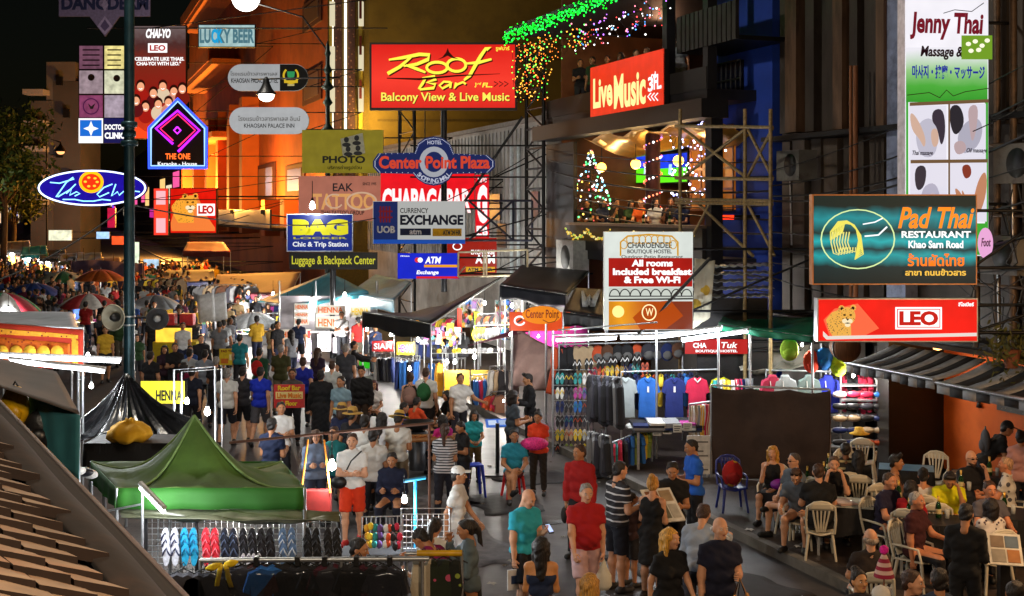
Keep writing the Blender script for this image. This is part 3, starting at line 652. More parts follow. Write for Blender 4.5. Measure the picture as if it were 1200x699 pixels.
# bar sign mounted along its balcony
dF = (-SD[0], -SD[1])
O_ = P(735, 128, yR(13.9, 735))
s = Sg('light_box_sign', 'slanted red sign with cream music lettering fixed along the upper bar balcony', (692, 80, 777.5, 128), 0, BLK, E('#e8361c', 1.0, var=.1), .16, d=dF, O=O_, arm=14.6)
s.root.name = 'balcony_sign'
s.t('Live', 695.5, 93, 718, 124, E('#fbf3a0', 1.1), .03); s.t('Music', 720, 89, 757, 122, E('#fbf3a0', 1.1), .03); s.t('3', 760, 91, 766, 107, W1, .03); s.t('rd', 764, 85, 769, 92, W1, .02); s.t('FL.', 767, 88, 776, 104, W1, .03)
for i in range(3): s.line([(764+i*4.2, 109.5), (760.5+i*4.2, 113.5), (764+i*4.2, 118)], .7, W1, 'arrows')
# ---- roof bar sign
s = Sg('billboard', 'large red lit billboard with yellow brush lettering high over the street', (433, 50, 606, 129), 42, BLK, Egrad([(.0, '#d81c14'), (.5, '#fa3a2a'), (1.0, '#e01810')], 1.0, 'Z', .45, 0), .3, border=.07, arm=15)
z = lambda q: [(420+a/3.493, b/3.493) for a, b in q]; BY = E('#fff04a', 1.15); SHD = M('#5a1006')
for dx, m in (((2.2, 2.2), SHD), ((0, 0), BY)):
    sh = lambda q: [(a+dx[0]*.6, b+dx[1]*.6) for a, b in z(q)]
    s.line(sh([(125, 246), (180, 238), (250, 224), (290, 226), (285, 245), (240, 264), (185, 272)]), [1.2, 2.2, 2.4, 2.5, 2.5, 2.2, 1.2], m, 'lettering', flat=.12); s.line(sh([(215, 236), (170, 275), (120, 303)]), [1.5, 2.2, 2.4], m, 'lettering', flat=.12); s.line(sh([(195, 268), (235, 282), (275, 298)]), [1.4, 2.2, 1.4], m, 'lettering', flat=.12)
    s.line(sh(ell_(322, 278, 42, 22, 18)), 1.9, m, 'lettering', True, flat=.12); s.line(sh(ell_(402, 268, 38, 26, 18)), 1.9, m, 'lettering', True, flat=.12)
    s.line(sh([(525, 208), (540, 196), (522, 200), (500, 232), (478, 270), (455, 312), (432, 330), (440, 318)]), [1.2, 1.8, 2, 2.3, 2.4, 2.2, 1.5, 1], m, 'lettering', flat=.12); s.line(sh([(440, 262), (490, 258), (545, 244)]), [1.2, 2.2, 1.4], m, 'lettering', flat=.12)
    s.line(sh([(275, 322), (262, 345), (247, 366)]), [1.5, 2, 1.4], m, 'lettering', flat=.12); s.line(sh([(262, 322), (312, 314), (318, 326), (280, 340), (316, 346), (308, 362), (252, 368)]), [1.2, 2, 2, 1.6, 2, 2, 1.4], m, 'lettering', flat=.12)
    s.line(sh([(378, 338), (350, 336), (332, 352), (345, 364), (370, 350), (380, 338), (376, 362)]), 1.5, m, 'lettering', flat=.12); s.line(sh([(400, 340), (394, 364), (404, 348), (428, 338), (440, 346)]), 1.5, m, 'lettering', flat=.12)
s.poly(z([(325, 245), (345, 235), (360, 215), (366, 198), (372, 215), (390, 235), (412, 244), (385, 240), (366, 230), (345, 240)]), M('#4a0c06'), 'temple_roof'); s.line(z([(118, 322), (250, 326), (400, 312), (580, 304)]), [.6, 1.4, 1.0, .3], M('#3a0a06'), 'underline', flat=.2)
s.t('3', 476/3.493+420, 97.5, 558.5, 103, BY, .03, .2); s.t('rd', 559.5, 97, 564, 100, BY, .02, .2); s.t('FL..', 565, 97.5, 577, 103, BY, .03, .2)
for i in range(3): s.line(z([(555+i*21, 336), (572+i*21, 345), (555+i*21, 356)]), .6, M('#301008'), 'arrows')
for o, m in ((.7, SHD), (0, E('#f7e95a', 1.1))): s.t('Balcony View & Live Music', 447+o, 109+o, 597+o, 122+o, m, .02)
s.t('รูฟบาร์', 581, 55, 597, 61, BY, .02)
MB().tube([(0, .4, -6), (0, .4, .5)], .1, 8).tube([(0, .4, -4), (2.6, .4, -.2)], .05, 6).build('post', STEEL, s.root)
# ---- plaza sign
shp = [(437, 189), (443, 180), (486, 179), (490, 168), (498, 162), (508, 160), (519, 162), (527, 168), (532, 180), (572, 182), (580, 189), (580, 196), (573, 203), (530, 204), (526, 211), (518, 216), (508, 218), (498, 216), (490, 211), (484, 204), (443, 203), (437, 196)]
s = Sg('shaped_sign', 'navy plaza sign with white ring emblem and bulb border above the bank sign', (437, 160, 580, 218), 40, M('#0a1230'), E('#1c2c6a', .6), .25, shape=shp, arm=15)
s.polys([ell_(508.5+(x-508.5)*.965, 189+(y-189)*.93, .5, .5, 6) for i in range(len(shp)) for (x, y) in [(shp[i][0]+(shp[(i+1) % len(shp)][0]-shp[i][0])*k/6, shp[i][1]+(shp[(i+1) % len(shp)][1]-shp[i][1])*k/6) for k in range(6)]], E('#cfd4e8', 1), 'border_bulbs')
s.disc(508.5, 190, 17, 18, E('#b9bcc6', .7)); s.disc(508.5, 190, 11, 12, E('#1c2c6a', .6)); s.t('Center Point Plaza', 444, 183, 574, 198, E('#d8452c', .85), .035)
s.t('HOTEL', 501, 165, 518, 169.5, E('#c8cce0', .8), .02); s.arct('SHOPPING MALL', 508.5, 189, 23, 222, 318, 7, E('#c8cce0', .8))
# ---- bank exchange
s = Sg('bank_sign', 'white and navy bank exchange sign with red emblem, hung on a truss', (437, 236, 545, 286), 40, M('#28304a'), E('#c6c7c4', .72), .2, arm=15)  # faint self-glow stands in for light falling on the sign's front
s.rect(437.5, 236.5, 466, 281, E('#1a2a62', .7)); s.rect(437.5, 281, 545, 286, E('#1b4fae', .8))
for i in range(4): s.poly([(445+i*3.5, 242), (447+i*3.5, 242), (447+i*3.5, 261), (445+i*3.5, 261)], E('#8a1c28', .5))
s.polys([[(444, 247), (460, 247), (460, 249), (444, 249)], [(444, 254), (460, 254), (460, 256), (444, 256)]], E('#8a1c28', .5)); s.t('UOB', 442, 265, 463, 273.5, M('#e8e8e8'), .04)
s.t('CURRENCY', 469, 244, 502, 250, INK, .015); s.t('EXCHANGE', 469, 252, 543, 264, M('#141c3c'), .045); s.rect(469, 268, 505, 276, M('#1a2850')); s.t('atm', 480, 269, 494, 275, M('#d8dce8'), .03); s.rect(507, 268, 541, 277, M('#dca818')); s.t('ATM 24 HR', 519, 270, 540, 275.5, INK, .04)
tr_ = MB(); r0 = s.w[1]; y = .25
for a, b in (((r0, .1), (r0+2.1, .1)), ((r0, 1.35), (r0+2.1, 1.35)), ((r0+2.1, .1), (r0+2.1, 1.35)), ((r0+.1, .1), (r0+1.5, 1.35)), ((r0+.1, 1.35), (r0+1.5, .1)), ((r0+1.5, .1), (r0+1.5, 1.35))): tr_.tube([(a[0], y, a[1]), (b[0], y, b[1])], .035, 4)
tr_.build('truss', M('#141c34', .5), s.root)
s = Sg('light_box_sign', 'blue lit cash machine sign with yellow stripe below the bank sign', (466, 297, 538, 327), 38, M('#6a6a80'), E('#1626c8', 1.0, var=.1), .2, arm=15)
s.disc(489, 305, 3, 3, E('#e03030', 1)); s.disc(492.5, 305, 3, 3, W1); s.t('ATM', 498, 301, 517, 309, W1, .04, .2); s.rect(497, 310.5, 538, 313.5, E('#f0a020', 1)); s.t('Exchange', 488, 317, 514, 323, W1, .03, .2); s.rect(488, 324, 538, 326.7, E('#d82028', 1)); s.t('ATM Exchange', 469, 299.5, 480, 301.5, W1, .02)
s = Sg('light_box_sign', 'red exchange and cash machine sign beside the blue lit one', (524, 279, 582, 325), 42, M('#401010'), E('#a82010', .75, var=.15), .15, arm=15)
s.t('EXCHANGE', 552, 293, 580, 298.5, W1, .03); s.t('ATM', 557, 299, 580, 309, W1, .04); s.rect(546, 313, 580, 319, E('#d8a010', .9)); s.t('ATM 24HR', 548, 314, 577, 318, INK, .04); s.line(ell_(536, 289, 5, 4), .8, W1, 'roundel', True)
s = Sg('railing_frame', 'cream painted metal frame in front of the red exchange sign', (537, 295, 618, 326), 37, DARKST, None, .02, 'frame') if False else None
# ---- red market sign on the white wall
s = Sg('wall_sign', 'bright red sign with cropped tall white letters behind the bank sign', (446, 203, 556, 246), 47.2, BLK, E('#e0101c', 1.1, var=.1), .12, arm=15.5); s.t('CHAPAGAPAR', 448, 221, 552, 250, E('#ffd8d8', 1.4), .05)
s = Sg('wall_sign', 'narrow upright red sign with stacked white letters right of the bank sign', (557, 205, 573, 288), 47.2, BLK, E('#e01020', 1.05, var=.1), .12, arm=15.5); s.t('G', 559, 217, 571, 262, E('#ffe0e0', 1.3), .06); s.t('E', 558.5, 265, 564.5, 277, W1, .05); s.t('B', 565.5, 265, 571.5, 277, W1, .05); s.t('ตลาด', 560, 208, 570, 214, W1, .02)
# ---- photo, tattoo, bag, luggage
s = Sg('shop_sign', 'mustard photo shop sign with four head silhouettes', (354, 152.5, 449, 203), 50, M('#8a8a80'), E('#8a7c22', .8, var=.12), .15, arm=14.5)
s.poly([(399, 163), (425, 156), (428, 180), (402, 184)], M('#b8b49a'))
s.polys([q for x, y in ((406, 166), (418, 164), (408, 177), (419.5, 176)) for q in (ell_(x, y-2, 3, 3.4, 10), ell_(x, y+4, 5.2, 2.6, 10))], INK, 'head_silhouettes'); s.t('PHOTO', 378, 183, 428, 191.5, M('#1a1a14'), .035); s.t('บริการถ่ายรูปด่วน', 384, 194, 424, 200, M('#201c10'), .02)
s = Sg('shop_sign', 'salmon pink tattoo parlour sign behind the blue luggage sign', (350, 206.5, 452, 259), 49, M('#a8a8a4', .4), E('#b8705a', .75, var=.1), .15, arm=14.5)
s.t('EAK', 390, 215, 414, 224.5, M('#20141a'), .015); s.t('TATTOO', 366, 227, 440, 246, E('#d89a58', .9), .03); s.line(ell_(424, 236, 17, 10), 1.2, E('#d8b090', .8), 'swirl', True); s.line(ell_(392, 236, 10, 8, 14, 30, 300), 1.0, E('#d8b090', .8), 'swirl'); s.t('THAI TATTOO GROUP', 376, 247, 427, 252, M('#2a1a1a'), .02); s.t('SINCE 1995', 425, 214, 441, 217.5, M('#2a1a1a'), .02)
s = Sg('shop_sign', 'navy luggage locker sign with big yellow letters', (336, 251, 413.5, 295), 46, M('#b8bcc0', .4), E('#1c2f86', .8), .15, border=.03)
s.t('BAG', 343, 257, 408, 276, E('#e4dc1e', .85), .09); s.t('LOCKER', 344, 278, 407, 280.5, E('#d8d03a', .6), .02); s.t('Chic & Trip Station', 343, 283.5, 408, 291, E('#eef0f4', .85), .03); s.post(389, 0, .11, STEEL)
s = Sg('shop_sign', 'black strip sign with thin yellow luggage lettering', (339, 296, 442, 316), 45.5, M('#101010'), M('#0d0d0e', .5), .12); s.t('Luggage & Backpack Center', 342, 300, 440, 313, E('#d6d23c', .85), .012); s.post(388.5, 0, .09, STEEL)
# ---- hotel pills, beer bar
pill = lambda x0, x1, yc, r: [(x0+r-r*math.cos(math.radians(a)), yc-r*math.sin(math.radians(a))) for a in range(-90, 91, 15)]+[(x1-r+r*math.sin(math.radians(a)), yc-r*math.cos(math.radians(a))) for a in range(0, 181, 15)]
s = Sg('pill_sign', 'white rounded hotel sign with black crest end, upper of two', (267, 75.5, 361, 107), 65, M('#4a4a48'), E('#aeb0b2', .8, var=.06), .2, shape=pill(267, 361, 91.2, 15.7), arm=14.5)
s.poly([(328, 75.8)]+[(345+16*math.sin(math.radians(a)), 91.2-15.4*math.cos(math.radians(a))) for a in range(0, 181, 15)]+[(328, 106.7)], M('#0e0e0c')); s.line(ell_(341, 89, 8.5, 9, 16, -50, 230), 1.2, E('#d8b428', .9), 'wreath'); s.poly([(336.5, 84), (345.5, 84), (345, 90), (341, 93), (337, 90)], E('#2e9a5a', .8), 'shield'); s.rect(333, 94.5, 349, 97.5, E('#d8b428', .9)); s.rect(337, 99, 345, 101, E('#c8b878', .8))
s.t('KHAOSAN PALACE HOTEL', 271, 92, 326, 97.5, M('#202020'), .02); s.t('โรงแรมข้าวสารพาเลส', 270, 84, 325, 89, M('#6a6a6a'), .01)
s = Sg('pill_sign', 'plain white rounded hotel sign, lower of two', (268.5, 126, 362, 157.5), 65, M('#8a8a8a'), E('#b8babc', .82, var=.06), .2, shape=pill(268.5, 362, 141.7, 15.7), arm=14.5); s.t('KHAOSAN PALACE INN', 286, 145, 345, 150, M('#303030'), .015); s.t('โรงแรมข้าวสารพาเลส อินน์', 279, 136, 352, 142, M('#707070'), .01)
s = Sg('light_box_sign', 'pale blue lit bar sign with fat outlined letters under the street globe', (232, 28.5, 299.5, 56), 75, BLK, E('#a8c8c8', .9, var=.2), .2, border=.06, arm=14.5); s.t('LUCKY BEER', 234, 34, 298, 51, E('#5a8a98', .7), .04); s.t('CK', 248, 34, 261, 51, E('#1aa0d8', 1), .05)
# ---- neon house
sh_ = [(174, 150), (208.5, 115), (243, 150), (243, 198), (174, 198)]
s = Sg('neon_sign', 'black house shaped sign outlined in blue and pink neon', (174, 115, 243, 198), 80, BLK, M('#0c0812', .4), .3, shape=sh_, arm=14.5)
ins = lambda k: [(208.5+(x-208.5)*k, 160+(y-160)*k) for x, y in sh_]
s.line(ins(.98), 1.5, E('#2a48ff', 3), closed=True); s.line(ins(.91), .9, E('#8ab8ff', 2.2), closed=True)
s.line([(203, 169), (183, 151), (208.5, 130), (234, 153), (209, 178)], 1.6, E('#a01ce0', 2.5)); s.line([(203, 165), (188, 151), (208.5, 134), (229, 153), (209, 172)], .8, E('#ff2a6a', 2.2)); s.line([(208, 149), (212, 153), (208, 157), (204, 153)], 1.0, E('#c02af0', 2.5), closed=True)
s.t('THE ONE', 194, 180, 223, 187, E('#ff6a28', 1.8), .03); s.t('Karaoke - House', 185, 190, 231, 194.5, W1, .02)
s = Sg('neon_sign', 'big blue oval neon club sign with an orange disc', (44, 199, 172, 242), 78, M('#0a0a30'), E('#2414b0', .8, var=.2), .3, shape=ell_(108, 220.5, 64, 21.3, 40), arm=14.5)
s.line(ell_(108, 220.5, 62.5, 20.2, 40), 1.0, E('#d8e8ff', 2.5), closed=True); s.disc(107, 213.5, 14.5, 13, E('#ffae10', 1.6)); s.disc(107, 213.5, 11, 9.5, E('#f03010', 1.4)); s.polys([ell_(107+7*math.cos(a), 213.5+5.5*math.sin(a), 2, 1.4, 8) for a in (0, 1, 2, 3.2, 4.3, 5.4)], E('#ffc030', 1.5), 'sparks')
CY = E('#8ad8ff', 2.2)
for q in ([(59, 214), (70, 215), (87, 210)], [(86, 208), (78, 214), (66, 231)], [(68, 231), (80, 224), (89, 216), (78, 227), (84, 222), (82, 229), (90, 225), (94, 227), (88, 230)], [(132, 216), (122, 220), (114, 228), (117, 231), (128, 226)], [(136, 216), (131, 230), (138, 225), (140, 229), (147, 223), (150, 229), (156, 224), (164, 225)], [(74, 234), (88, 234), (98, 236), (110, 236), (120, 234), (130, 235)]): s.line(q, .75, CY)
# ---- square red beer sign and its lit end panel
s = Sg('light_box_sign', 'square red lit sign with leopard under the neon house sign', (199, 220.5, 254, 274), 80, BLK, E('#d81408', 1.05, var=.15), .5, border=.05, arm=14.5); s.poly([(200, 262), (206, 240), (230, 226), (240, 250), (252, 267), (252, 271), (201, 271)], E('#f0803a', 1.0), 'glow_print'); s.fur = Eprint('#e89a28', '#5a1a04', 9, .24, 1.1); leopard(s, 200, 228, 34); s.rect(231, 239, 252, 253, W1); s.t('LEO', 232.5, 241, 250.5, 251, E('#c0100c', 1), .05)
s = Sg('light_box_sign', 'narrow pink lit panel left of the square red leopard sign', (180, 221, 197, 276), 80, M('#301010'), E('#ff3a2a', 1.3), .2, border=.02, arm=14.5); s.rect(183, 224, 194, 273, E('#ffb0b8', 1.2)); s.rect(182, 240, 195, 256, E('#ff4a28', 1.2))
# ---- party poster
s = Sg('poster_board', 'tall glowing red party poster with a laughing crowd', (153, 30, 218.5, 163), 92, BLK, Egrad([(0, '#e8401a'), (.18, '#c83018'), (.45, '#8a1410'), (.7, '#7a2418'), (.85, '#4a2828'), (1, '#6a5a5a')], 1.0, 'Z', .12, -.02), .3, border=.06, arm=14.5)
s.t('CHAI-YO', 171, 34, 200, 45, W1, .05, .2); s.rect(173.5, 51, 196, 62, W1); s.t('LEO', 175.5, 53, 194, 60, E('#b01810', 1), .04); s.t('"CELEBRATE LIKE THAIS.', 156, 67, 216, 71.5, W1, .04); s.t('CHAI-YO! WITH LEO."', 160, 72.5, 212, 77, W1, .04)
for i, (x, y) in enumerate(((165, 101), (191, 101), (180, 109), (204, 107), (214, 104), (171, 125), (186, 122), (160, 118), (198, 120))):
    s.disc(x, y+11, 8.5, 9, E(['#a81c14', '#e8d0b0', '#601418', '#d8907a', '#7a1c12'][i % 5], .9), 'poster_people'); s.disc(x, y-1.5, 5.2, 6, E('#38120c', .6), 'poster_people'); s.disc(x, y+1, 4.2, 5.2, E('#f0a880', 1.05), 'poster_people'); s.line([(x-2, y+3), (x, y+4), (x+2, y+3)], .6, W1, 'smiles')
s.poly([(153.5, 142), (170, 154), (190, 160), (216, 150), (216, 162.5), (153.5, 162.5)], E('#f04a20', 1.1), 'poster_swirl')
# ---- clinic sign stack
s = Sg('sign_stack', 'stack of lit square shop panels over a blue star clinic sign', (92, 53, 147, 168), 96, M('#201820'), None, .2, arm=14.5)
for i, (x0, y0, x1, y1, c, st) in enumerate(((93, 54, 120.5, 81, '#8a5a70', .6), (122.5, 54, 146, 81, '#e8d88a', 1.05), (93, 83, 120.5, 110, '#a8929a', .8), (122.5, 83, 146, 110, '#d8d8b8', .95), (93, 112, 120.5, 138, '#9a4a74', .7), (122.5, 112, 146, 138, '#b8a8b8', .8))):
    s.rect(x0, y0, x1, y1, E(c, st, var=.3), 'panel')
s.line(ell_(107, 125, 9, 9), .8, E('#5a2050', .7), 'emblem', True); s.poly([(103, 121), (107, 125), (112, 121), (109, 128), (106, 128)], M('#20305a')); s.disc(107, 91, 4, 4, M('#5a4a40')); s.disc(137, 92, 4, 4, M('#6a5a48'))
for y in (58, 64, 70, 76): s.rect(97, y, 117, y+1.6, M('#4a2a40'), 'small_print'); s.rect(126, y, 142, y+1.6, M('#8a7a50'), 'small_print')
s.rect(92.5, 139, 121, 168, W1, 'panel'); s.rect(94, 141, 119.5, 160, E('#1c6ad0', 1.1), 'panel'); s.poly([(107, 142), (109.5, 148.5), (116, 151), (109.5, 153.5), (107, 160), (104.5, 153.5), (98, 151), (104.5, 148.5)], W1, 'star'); s.rect(122, 139, 147, 168, E('#1c1c58', .9), 'panel'); s.t('DOCTOR', 123, 146, 146.5, 152.5, W1, .04); s.t('CLINIC', 123, 155.5, 146.5, 163, W1, .05)
# ---- unlit hotel banner at the top left
s = Sg('hanging_banner', 'unlit lilac hotel banner with a pointed diamond drop', (69, -14, 176, 42), 60, M('#2a2232'), M('#7a6a8a', .8), .1, shape=[(69, -14), (176, -14), (176, 19.5), (140, 19.5), (123, 43), (105, 19.5), (69, 19.5)], arm=14.5)
s.t('DANGDERM', 72, -4, 174, 12, M('#1c2048'), .05); s.poly([(123, 19), (132, 31), (123, 41), (114, 31)], M('#a894b8')); s.poly([(123, 23), (128.5, 31), (123, 37), (117.5, 31)], M('#5a4a70')); s.poly([(123, -2), (127, 6), (123, 14), (119, 6)], M('#9a88a8'))
# ------------------------------------------------------------------ ground
def struct(o): o['kind'] = 'structure'; return o
def strip(name, R0, R1, t0, t1, z0, z1, m):
    q = [SP(R0, t0), SP(R1, t0), SP(R1, t1), SP(R0, t1)]
    return struct(MB().slab([(p.x, p.y) for p in q], z0, z1).build(name, m))
ASPH = M('#413f40', .5, .35, 2.2, .5, kind='stain:.9:#252427'); PAVE = M('#3a302b', .6, .3, 3, .4, kind='brick:2.2:#181513')
strip('ground', -300, 300, -60, 900, -.3, -.06, M('#1a1a1a')); strip('road', 2.6, 10.4, -25, 420, -.2, 0, ASPH)
strip('pavement', 10.4, 15.4, -25, 420, -.2, .15, PAVE); strip('pavement', -6, 2.6, -25, 420, -.2, .15, PAVE)
strip('kerb', 10.25, 10.4, -25, 420, -.2, .152, M('#6a6660', .8, .25, 4)); strip('kerb', 2.6, 2.75, -25, 420, -.2, .152, M('#6a6660', .8, .25, 4))
# ------------------------------------------------------------------ buildings
class Bd:
    def __init__(s, name, label, R, px0, cat='building', t0=None):
        s.R = R
        if t0 is None: Y = yR(R, px0); X = (px0-600)/F*Y; t0 = SD[0]*X+SD[1]*Y
        s.t0 = t0; s.root = thing(name, label, cat, SP(R, t0), RZ)
    def x(s, px, dy=0): 
        R = s.R+dy; Y = yR(R, px); X = (px-600)/F*Y; return s.t0-(SD[0]*X+SD[1]*Y)
    def z(s, py, px, dy=0): return zat(py, yR(s.R+dy, px))
    def p(s, name, bxs, m):
        mb = MB()
        for b in bxs: mb.bx(*b)
        return mb.build(name, m, s.root)
    def w(s, x, dy, z): return s.root.matrix_basis @ V((x, dy, z))
# dark clad building on the right
b = Bd('clad_building', 'dark building clad in rusty vertical metal panels on the right', 15.2, 903)
CLAD = M('#4a423c', .5, .45, 2.2, .3, metal=.35, kind='stain:1.1:#15120f', stretch=(1, 1, .25)); CLAD2 = M('#6a5240', .5, .4, 2.5, .3, metal=.3, kind='stain:1.3:#1c1510', stretch=(1, 1, .2))
xe = b.t0+6
b.p('wall', [(0, xe, .3, 6, 2.9, 16), (0, b.x(985), .3, .6, .15, 2.9)], CLAD)
for k, (px, wd) in enumerate([(907, 9), (921, 14), (941, 11), (957, 16), (978, 12), (994, 10), (1008, 17), (1030, 10), (1170, 10), (1188, 14), (1212, 14), (1240, 14), (1270, 16)]):
    x = b.x(px); w_ = b.x(px+wd)-x; d = .15+.25*((k*37) % 10)/10
    b.p('cladding_panel', [(x, x+w_*.92, .3-d, .31, b.z(157, px)+.02*k, 14.5-.3*(k % 3))], CLAD2 if k % 3 == 1 else CLAD)
    b.p('cladding_panel', [(x+.03, x+w_*1.05, .2-.05*(k % 2), .3, 3.0+.05*(k % 4), b.z(160, px)-.06)], CLAD)
b.p('ledge', [(0, xe, -.25, .3, 6.83, 6.93), (0, xe, -.12, .3, 2.85, 2.98)], DARKST)
b.p('column', [(b.x(1039), b.x(1061), .0, .28, 3, 15)], M('#8c98b8', .45, .3, 2, .1, metal=.3, kind='stain:1.4:#3a3f4c'))
mb = MB()
for px, r in ((1017.5, .05), (1012, .035)): mb.tube([(b.x(px), -.3, 3.0), (b.x(px), -.3, b.z(78, px))], r, 8)
mb.build('timber_post', WOOD, b.root)
mb = MB()
for px in (1193, 1150, 1174): mb.tube([(b.x(px), -.1, 2.9), (b.x(px), -.1, 12)], .06, 8)
for z in (4.0, 5.2, 6.4): mb.tube([(b.x(1150), -.15, z), (b.x(1260), -.15, z)], .035, 6)
mb.build('pipework', M('#5a4838', .5, .3, 8, metal=.4), b.root)
for k in range(9):                                   # loose cables looping down the wall
    x = b.x(1150+k*9); r = random.Random(k); mb = MB().tube([(x+r.uniform(-.2, .2)*i, -.25-.03*k, 5.5-i*.45+.2*math.sin(i*1.7+k)) for i in range(6)], .012, 5); mb.build('cable', BLK, b.root)
# restaurant front in the same building
o = Bd('restaurant_front', 'open restaurant front with orange wall and dark pillar under striped awning', 16.6, 1040, 'shop front')
OR = M('#c05a14', .75, .15, 1.5, .1, kind='stain:.9:#a8480e')
o.p('wall', [(o.x(1102), o.x(1102)+9, 0, .25, .15, 3.0)], OR); o.p('ceiling', [(-1, o.x(1102)+9, -1.6, .3, 2.78, 2.86)], M('#3a3028'))
o.p('pillar', [(o.x(1092), o.x(1106), -1.3, 0, .15, 2.8)], M('#17110c', .5)); o.p('back_wall', [(-1.2, o.x(1092), .1, .3, .15, 2.8)], M('#5a5048', .8, .2, 3))
o.p('menu_board', [(o.x(1170), o.x(1215), -.04, -.003, 1.55, 2.1)], M('#17140f', .5, .3, 40, kind='print:14:.2:#5a5040'))
for px, y in ((1140, 462), (1150, 470)): MB().lathe([(.0, .0), (.03, -.02), (.05, -.12), (.0, -.14)], 8, 0, (o.x(px), -.06, o.z(y, px))).build('wall_hook', BLK, o.root)
lamp(o.w(o.x(1150), -1.0, 2.62), 34, (1, .5, .16), .1); MB().lathe([(.01, .1), (.09, 0), (.08, -.03), (0, -.05)], 12, 0, (o.x(1150), -1.0, 2.7)).build('ceiling_lamp', E('#ffb060', 6), o.root)
# bar building
BARB = M('#141316', .55, .3, 3, .1)
b = Bd('bar_building', 'two storey terrace bar with black frame, fairy lights and screens', 14.2, 640); BB = b
x0, xa, xb = 0, b.x(672), b.x(833)
b.p('pillar', [(0, xa, 0, .12, .15, 7.3)], M('#0d0d0f', .5)); b.p('floor', [(0, xb, -.05, 7, 3.9, 4.15), (0, xb, -.1, 7, 7.85, 8.1)], BARB)
b.p('wall', [(0, xb, 6.6, 7, .15, 14), (0, .1, .5, 6.6, .15, 14), (xb-.3, xb, 1.2, 6.6, .15, 7.85)], M('#7a4a2a', .8, .2, 2)); b.p('beam', [(-.3, xb+.2, -.35, .35, 7.42, 7.86)], BARB)
b.p('counter', [(xa, xb-.2, -.25, .3, 4.86, 4.93)], M('#5a4a3c', .35, .3, 12)); b.p('parapet', [(xa, xb-.2, -.12, -.02, 4.15, 4.86), (0, xb, -.12, -.02, 8.1, 8.62)], M('#1a1512', .6))
b.p('shop_wall', [(xa, xb, 2.5, 2.8, .15, 3.9)], M('#2a2624', .8)); b.p('roof', [(-.8, xb+.5, -1.1, 7, 10.75, 10.9)], BARB); b.p('upper_back_wall', [(.3, xb-.3, 4.8, 5, 8.1, 10.75)], M('#2a0a08', .8))
mb = MB()
for px in (783, 831): mb.bx(b.x(px)-.12, b.x(px)+.12, -.1, .14, 8.1, 13)
for px in (830,): mb.bx(b.x(px)-.15, b.x(px)+.15, 0, .3, .15, 7.85)
mb.build('post', BARB, b.root)
def drape(f): return MB().sheet(f, 14, 6, .01)
drape(lambda u, v: (xa+.3+u*(xb-xa-.6), .2+v*2.6, 7.38-.55*math.sin(v*PI)*(.6+.4*math.sin(u*9))-.1*math.sin(u*23))).build('ceiling_drape', M('#c8963c', .3, .2, 5, .3, metal=.4), b.root)
for px0, px1 in ((745, 774), (772, 806)):
    s0 = b.x(px0, 3); s1 = b.x(px1, 3); z0, z1 = b.z(216, px0, 3), b.z(180, px0, 3)
    t = thing('wall_screen', 'wall television showing a green pitch, %s' % ('left of the two in the bar' if px0 == 745 else 'right of the two in the bar'), 'television', b.w((s0+s1)/2, 3, z0), RZ, 'screens in the bar')
    hw = (s1-s0)/2; hh = z1-z0
    MB().bx(-hw, hw, 0, .1, 0, hh).bx(-.1, .1, .1, 3.58, hh*.4, hh*.6).build('case', BLK, t); MB().bx(-hw*.95, hw*.95, -.006, .02, .04, hh*.5).build('pitch', E('#58d018', 1.5), t); MB().bx(-hw*.95, hw*.95, -.006, .02, hh*.5, hh*.94).build('crowd', E('#1a3ad8', 1.3, var=.4), t); MB().prism([(-hw*.3, hh*.3), (-hw*.1, hh*.3), (-hw*.05, hh*.62), (-hw*.25, hh*.62)], -.012, -.004).build('player', E('#a8d0ff', 1.4), t)
t = thing('glass_door', 'glowing blue white doorway beside the christmas tree', 'door', b.w(b.x(729, 4), 4, 4.15), RZ); MB().bx(-.5, .5, 0, .1, 0, 2.6).build('frame', DARKST, t); MB().bx(-.42, .42, -.01, .05, .1, 2.5).build('pane', E('#8ad0f0', 1.3, var=.3), t)
for px, y, w_ in ((705, .9, 50), (745, .7, 60), (795, .7, 60), (820, 2.2, 55)):
    lo = b.w(b.x(px, y), y, 6.55); t = thing('pendant_lamp', 'warm pendant lamp over the lower bar terrace, number %d along' % px if False else 'warm pendant lamp glowing under the gold drape', 'lamp', lo, RZ, 'pendant lamps in the bar')
    MB().ball((0, 0, 0), .14, 10, 8).build('globe', E('#ffb84a', 7), t); MB().tube([(0, 0, .12), (0, 0, 1.28)], .012, 5).build('cord', BLK, t); lamp((0, 0, -.2), w_*1.3, (1, .62, .25), .14, parent=t)
lamp(b.w(b.x(750, 1.5), 2.2, 10.3), 45, (1, .5, .28), .3)
# christmas tree
t = thing('christmas_tree', 'dark christmas tree dotted with coloured lights inside the bar', 'tree', b.w(b.x(692, .95), .95, 4.15), RZ); rn = random.Random(3)
MB().tube([(0, 0, 0), (0, 0, 2.9)], [.06, .02], 6).build('trunk', M('#2a1c10'), t)
mb = MB()
for i in range(1500):
    h = rn.random()**.8; r = (1-h)*.95*rn.uniform(.55, 1.05); a = rn.uniform(0, 2*PI); c = V((r*math.cos(a), r*math.sin(a), .35+h*2.6)); d = V((math.cos(a), math.sin(a), rn.uniform(-.5, .1)))*.11; e = V((-math.sin(a), math.cos(a), 0))*.02
    mb.add([c-e, c+e, c+d], [(0, 1, 2)])
mb.build('crown', M('#12301a', .8), t)
cols = ['#7ad8ff', '#ffffff', '#ffcf5a', '#58ff8a', '#ff5a5a', '#c8e0ff', '#ffffff']; mbs = [MB() for _ in cols]
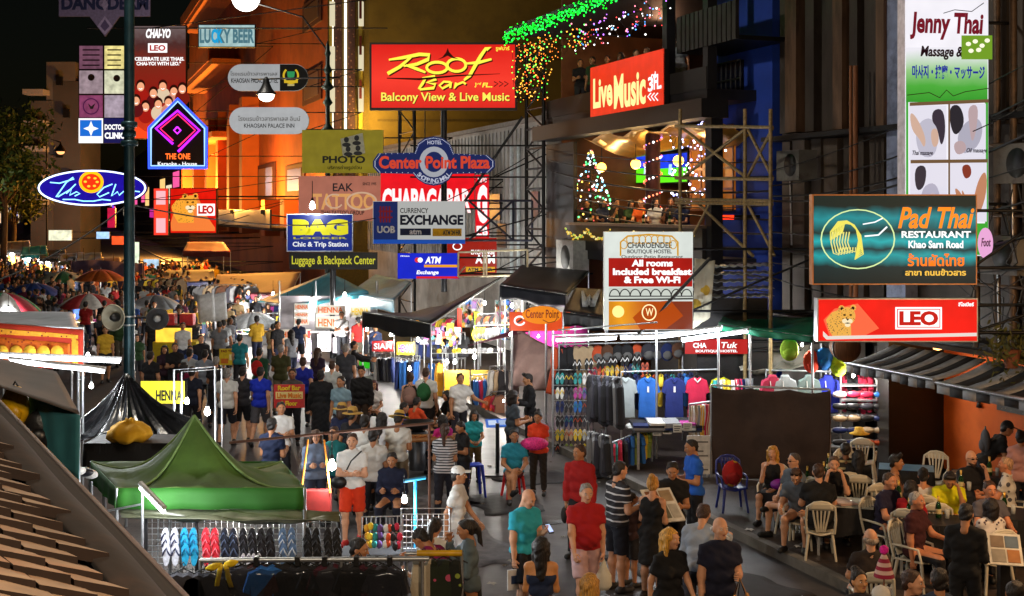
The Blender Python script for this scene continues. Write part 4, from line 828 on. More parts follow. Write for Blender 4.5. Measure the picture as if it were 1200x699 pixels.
for i in range(150):
    h = rn.random(); r = (1-h)*.95+.03; a = rn.uniform(0, 2*PI); mbs[i % 7].ball((r*math.cos(a), r*math.sin(a), .4+h*2.55), .03, 5, 4)
for c, m_ in zip(cols, mbs): m_.build('fairy_light', E(c, 4), t)['kind'] = 'stuff'
def lightstring(name, label, fn, n, cols, r, s, parent=None, seed=1, lampw=0):
    t = thing(name, label, 'string lights', fn(0, random.Random(0)), 0); o0 = V(t.location); rn = random.Random(seed); mbs = [MB() for _ in cols]; pts = []
    for i in range(n):
        p = fn(i/(n-1), rn)-o0; pts.append(p); mbs[rn.randrange(len(cols))].ball(p, r*rn.uniform(.6, 1.3), 5, 4)
    MB().tube(pts, .008, 4).build('wire', BLK, t)
    for c, m_ in zip(cols, mbs):
        if m_.v: m_.build('bulb_row', E(c, s), t)['kind'] = 'stuff'
    return t
bw = b.w
lightstring('string_lights', 'dense green light garland along the upper bar roof edge', lambda u, r: bw(-.8+u*(xb+.6), -1.12, 10.66)+V((r.gauss(0, .04), r.gauss(0, .04), r.gauss(0, .1))), 560, ['#10e828', '#08c818', '#20ff50', '#08d830'], .022, 4.5)
for k in range(3): lightstring('string_lights', ['tangle of orange and green lights on the bar corner', 'amber lights looped under the upper bar roof', 'mixed coloured lights by the upper bar post'][k], lambda u, r: bw(-.6+xb*[.0, .05, .45][k]+u*[2.6, xb*.5, xb*.5][k]+r.gauss(0, .12), -1.0+r.random()*.5, 10.4-[1.9, .8, .8][k]*abs(math.sin(u*(5+k)*PI))*r.uniform(.5, 1)), [190, 110, 110][k], [['#ff9a28', '#58e848', '#ffb84a', '#ff5a28'], ['#ffa838', '#ff7a28', '#58e858'], ['#c070ff', '#ff8aa0', '#58a8ff', '#ffffff', '#ff4848']][k], .02, 3.5, seed=k)
lightstring('string_lights', 'gold tinsel garland hanging under the lower bar counter', lambda u, r: bw(xa+.1+u*(xb-xa-.4), -.3, 4.72-.22*abs(math.sin(u*PI*5))+r.gauss(0, .03)), 150, ['#e8c850', '#d8a838', '#f0e090', '#a8c858'], .03, 1.1)
lightstring('string_lights', 'red garland with white bulbs spiralling up the bar column', lambda u, r: bw(b.x(765, .8)+.24*math.cos(u*40), .8+.24*math.sin(u*40), 4.3+u*3), 90, ['#ff5048', '#ffffff', '#ff8a60', '#b080ff'], .028, 3)
MB().tube([(0, 0, 0), (0, 0, 3.25)], .2, 12).build('column', M('#3a0f0c'), b.root, (b.x(765, .8), .8, 4.15))
b2 = b
for y0, y1, n, nm in ((0, 0, 0, ''),): pass
t = thing('wall_unit', 'pale air conditioner box on the black bar wall', 'air conditioner', b.w(b.x(678), -.5, zat(320, 38)), RZ)
MB().bx(-.5, .8, 0, .49, 0, 1.0).build('case', M('#9a9c9a', .5), t); MB().lathe([(.0, 0), (.36, 0), (.36, -.03), (.32, -.04)], 16, 0, (.2, -.001, .5), (0, -1, 0)).build('fan_grille', M('#4a4c4c'), t)
# blue annex with balcony, grille and lit orange window
b = Bd('blue_annex', 'deep blue rendered annex with barred window and dark balcony', 15.4, 826); BX = b
BLUE = M('#12389a', .8, .15, 2)
xe = b.x(905); b.p('wall', [(0, xe, 0, 5, .15, 15)], BLUE); b.p('balcony', [(b.x(806, -1), b.x(876, -1), -1.3, 0, b.z(68, 840), b.z(68, 840)+.1)], DARKST)
mb = MB(); n = 26
for i in range(n): x = b.x(806, -1)+(b.x(876, -1)-b.x(806, -1))*i/n; mb.bx(x, x+.16, -1.3-.03*(i % 2), -1.24, b.z(68, 840), b.z(27, 840))
mb.build('balcony_cladding', M('#2a2826', .6, .4, 3, metal=.3), b.root); x0, x1 = b.x(818), b.x(872); z0, z1 = b.z(118, 845), b.z(76, 845)
f = b.p('window', [(x0, x1, -.03, .02, z0, z1)], M('#0a1226', .2)); mb = MB()
for i in range(11): x = x0+(x1-x0)*i/10; mb.tube([(x, -.1, z0), (x, -.1, z1)], .02, 5)
for z in (z0, (z0+z1)/2, z1): mb.tube([(x0, -.1, z), (x1, -.1, z)], .025, 5)
mb.build('grille', BLK, f); x0, x1 = b.x(812), b.x(862); z0, z1 = b.z(246, 838), b.z(150, 838)
f = b.p('window', [(x0, x1, -.05, .02, z0, z1)], E('#c8701c', .55, var=.4)); mb = MB()
for i in range(5): x = x0+(x1-x0)*i/4; mb.bx(x-.03, x+.03, -.08, -.051, z0, z1)
for i in range(5): z = z0+(z1-z0)*i/4; mb.bx(x0, x1, -.085, -.051, z-.03, z+.03)
mb.build('frame', WOOD, f)
lightstring('string_lights', 'white and violet fairy lights hung before the orange window', lambda u, r: b.w(x0-.8+(x1-x0+.6)*abs(((u*5) % 2)-1)+r.gauss(0, .1), -.25, z1+.2-(z1-z0)*u+r.gauss(0, .1)), 120, ['#ffffff', '#d0c8ff', '#a8b0ff'], .028, 6)
t = Sg('led_sign', 'small glowing red led strip below the scaffold', (843, 252.5, 860, 257.5), yR(15.1, 850)-1, BLK, E('#ff3010', 3), .05, arm=15.4)
# scaffold in front of the annex
t = thing('scaffold', 'rusty tube scaffold with crossed braces beside the bar terrace', 'scaffold', SP(13.6, 0, 0), RZ); sx = lambda px: -(SD[0]*((px-600)/F*yR(13.6, px))+SD[1]*yR(13.6, px)); sz = lambda py, px: zat(py, yR(13.6, px))
SCF = M('#8a7650', .5, .35, 15, metal=.3)
mb = MB(); pr = [((797, 440), (797, 128)), ((873, 440), (873, 128)), ((903, 440), (903, 128))]
for a, c in pr: mb.tube([(sx(a[0]), 0, .15), (sx(c[0]), 0, sz(c[1], c[0]))], .045, 6)
mb.build('standard', SCF, t); mb = MB()
for y in (148, 209, 234, 238): mb.tube([(sx(792), 0, sz(y, 792)), (sx(905), 0, sz(y+1.5, 905))], .04, 6)
mb.build('ledger', SCF, t); mb = MB()
for a, c in (((797, 209), (873, 150)), ((797, 150), (873, 209)), ((873, 150), (903, 209)), ((873, 209), (903, 150)), ((815, 238), (880, 300)), ((873, 238), (905, 300)), ((797, 300), (830, 238))): mb.tube([(sx(a[0]), .05, sz(a[1], a[0])), (sx(c[0]), .05, sz(c[1], c[0]))], .035, 6)
mb.build('brace', SCF, t)
def ladder_mast(name, label, px0, px1, py0, R, seg):
    t = thing(name, label, 'scaffold mast', SP(R, 0, 0), RZ); X = lambda px: -(SD[0]*((px-600)/F*yR(R, px))+SD[1]*yR(R, px)); z1 = zat(py0, yR(R, px0)); a, c = X(px0), X(px1)
    mb = MB(); mb.tube([(a, 0, 0.15), (a, 0, z1)], .06, 6); mb.tube([(c, 0, .15), (c, 0, z1)], .06, 6); mb.build('standard', DARKST, t); mb = MB()
    for i in range(seg): z = .3+(z1-.3)*i/seg; zz = .3+(z1-.3)*(i+1)/seg; mb.tube([(a, 0, z), (c, 0, z)], .035, 5); mb.tube([(a, 0, z), (c, 0, zz)] if i % 2 else [(c, 0, z), (a, 0, zz)], .035, 5)
    mb.build('brace', DARKST, t)
ladder_mast('scaffold_mast', 'tall thin dark lattice mast against the white wall', 617, 637, 60, 14.0, 16); ladder_mast('scaffold_mast', 'shorter dark lattice mast left of the plaza sign', 468, 486, 130, 14.2, 9)
# white market wall
b = Bd('white_building', 'low white rendered building with corrugated wall behind the signs', 15.5, 432)
WW = M('#b8b6b2', .8, .2, 1.2, .15, kind='stain:.7:#8a8884'); xe = b.x(641); b.p('wall', [(0, xe, 0, 6, .15, 8.35)], WW); mb = MB()
for i in range(60): x = xe*i/60; mb.bx(x, x+.08, -.05, .001, 3.2, 8.2)
mb.build('rib', WW, b.root); b.p('coping', [(-.1, xe+.1, -.15, 6.1, 8.35, 8.5)], M('#8a8680'))
for px, y0, y1, wd in ((576, 228, 258, 12), (601, 234, 262, 8), (625, 225, 255, 8), (585, 262, 290, 10)):
    f = b.p('window', [(b.x(px), b.x(px+wd), -.08, .01, b.z(y1, px), b.z(y0, px))], M('#3a3c44', .3)); b_ = b
for px in (604, 612): MB().tube([(b.x(px), -.14, .3), (b.x(px), -.14, 7.6)], .07, 8).build('drainpipe', M('#c8d4d8'), b.root)
# yellow block with the lit corner
Yc = 71.0; yl = P(432, 246, Yc).x; yr_ = P(700, 246, Yc).x
t = thing('yellow_building', 'tall mustard rendered block with brightly lit corner strips', 'building', (yl, Yc, 0)); YW = M('#8a6a1e', .8, .15, .5, kind='stain:.35:#6a5018')
MB().bx(0, yr_-yl, 0, 14, 0, 26).build('wall', YW, t); mb = MB()
for z in (10.2, 13.6, 17): mb.bx(.5, yr_-yl, -.12, .0, z, z+.12)
mb.build('band', M('#6a5018'), t)
k_ = lambda px: P(px, 246, Yc).x-yl
for px in (386.5, 421): MB().bx(k_(px), k_(px+4.5), -.3, 0, 5, 22).build('pilaster', M('#b89a30', .8), t)
for px in (393, 408.5): MB().bx(k_(px), k_(px+8), -.25, .6, 5, 22).build('lattice_strip', M('#4a2418', .6, .3, 8, kind='print:5:.25:#8a5a40'), t)
MB().bx(k_(384), k_(432), .0, 8, 0, 26).build('corner_block', M('#7a6020', .8), t)
for px in (404.5, 390.5): MB().bx(k_(px), k_(px+(2.6 if px > 400 else 1.2)), -.4, -.26, zat(152, Yc), 22).build('light_strip', E('#fff4e0', 2.2 if px > 400 else 1.6), t)
for y in (18, 70, 118):
    for px in (388, 421.5): MB().bx(k_(px), k_(px+5.5), -.6, -.31, zat(y+14, Yc), zat(y-14, Yc)).build('window', E('#e8dcb8', .9), t)
for y in (2, 44, 95): MB().bx(k_(422.5), k_(425.5), -.65, -.601, zat(y+22, Yc), zat(y, Yc)).build('shutter', M('#6a1c10'), t)
for k in range(3):
    mb = MB().tube([(0, 0, 0), (0, 0, 2.5)], .03, 5)
    for i in range(4): mb.tube([(-.5+.08*i, 0, 1.5+.28*i), (.5-.08*i, 0, 1.5+.28*i)], .018, 4)
    tt = tag(mb.build('aerial', DARKST, None, P(487+k*9, 70, 60)+V((0, 0, -.9)), .4*k), 'thin television aerial standing above the white building roof', 'aerial', 'television aerials')
    tt.location.z = 8.5; tt.location.y = 57+k*1.5; tt.location.x = (470+k*14-600)/F*tt.location.y
lamp(P(428, 140, 69.2), 500, (1, .72, .2), .3); lamp(P(500, 175, 62), 650, (1, .62, .15), .4)
# orange lit block
b = Bd('orange_building', 'orange lit building with tall fins and stepped balconies', 14.5, 222); OW = M('#a85418', .8, .12, .4, kind='stain:.3:#7a3a10')
xe = b.x(384); b.p('wall', [(0, xe, 0, 10, 0, 28)], OW)
for px in (226, 240, 256, 270, 284, 300, 328, 352): b.p('fin', [(b.x(px), b.x(px)+1.6, -1.3, .0, 3.5, 14 if px < 310 else 6)], M('#b8602a', .8, .1, 1))
for py in (22, 98, 172): b.p('balcony', [(b.x(240), b.x(282), -2.4, 0, b.z(py, 255), b.z(py, 255)+.5)], M('#c8742e', .8)); b.p('balcony_front', [(b.x(240), b.x(278), -2.5, -2.41, b.z(py, 255)+.5, b.z(py, 255)+1.6)], OW)
for px, y0, y1 in ((356, 8, 40), (356, 88, 125), (302, 195, 235), (336, 195, 230)):
    f = b.p('window', [(b.x(px), b.x(px+22), -.1, .01, b.z(y1, px), b.z(y0, px))], M('#4a2018')); b_ = b; MB().bx(b.x(px+3), b.x(px+19), -.14, -.101, b.z(y1, px)+.3, b.z(y0, px)-.3).build('pane', M('#7a6a5c', .3), f)
for px, w_ in ((232, 700), (268, 650), (330, 260), (376, 130)):
    x = b.x(px); tt = thing('floodlight', 'small orange floodlight washing up the finned facade', 'floodlight', b.w(x, -3.4, 5.2), RZ, 'facade floodlights'); MB().bx(-.25, .25, -.15, .15, -.15, .1).build('housing', BLK, tt); MB().bx(-.22, .22, -.12, .12, .1, .13).build('lens', E('#ff9a30', 5), tt); MB().tube([(0, 0, -.15), (0, 3.4, -.6)], .05, 5).build('bracket', BLK, tt)
    lamp((0, -.2, .5), w_*26, (1, .42, .07), .3, parent=tt)
b.p('awning', [(b.x(222), xe, -3.2, 0, 4.1, 4.25)], M('#2a1a14')); b.p('railing', [(b.x(300), xe, -3.3, -3.2, 4.25, 5.3)], M('#14100e', .5, .3, 8, kind='stripe:X:2.5:.5:#050505'))
# the street beyond: a dim purple row, a pale block, the dark left row
b = Bd('shop_row', 'distant purple and pink lit shop row beyond the orange block', 14.5, 128); xe = b.x(221); b.p('wall', [(0, xe, 0, 8, 0, 16)], M('#3a2a40', .8, .2, .3))
rn = random.Random(11)
for i in range(22):
    x = xe*(i+.2)/22; z = 3.6+rn.random()*6; b.p('window', [(x, x+xe/30, -.1, .01, z, z+1.5+rn.random()*2)], E(rn.choice(['#c02890', '#ff5aa0', '#8040ff', '#f0e0c0', '#e02848', '#60b0ff', '#ffd080', '#3a2a50']), 1.1, var=.2))
t = thing('pale_block', 'dim grey stepped apartment block against the black sky', 'building', P(64, 260, 150)); t.location.z = 0; k = 150/F
for x0, x1, y0, y1, m in ((52, 86, 72, 260, '#55555c'), (34, 60, 118, 260, '#44444a'), (60, 92, 95, 260, '#3a3a40')): MB().bx((x0-64)*k, (x1-64)*k, (x1-x0)*.02, 8, 0, zat(y0, 150)).build('wall', M(m, .9, .2, .3), t)
for i, y in enumerate((112, 148, 178, 210, 240)): MB().bx((32-64)*k, (56-64)*k, -1.5, .6, zat(y, 150), zat(y-6, 150)).build('balcony', M('#8a8a90', .9), t)
for i, (x, y) in enumerate(((66, 90), (74, 128), (40, 165), (66, 175), (80, 200), (46, 225))): MB().bx((x-64)*k, (x+7-64)*k, -.1, .3, zat(y+10, 150), zat(y, 150)).build('window', M('#101014', .3), t)
lamp(P(75, 215, 138), 1500, (.9, .9, 1), .5)  # light without a fixture, added to lift the dim block
b = Bd('shophouse_row', 'dark shophouse row on the left side of the street', -8, 60, t0=320); bw_ = b.root; b.root.rotation_euler.z = RZ
MB().bx(0, 255, -9, 0, 0, 11).build('wall', M('#221e22', .9, .2, .2), b.root)
for i in range(24): z = 2.2+rn.random()*4; x = 20+i*9.5; MB().bx(x, x+2.4, -.01, .1, z, z+1.8).build('window', E(rn.choice(['#ffe0b0', '#e0f0ff', '#ff8040', '#c8c0ff', '#303038', '#282830']), .9, var=.3), b.root)
def tree(label, loc, h, r, seed, col):
    t = thing('tree', label, 'tree', loc, 0, 'trees at the left edge'); rn = random.Random(seed)
    mb = MB().tube([(0, 0, 0), (.2, 0, h*.4), (0, .2, h*.75)], [.28, .2, .1], 7)
    tips = []
    for i in range(7): a = rn.uniform(0, 2*PI); p = V((math.cos(a)*r*.6, math.sin(a)*r*.6, h*rn.uniform(.6, .95))); tips.append(p); mb.tube([(.1, 0, h*.42), tuple(p)], [.1, .03], 5)
    mb.build('trunk', M('#3a2c20'), t); mb = MB()
    for i in range(2600):
        c = rn.choice(tips)+V((rn.gauss(0, r*.3), rn.gauss(0, r*.3), rn.gauss(0, r*.25))); a = V((rn.gauss(0, 1), rn.gauss(0, 1), rn.gauss(0, 1))).normalized()*.28; d = V((rn.gauss(0, 1), rn.gauss(0, 1), rn.gauss(0, 1))).normalized()*.14; mb.add([c-a, c+d, c+a, c-d], [(0, 1, 2, 3)])
    mb.build('crown', M(col, .7, .3, 2), t)
tree('dark leafy tree above the stalls at the left edge', P(3, 246, 96)*1+V((0, 0, -CH)), 13, 3.2, 1, '#2c4a1c'); tree('smaller yellow green tree behind the leafy left tree', P(14, 246, 112)+V((0, 0, -CH)), 9, 2.2, 2, '#4a5a1c')
lamp(P(6, 230, 92), 80, (1, .9, .6), .3)
# ------------------------------------------------------------------ lamp posts, loudspeakers, cables
TEAL = M('#1d3a42', .4, .25, 6, .1, metal=.5)
t = thing('lamp_post', 'tall dark teal lamp post rising through the left stalls', 'lamp post', P(151.5, 246, 24)+V((0, 0, -CH+.15)))
MB().tube([(0, 0, 0), (0, 0, 6.0), (0, 0, 13)], [.105, .1, .085], 14).build('pole', TEAL, t); MB().lathe([(.2, 0), (.2, .5), (.15, .62), (.11, .8)], 14).build('base', TEAL, t)
for y, r in ((168, .16), (146, .15), (157, .125)): MB().lathe([(.1, -.06), (r, -.04), (r, .04), (.1, .06)], 14, 0, (0, 0, zat(y, 24)-.15)).build('collar', TEAL, t)
for y in (371, 381): MB().lathe([(.105, -.015), (.118, -.012), (.118, .012), (.105, .015)], 14, 0, (0, 0, zat(y, 24)-.15)).build('clamp', ALU, t)
for px, py, r, sd, lb in ((132, 372.5, 15, -.25, 'cream horn loudspeaker left of the lamp post'), (184.5, 374, 12.5, .3, 'grey horn loudspeaker right of the lamp post')):
    Y = 23.7; s = thing('loudspeaker', lb, 'loudspeaker', P(px, py, Y), sd); k = Y/F; R_ = r*k
    MB().lathe([(R_*.99, 0), (R_*1.06, -.01), (R_, -.02), (R_*.6, -.16), (R_*.3, -.25), (R_*.26, -.36), (.0, -.36)], 22, 0, (0, 0, 0), (0, -1, 0)).lathe([(R_*.97, 0), (R_*.58, -.14), (R_*.28, -.22), (0, -.22)], 22, 0, (0, 0, 0), (0, -1, 0)).build('horn', M('#a8a490' if px < 150 else '#4a4a4c', .5, .1), s)
    MB().lathe([(0, .04), (.05, .03), (R_*.34, -.05), (R_*.36, -.13), (0, -.2)], 14, 0, (0, 0, 0), (0, -1, 0)).build('driver', M('#161616' if px < 150 else '#8a8a88', .5), s); q = V((P(151.5, py, 24).x-s.location.x, .33, 0)); q.rotate(Matrix.Rotation(-sd, 3, 'Z')); MB().tube([(0, .3, 0), tuple(q)], .025, 6).build('bracket', BLK, s)
def cable(a, c, sag, lb, r=.016): 
    pts = [a+(c-a)*(i/12)-V((0, 0, sag*4*(i/12)*(1-i/12))) for i in range(13)]; o = V(a); tag(MB().tube([p-o for p in pts], r, 5).build('overhead_cable', BLK, None, o), lb, 'cable')
cable(P(-20, 335, 22), P(150, 240, 24), .15, 'black cable sloping down left from the lamp post'); cable(P(152, 240, 24), P(440, 256, 40), .3, 'black cable from the lamp post across to the bank sign'); cable(P(440, 270, 40), P(640, 170, 41), .2, 'thin cable rising from the bank sign to the bar corner'); cable(P(905, 230, 24), P(1060, 206, 22.9), .1, 'slack cable over the dark panels to the massage sign'); cable(P(1080, 176, 22), P(1240, 100, 20), .1, 'cable crossing the massage sign pictures', .01)
t = thing('lamp_post', 'black ornate post carrying a shaded street lamp and white globe', 'lamp post', P(384, 246, 54)+V((0, 0, -CH+.15))); k = 54/F; zz = lambda y: zat(y, 54)-.15; xx = lambda px: (px-384)*k
MB().tube([(0, 0, 0), (0, 0, zz(55)), (0, 0, zz(48))], [.12, .09, .02], 10).build('pole', M('#10201c', .5), t)
for y, r in ((150, .3), (118, .22), (100, .28), (80, .2), (60, .14)): MB().lathe([(.08, -.25), (r, -.1), (r*.6, .05), (.08, .2)], 12, 0, (0, 0, zz(y))).build('ornament', M('#0e2a20', .5), t)
MB().tube([(xx(398), 0, zz(91)), (xx(296), 0, zz(93))], .04, 6).build('arm', BLK, t); MB().tube([(0, 0, zz(60)), (xx(355), 0, zz(20)), (xx(300), 0, zz(4))], .04, 6).build('arm', BLK, t)
MB().lathe([(.05, .75), (.12, .6), (.14, .5), (.25, .25), (.4, .06), (.44, 0), (.1, .02)], 18, 0, (xx(312), 0, zz(111))).build('lamp_shade', M('#141414', .4), t); MB().ball((xx(312), 0, zz(112)), (.34, .34, .27), 16, 10).build('lamp_globe', E('#fff8e8', 5), t); MB().ball((xx(288), 0, zz(-3)), .6, 20, 14).build('lamp_globe', E('#fffaf0', 5), t)
lamp(V((xx(312), -.1, zz(112)-.6)), 350, (1, .9, .75), .3, parent=t); lamp(V((xx(288), -.3, zz(-3)-.9)), 600, (1, .92, .8), .5, parent=t)
t = thing('hanging_lamp', 'small shaded lamp glowing orange before the pale block', 'lamp', P(71, 178, 110)); MB().lathe([(.02, .9), (.1, .6), (.5, .05), (.5, 0)], 12).build('lamp_shade', BLK, t); MB().ball((0, 0, 0), (.35, .35, .25), 10, 6).build('lamp_globe', E('#ffb070', 2), t); MB().tube([(0, 0, .8), (-1.2, 0, 1.2), (-1.2, 0, zat(420, 110)-t.location.z)], .06, 6).build('post', BLK, t)

# street grime: patches, covers, scraps, cable bundles, wall units
rn = random.Random(31)
for i, (px, py, w, dd) in enumerate(((590, 590, 1.6, 1.1), (560, 640, 2.2, .9), (640, 560, 1.2, 2.0), (780, 660, 1.8, 1.4), (500, 590, 1.1, 1.6), (880, 690, 1.5, 1.0))):
    p = G(px, py); struct(MB().sheet(lambda u, v: ((u-.5)*w+.06*math.sin(v*9+i), (v-.5)*dd+.06*math.sin(u*11+i), .008), 8, 8, .004).build('road_patch', M(['#2a292b', '#565254', '#222124'][i % 3], .7, .35, 5, .5), None, p, RZ+.05*i))
for px, py in ((640, 610), (470, 560)): p = G(px, py); t = tag(MB().lathe([(0, .012), (.27, .012), (.28, .006), (.33, .006), (.33, 0)], 24).build('manhole_cover', M('#3a3634', .45, .4, 20, .8, metal=.6, kind='brick:9:#1a1818'), None, p), 'round iron manhole cover in the road, %s' % ('nearer' if px == 640 else 'farther'), 'manhole cover')
for i in range(46):
    p = SP(rn.uniform(4, 12.5), rn.uniform(13, 30), .0); R_ = SR[0]*p.x+SR[1]*p.y; p.z = (.155 if R_ > 10.4 else .003); s_ = rn.uniform(.02, .07)
    tag(MB().sheet(lambda u, v: ((u-.5)*s_*2, (v-.5)*s_*1.4, .004+.02*math.sin(u*4+v*3)**2), 4, 3, .002).build('paper_scrap', M(rn.choice(['#b8b4a8', '#8a8478', '#c8c4bc', '#5a4a3a']), .8), None, p, rn.uniform(0, 6)), 'scrap of litter lying on the road or pavement', 'litter', 'litter scraps')
for i in range(10): cable(P(640+i*3, 175+i*13, yR(13.9, 640)), P(905, 190+i*17, yR(14.6, 905)), .15+.05*(i % 4), 'sagging black cable in the bundle along the bar and annex', .014+.006*(i % 3)); C.objects[-1]['group'] = 'cable bundle along the facades'
for i in range(8): cable(P(905, 200+i*18, yR(14.7, 905)), P(1230, 60+i*42, yR(14.6, 1230)), .2+.08*(i % 3), 'sagging black cable across the clad building', .012+.006*(i % 3)); C.objects[-1]['group'] = 'cables across the clad building'
for px, py, lb in ((1178, 322, 'grimy air conditioner on the clad wall right of the long red sign'), (930, 212, 'grimy air conditioner low on the dark panels left of the teal sign'), (1195, 215, 'grimy air conditioner by the pipes at the right edge')):
    Y = yR(14.9, px); t = thing('wall_unit', lb, 'air conditioner', P(px, py, Y), RZ); MB().bx(-.45, .45, -.15, .3, 0, .65).build('case', M('#6a6862', .6, .25, 3, .1, kind='stain:3:#3a342e'), t); MB().lathe([(0, 0), (.25, 0), (.25, -.03), (.2, -.04)], 16, 0, (.1, -.151, .33), (0, -1, 0)).build('fan_grille', BLK, t); MB().tube([(-.3, .1, 0), (-.32, .15, -1.4)], .02, 5).build('pipe', ALU, t)
# ------------------------------------------------------------------ market stalls
class Proto:
    def __init__(s, name, parts): s.name = name; s.parts = [(n, mb.mesh(n), ms) for n, mb, ms in parts]
    def make(s, loc, rz, label, cat, group=None, cols=(), scale=None):
        for k, (n, me, ms) in enumerate(s.parts):
            if not len(me.materials):
                for m in ms: me.materials.append(m)
        if s.name is None:
            n, me, ms = s.parts[0]; r = bpy.data.objects.new(n, me); C.objects.link(r); rest = s.parts[1:]; off = 1
            if cols and cols[0] is not None: paint(r, cols[0])
        else: r = bpy.data.objects.new(s.name, None); r.empty_display_size = .1; C.objects.link(r); rest = s.parts; off = 0
        r.location = loc; r.rotation_euler = (0, 0, rz); tag(r, label, cat, group)
        if scale: r.scale = scale if hasattr(scale, '__len__') else (scale,)*3
        for k, (n, me, ms) in enumerate(rest):
            c = bpy.data.objects.new(n, me); C.objects.link(c); c.parent = r
            if k+off < len(cols) and cols[k+off] is not None: paint(c, cols[k+off])
        return r
def blob(outline, th, puff=.0):                        # a stuffed garment: outline in x,z with a rounded edge
    mb = MB(); n = len(outline); cx = sum(p[0] for p in outline)/n; cz = sum(p[1] for p in outline)/n
    sc = lambda k: [(cx+(x-cx)*k, cz+(z-cz)*k) for x, z in outline]
    vs = []
    for k, y in ((.93, -th), (1, -th*.4), (1, th*.4), (.93, th)): vs += [(x, y, z) for x, z in sc(k)]
    ar = sum(outline[i][0]*outline[(i+1) % n][1]-outline[(i+1) % n][0]*outline[i][1] for i in range(n))
    fs = [(r*n+i, r*n+(i+1) % n, (r+1)*n+(i+1) % n, (r+1)*n+i) for r in range(3) for i in range(n)]
    fs += [tuple(range(n))[::-1], tuple(range(3*n, 4*n))]
    if ar > 0: fs = [f[::-1] for f in fs]
    return mb.add(vs, fs, 0, False)
def mirror(h): return h+[(-x, z) for x, z in h[::-1] if abs(x) > 1e-6]
HANG = MB().tube([(0, 0, .1), (.02, 0, .13), (0, 0, .16), (-.025, 0, .13)], .006, 4).tube([(-.2, 0, .0), (0, 0, .1), (.2, 0, .0)], .008, 4)
TS = mirror([(0, .035), (.06, .06), (.1, .04), (.2, .0), (.27, -.2), (.2, -.23), (.19, -.12), (.185, -.3), (.2, -.66), (.1, -.675), (0, -.67)])
HD = mirror([(0, .1), (.07, .09), (.1, .03), (.21, -.02), (.25, -.2), (.27, -.58), (.21, -.6), (.2, -.2), (.2, -.66), (0, -.68)])
PT = mirror([(0, 0), (.17, 0), (.19, -.3), (.15, -.95), (.05, -.95), (.02, -.32), (0, -.3)])
DR = mirror([(0, .0), (.05, .04), (.12, .03), (.15, -.25), (.13, -.38), (.24, -.95), (.1, -.98), (0, -.96)])
p_shirt = Proto(None, [('hanging_shirt', blob(TS, .05), [cloth('#888888')]), ('hanger', HANG, [BLK])])
p_hood = Proto(None, [('hanging_hoodie', blob(HD, .07), [cloth('#888888')]), ('hanger', HANG, [BLK])])
p_pant = Proto(None, [('hanging_trousers', blob(PT, .04), [cloth('#888888')]), ('hanger', HANG, [BLK])])
p_dress = Proto(None, [('hanging_dress', blob(DR, .06), [cloth('#888888')]), ('hanger', HANG, [BLK])])
def sole(dx): 
    o = [(dx+.046*math.sin(a)*(1 if math.cos(a) > 0 else .85)+.006*math.cos(a), .13*math.cos(a)) for a in [2*PI*i/16 for i in range(16)]]
    return MB().prism(o, -.012, .012)
def strap(dx): return MB().tube([(dx-.042, -.012, -.01), (dx-.02, -.04, .04), (dx, -.015, .075), (dx+.02, -.04, .04), (dx+.042, -.012, -.01)], .009, 5)
p_sand = Proto('sandal_pair', [('sole', sole(-.05), [M('#222222', .6)]), ('sole', sole(.05), [M('#222222', .6)]), ('strap', strap(-.05), [M('#222222', .5)]), ('strap', strap(.05), [M('#222222', .5)])])
pb = MB(); pb.ball((0, 0, 0), (.16, .07, .2), 12, 8); pk = MB(); pk.ball((0, -.05, -.06), (.11, .05, .1), 10, 6); ps = MB().tube([(-.03, 0, .19), (0, 0, .24), (.03, 0, .19)], .01, 5)
p_pack = Proto(None, [('backpack', pb, [cloth('#888888')]), ('pocket', pk, [cloth('#666666')]), ('handle', ps, [BLK])])
pu = MB(); pu.ball((0, 0, 0), (.19, .07, .09), 14, 8); p_pouch = Proto(None, [('pouch', pu, [M('#888888', .3, .2, 12, .4)]), ('zip', MB().tube([(-.17, -.03, .06), (0, -.05, .075), (.17, -.03, .06)], .006, 4), [ALU])])
def scarf_mb():
    return MB().sheet(lambda u, v: ((u-.5)*(.16+.06*v)+.015*math.sin(v*9), .03*math.sin(u*14), -v*.9), 10, 6, .008)
p_scarf = Proto(None, [('hanging_scarf', scarf_mb(), [cloth('#888888')])])
cp = MB(); cp.ball((0, 0, .02), (.09, .1, .07), 10, 6); cp.box((0, -.13, .0), (.13, .1, .012)); p_cap = Proto(None, [('peaked_cap', cp, [cloth('#555555')])])
p_bulb = Proto('stall_bulb', [('bulb', MB().lathe([(0, -.1), (.06, -.06), (.065, 0), (.03, .07), (.03, .1)], 10), [E('#fffdf5', 30)]), ('socket', MB().lathe([(.032, .09), (.032, .15), (.01, .17), (.008, .55)], 8), [BLK])])
def bulb(px, py, Y, w, col=(1, .95, .86), where='over the stalls', s=1.0):
    o = p_bulb.make(P(px, py, Y), 0, 'bare bright bulb hanging '+where, 'light bulb', 'bare bulbs over the stalls', scale=s*.72); lamp((0, -.05, -.2), w*1.6, col, .07, parent=o); return o
def tube_light(a, b, w, label, r=.022):
    a, b = V(a), V(b); t = thing('tube_light', label, 'tube light', (a+b)/2); q = (b-a)/2; MB().tube([-q, q], r, 8).build('tube', E('#f4f8ff', 14), t); n = V((0, 0, .045)); MB().tube([-q*1.03+n, q*1.03+n], .03, 6).build('fitting', M('#c8ccd0', .4), t)
    for k in (-.5, .5): lamp(q*k*1.2+V((0, -.03, -.08)), w*.8, (.92, .96, 1), .08, parent=t)
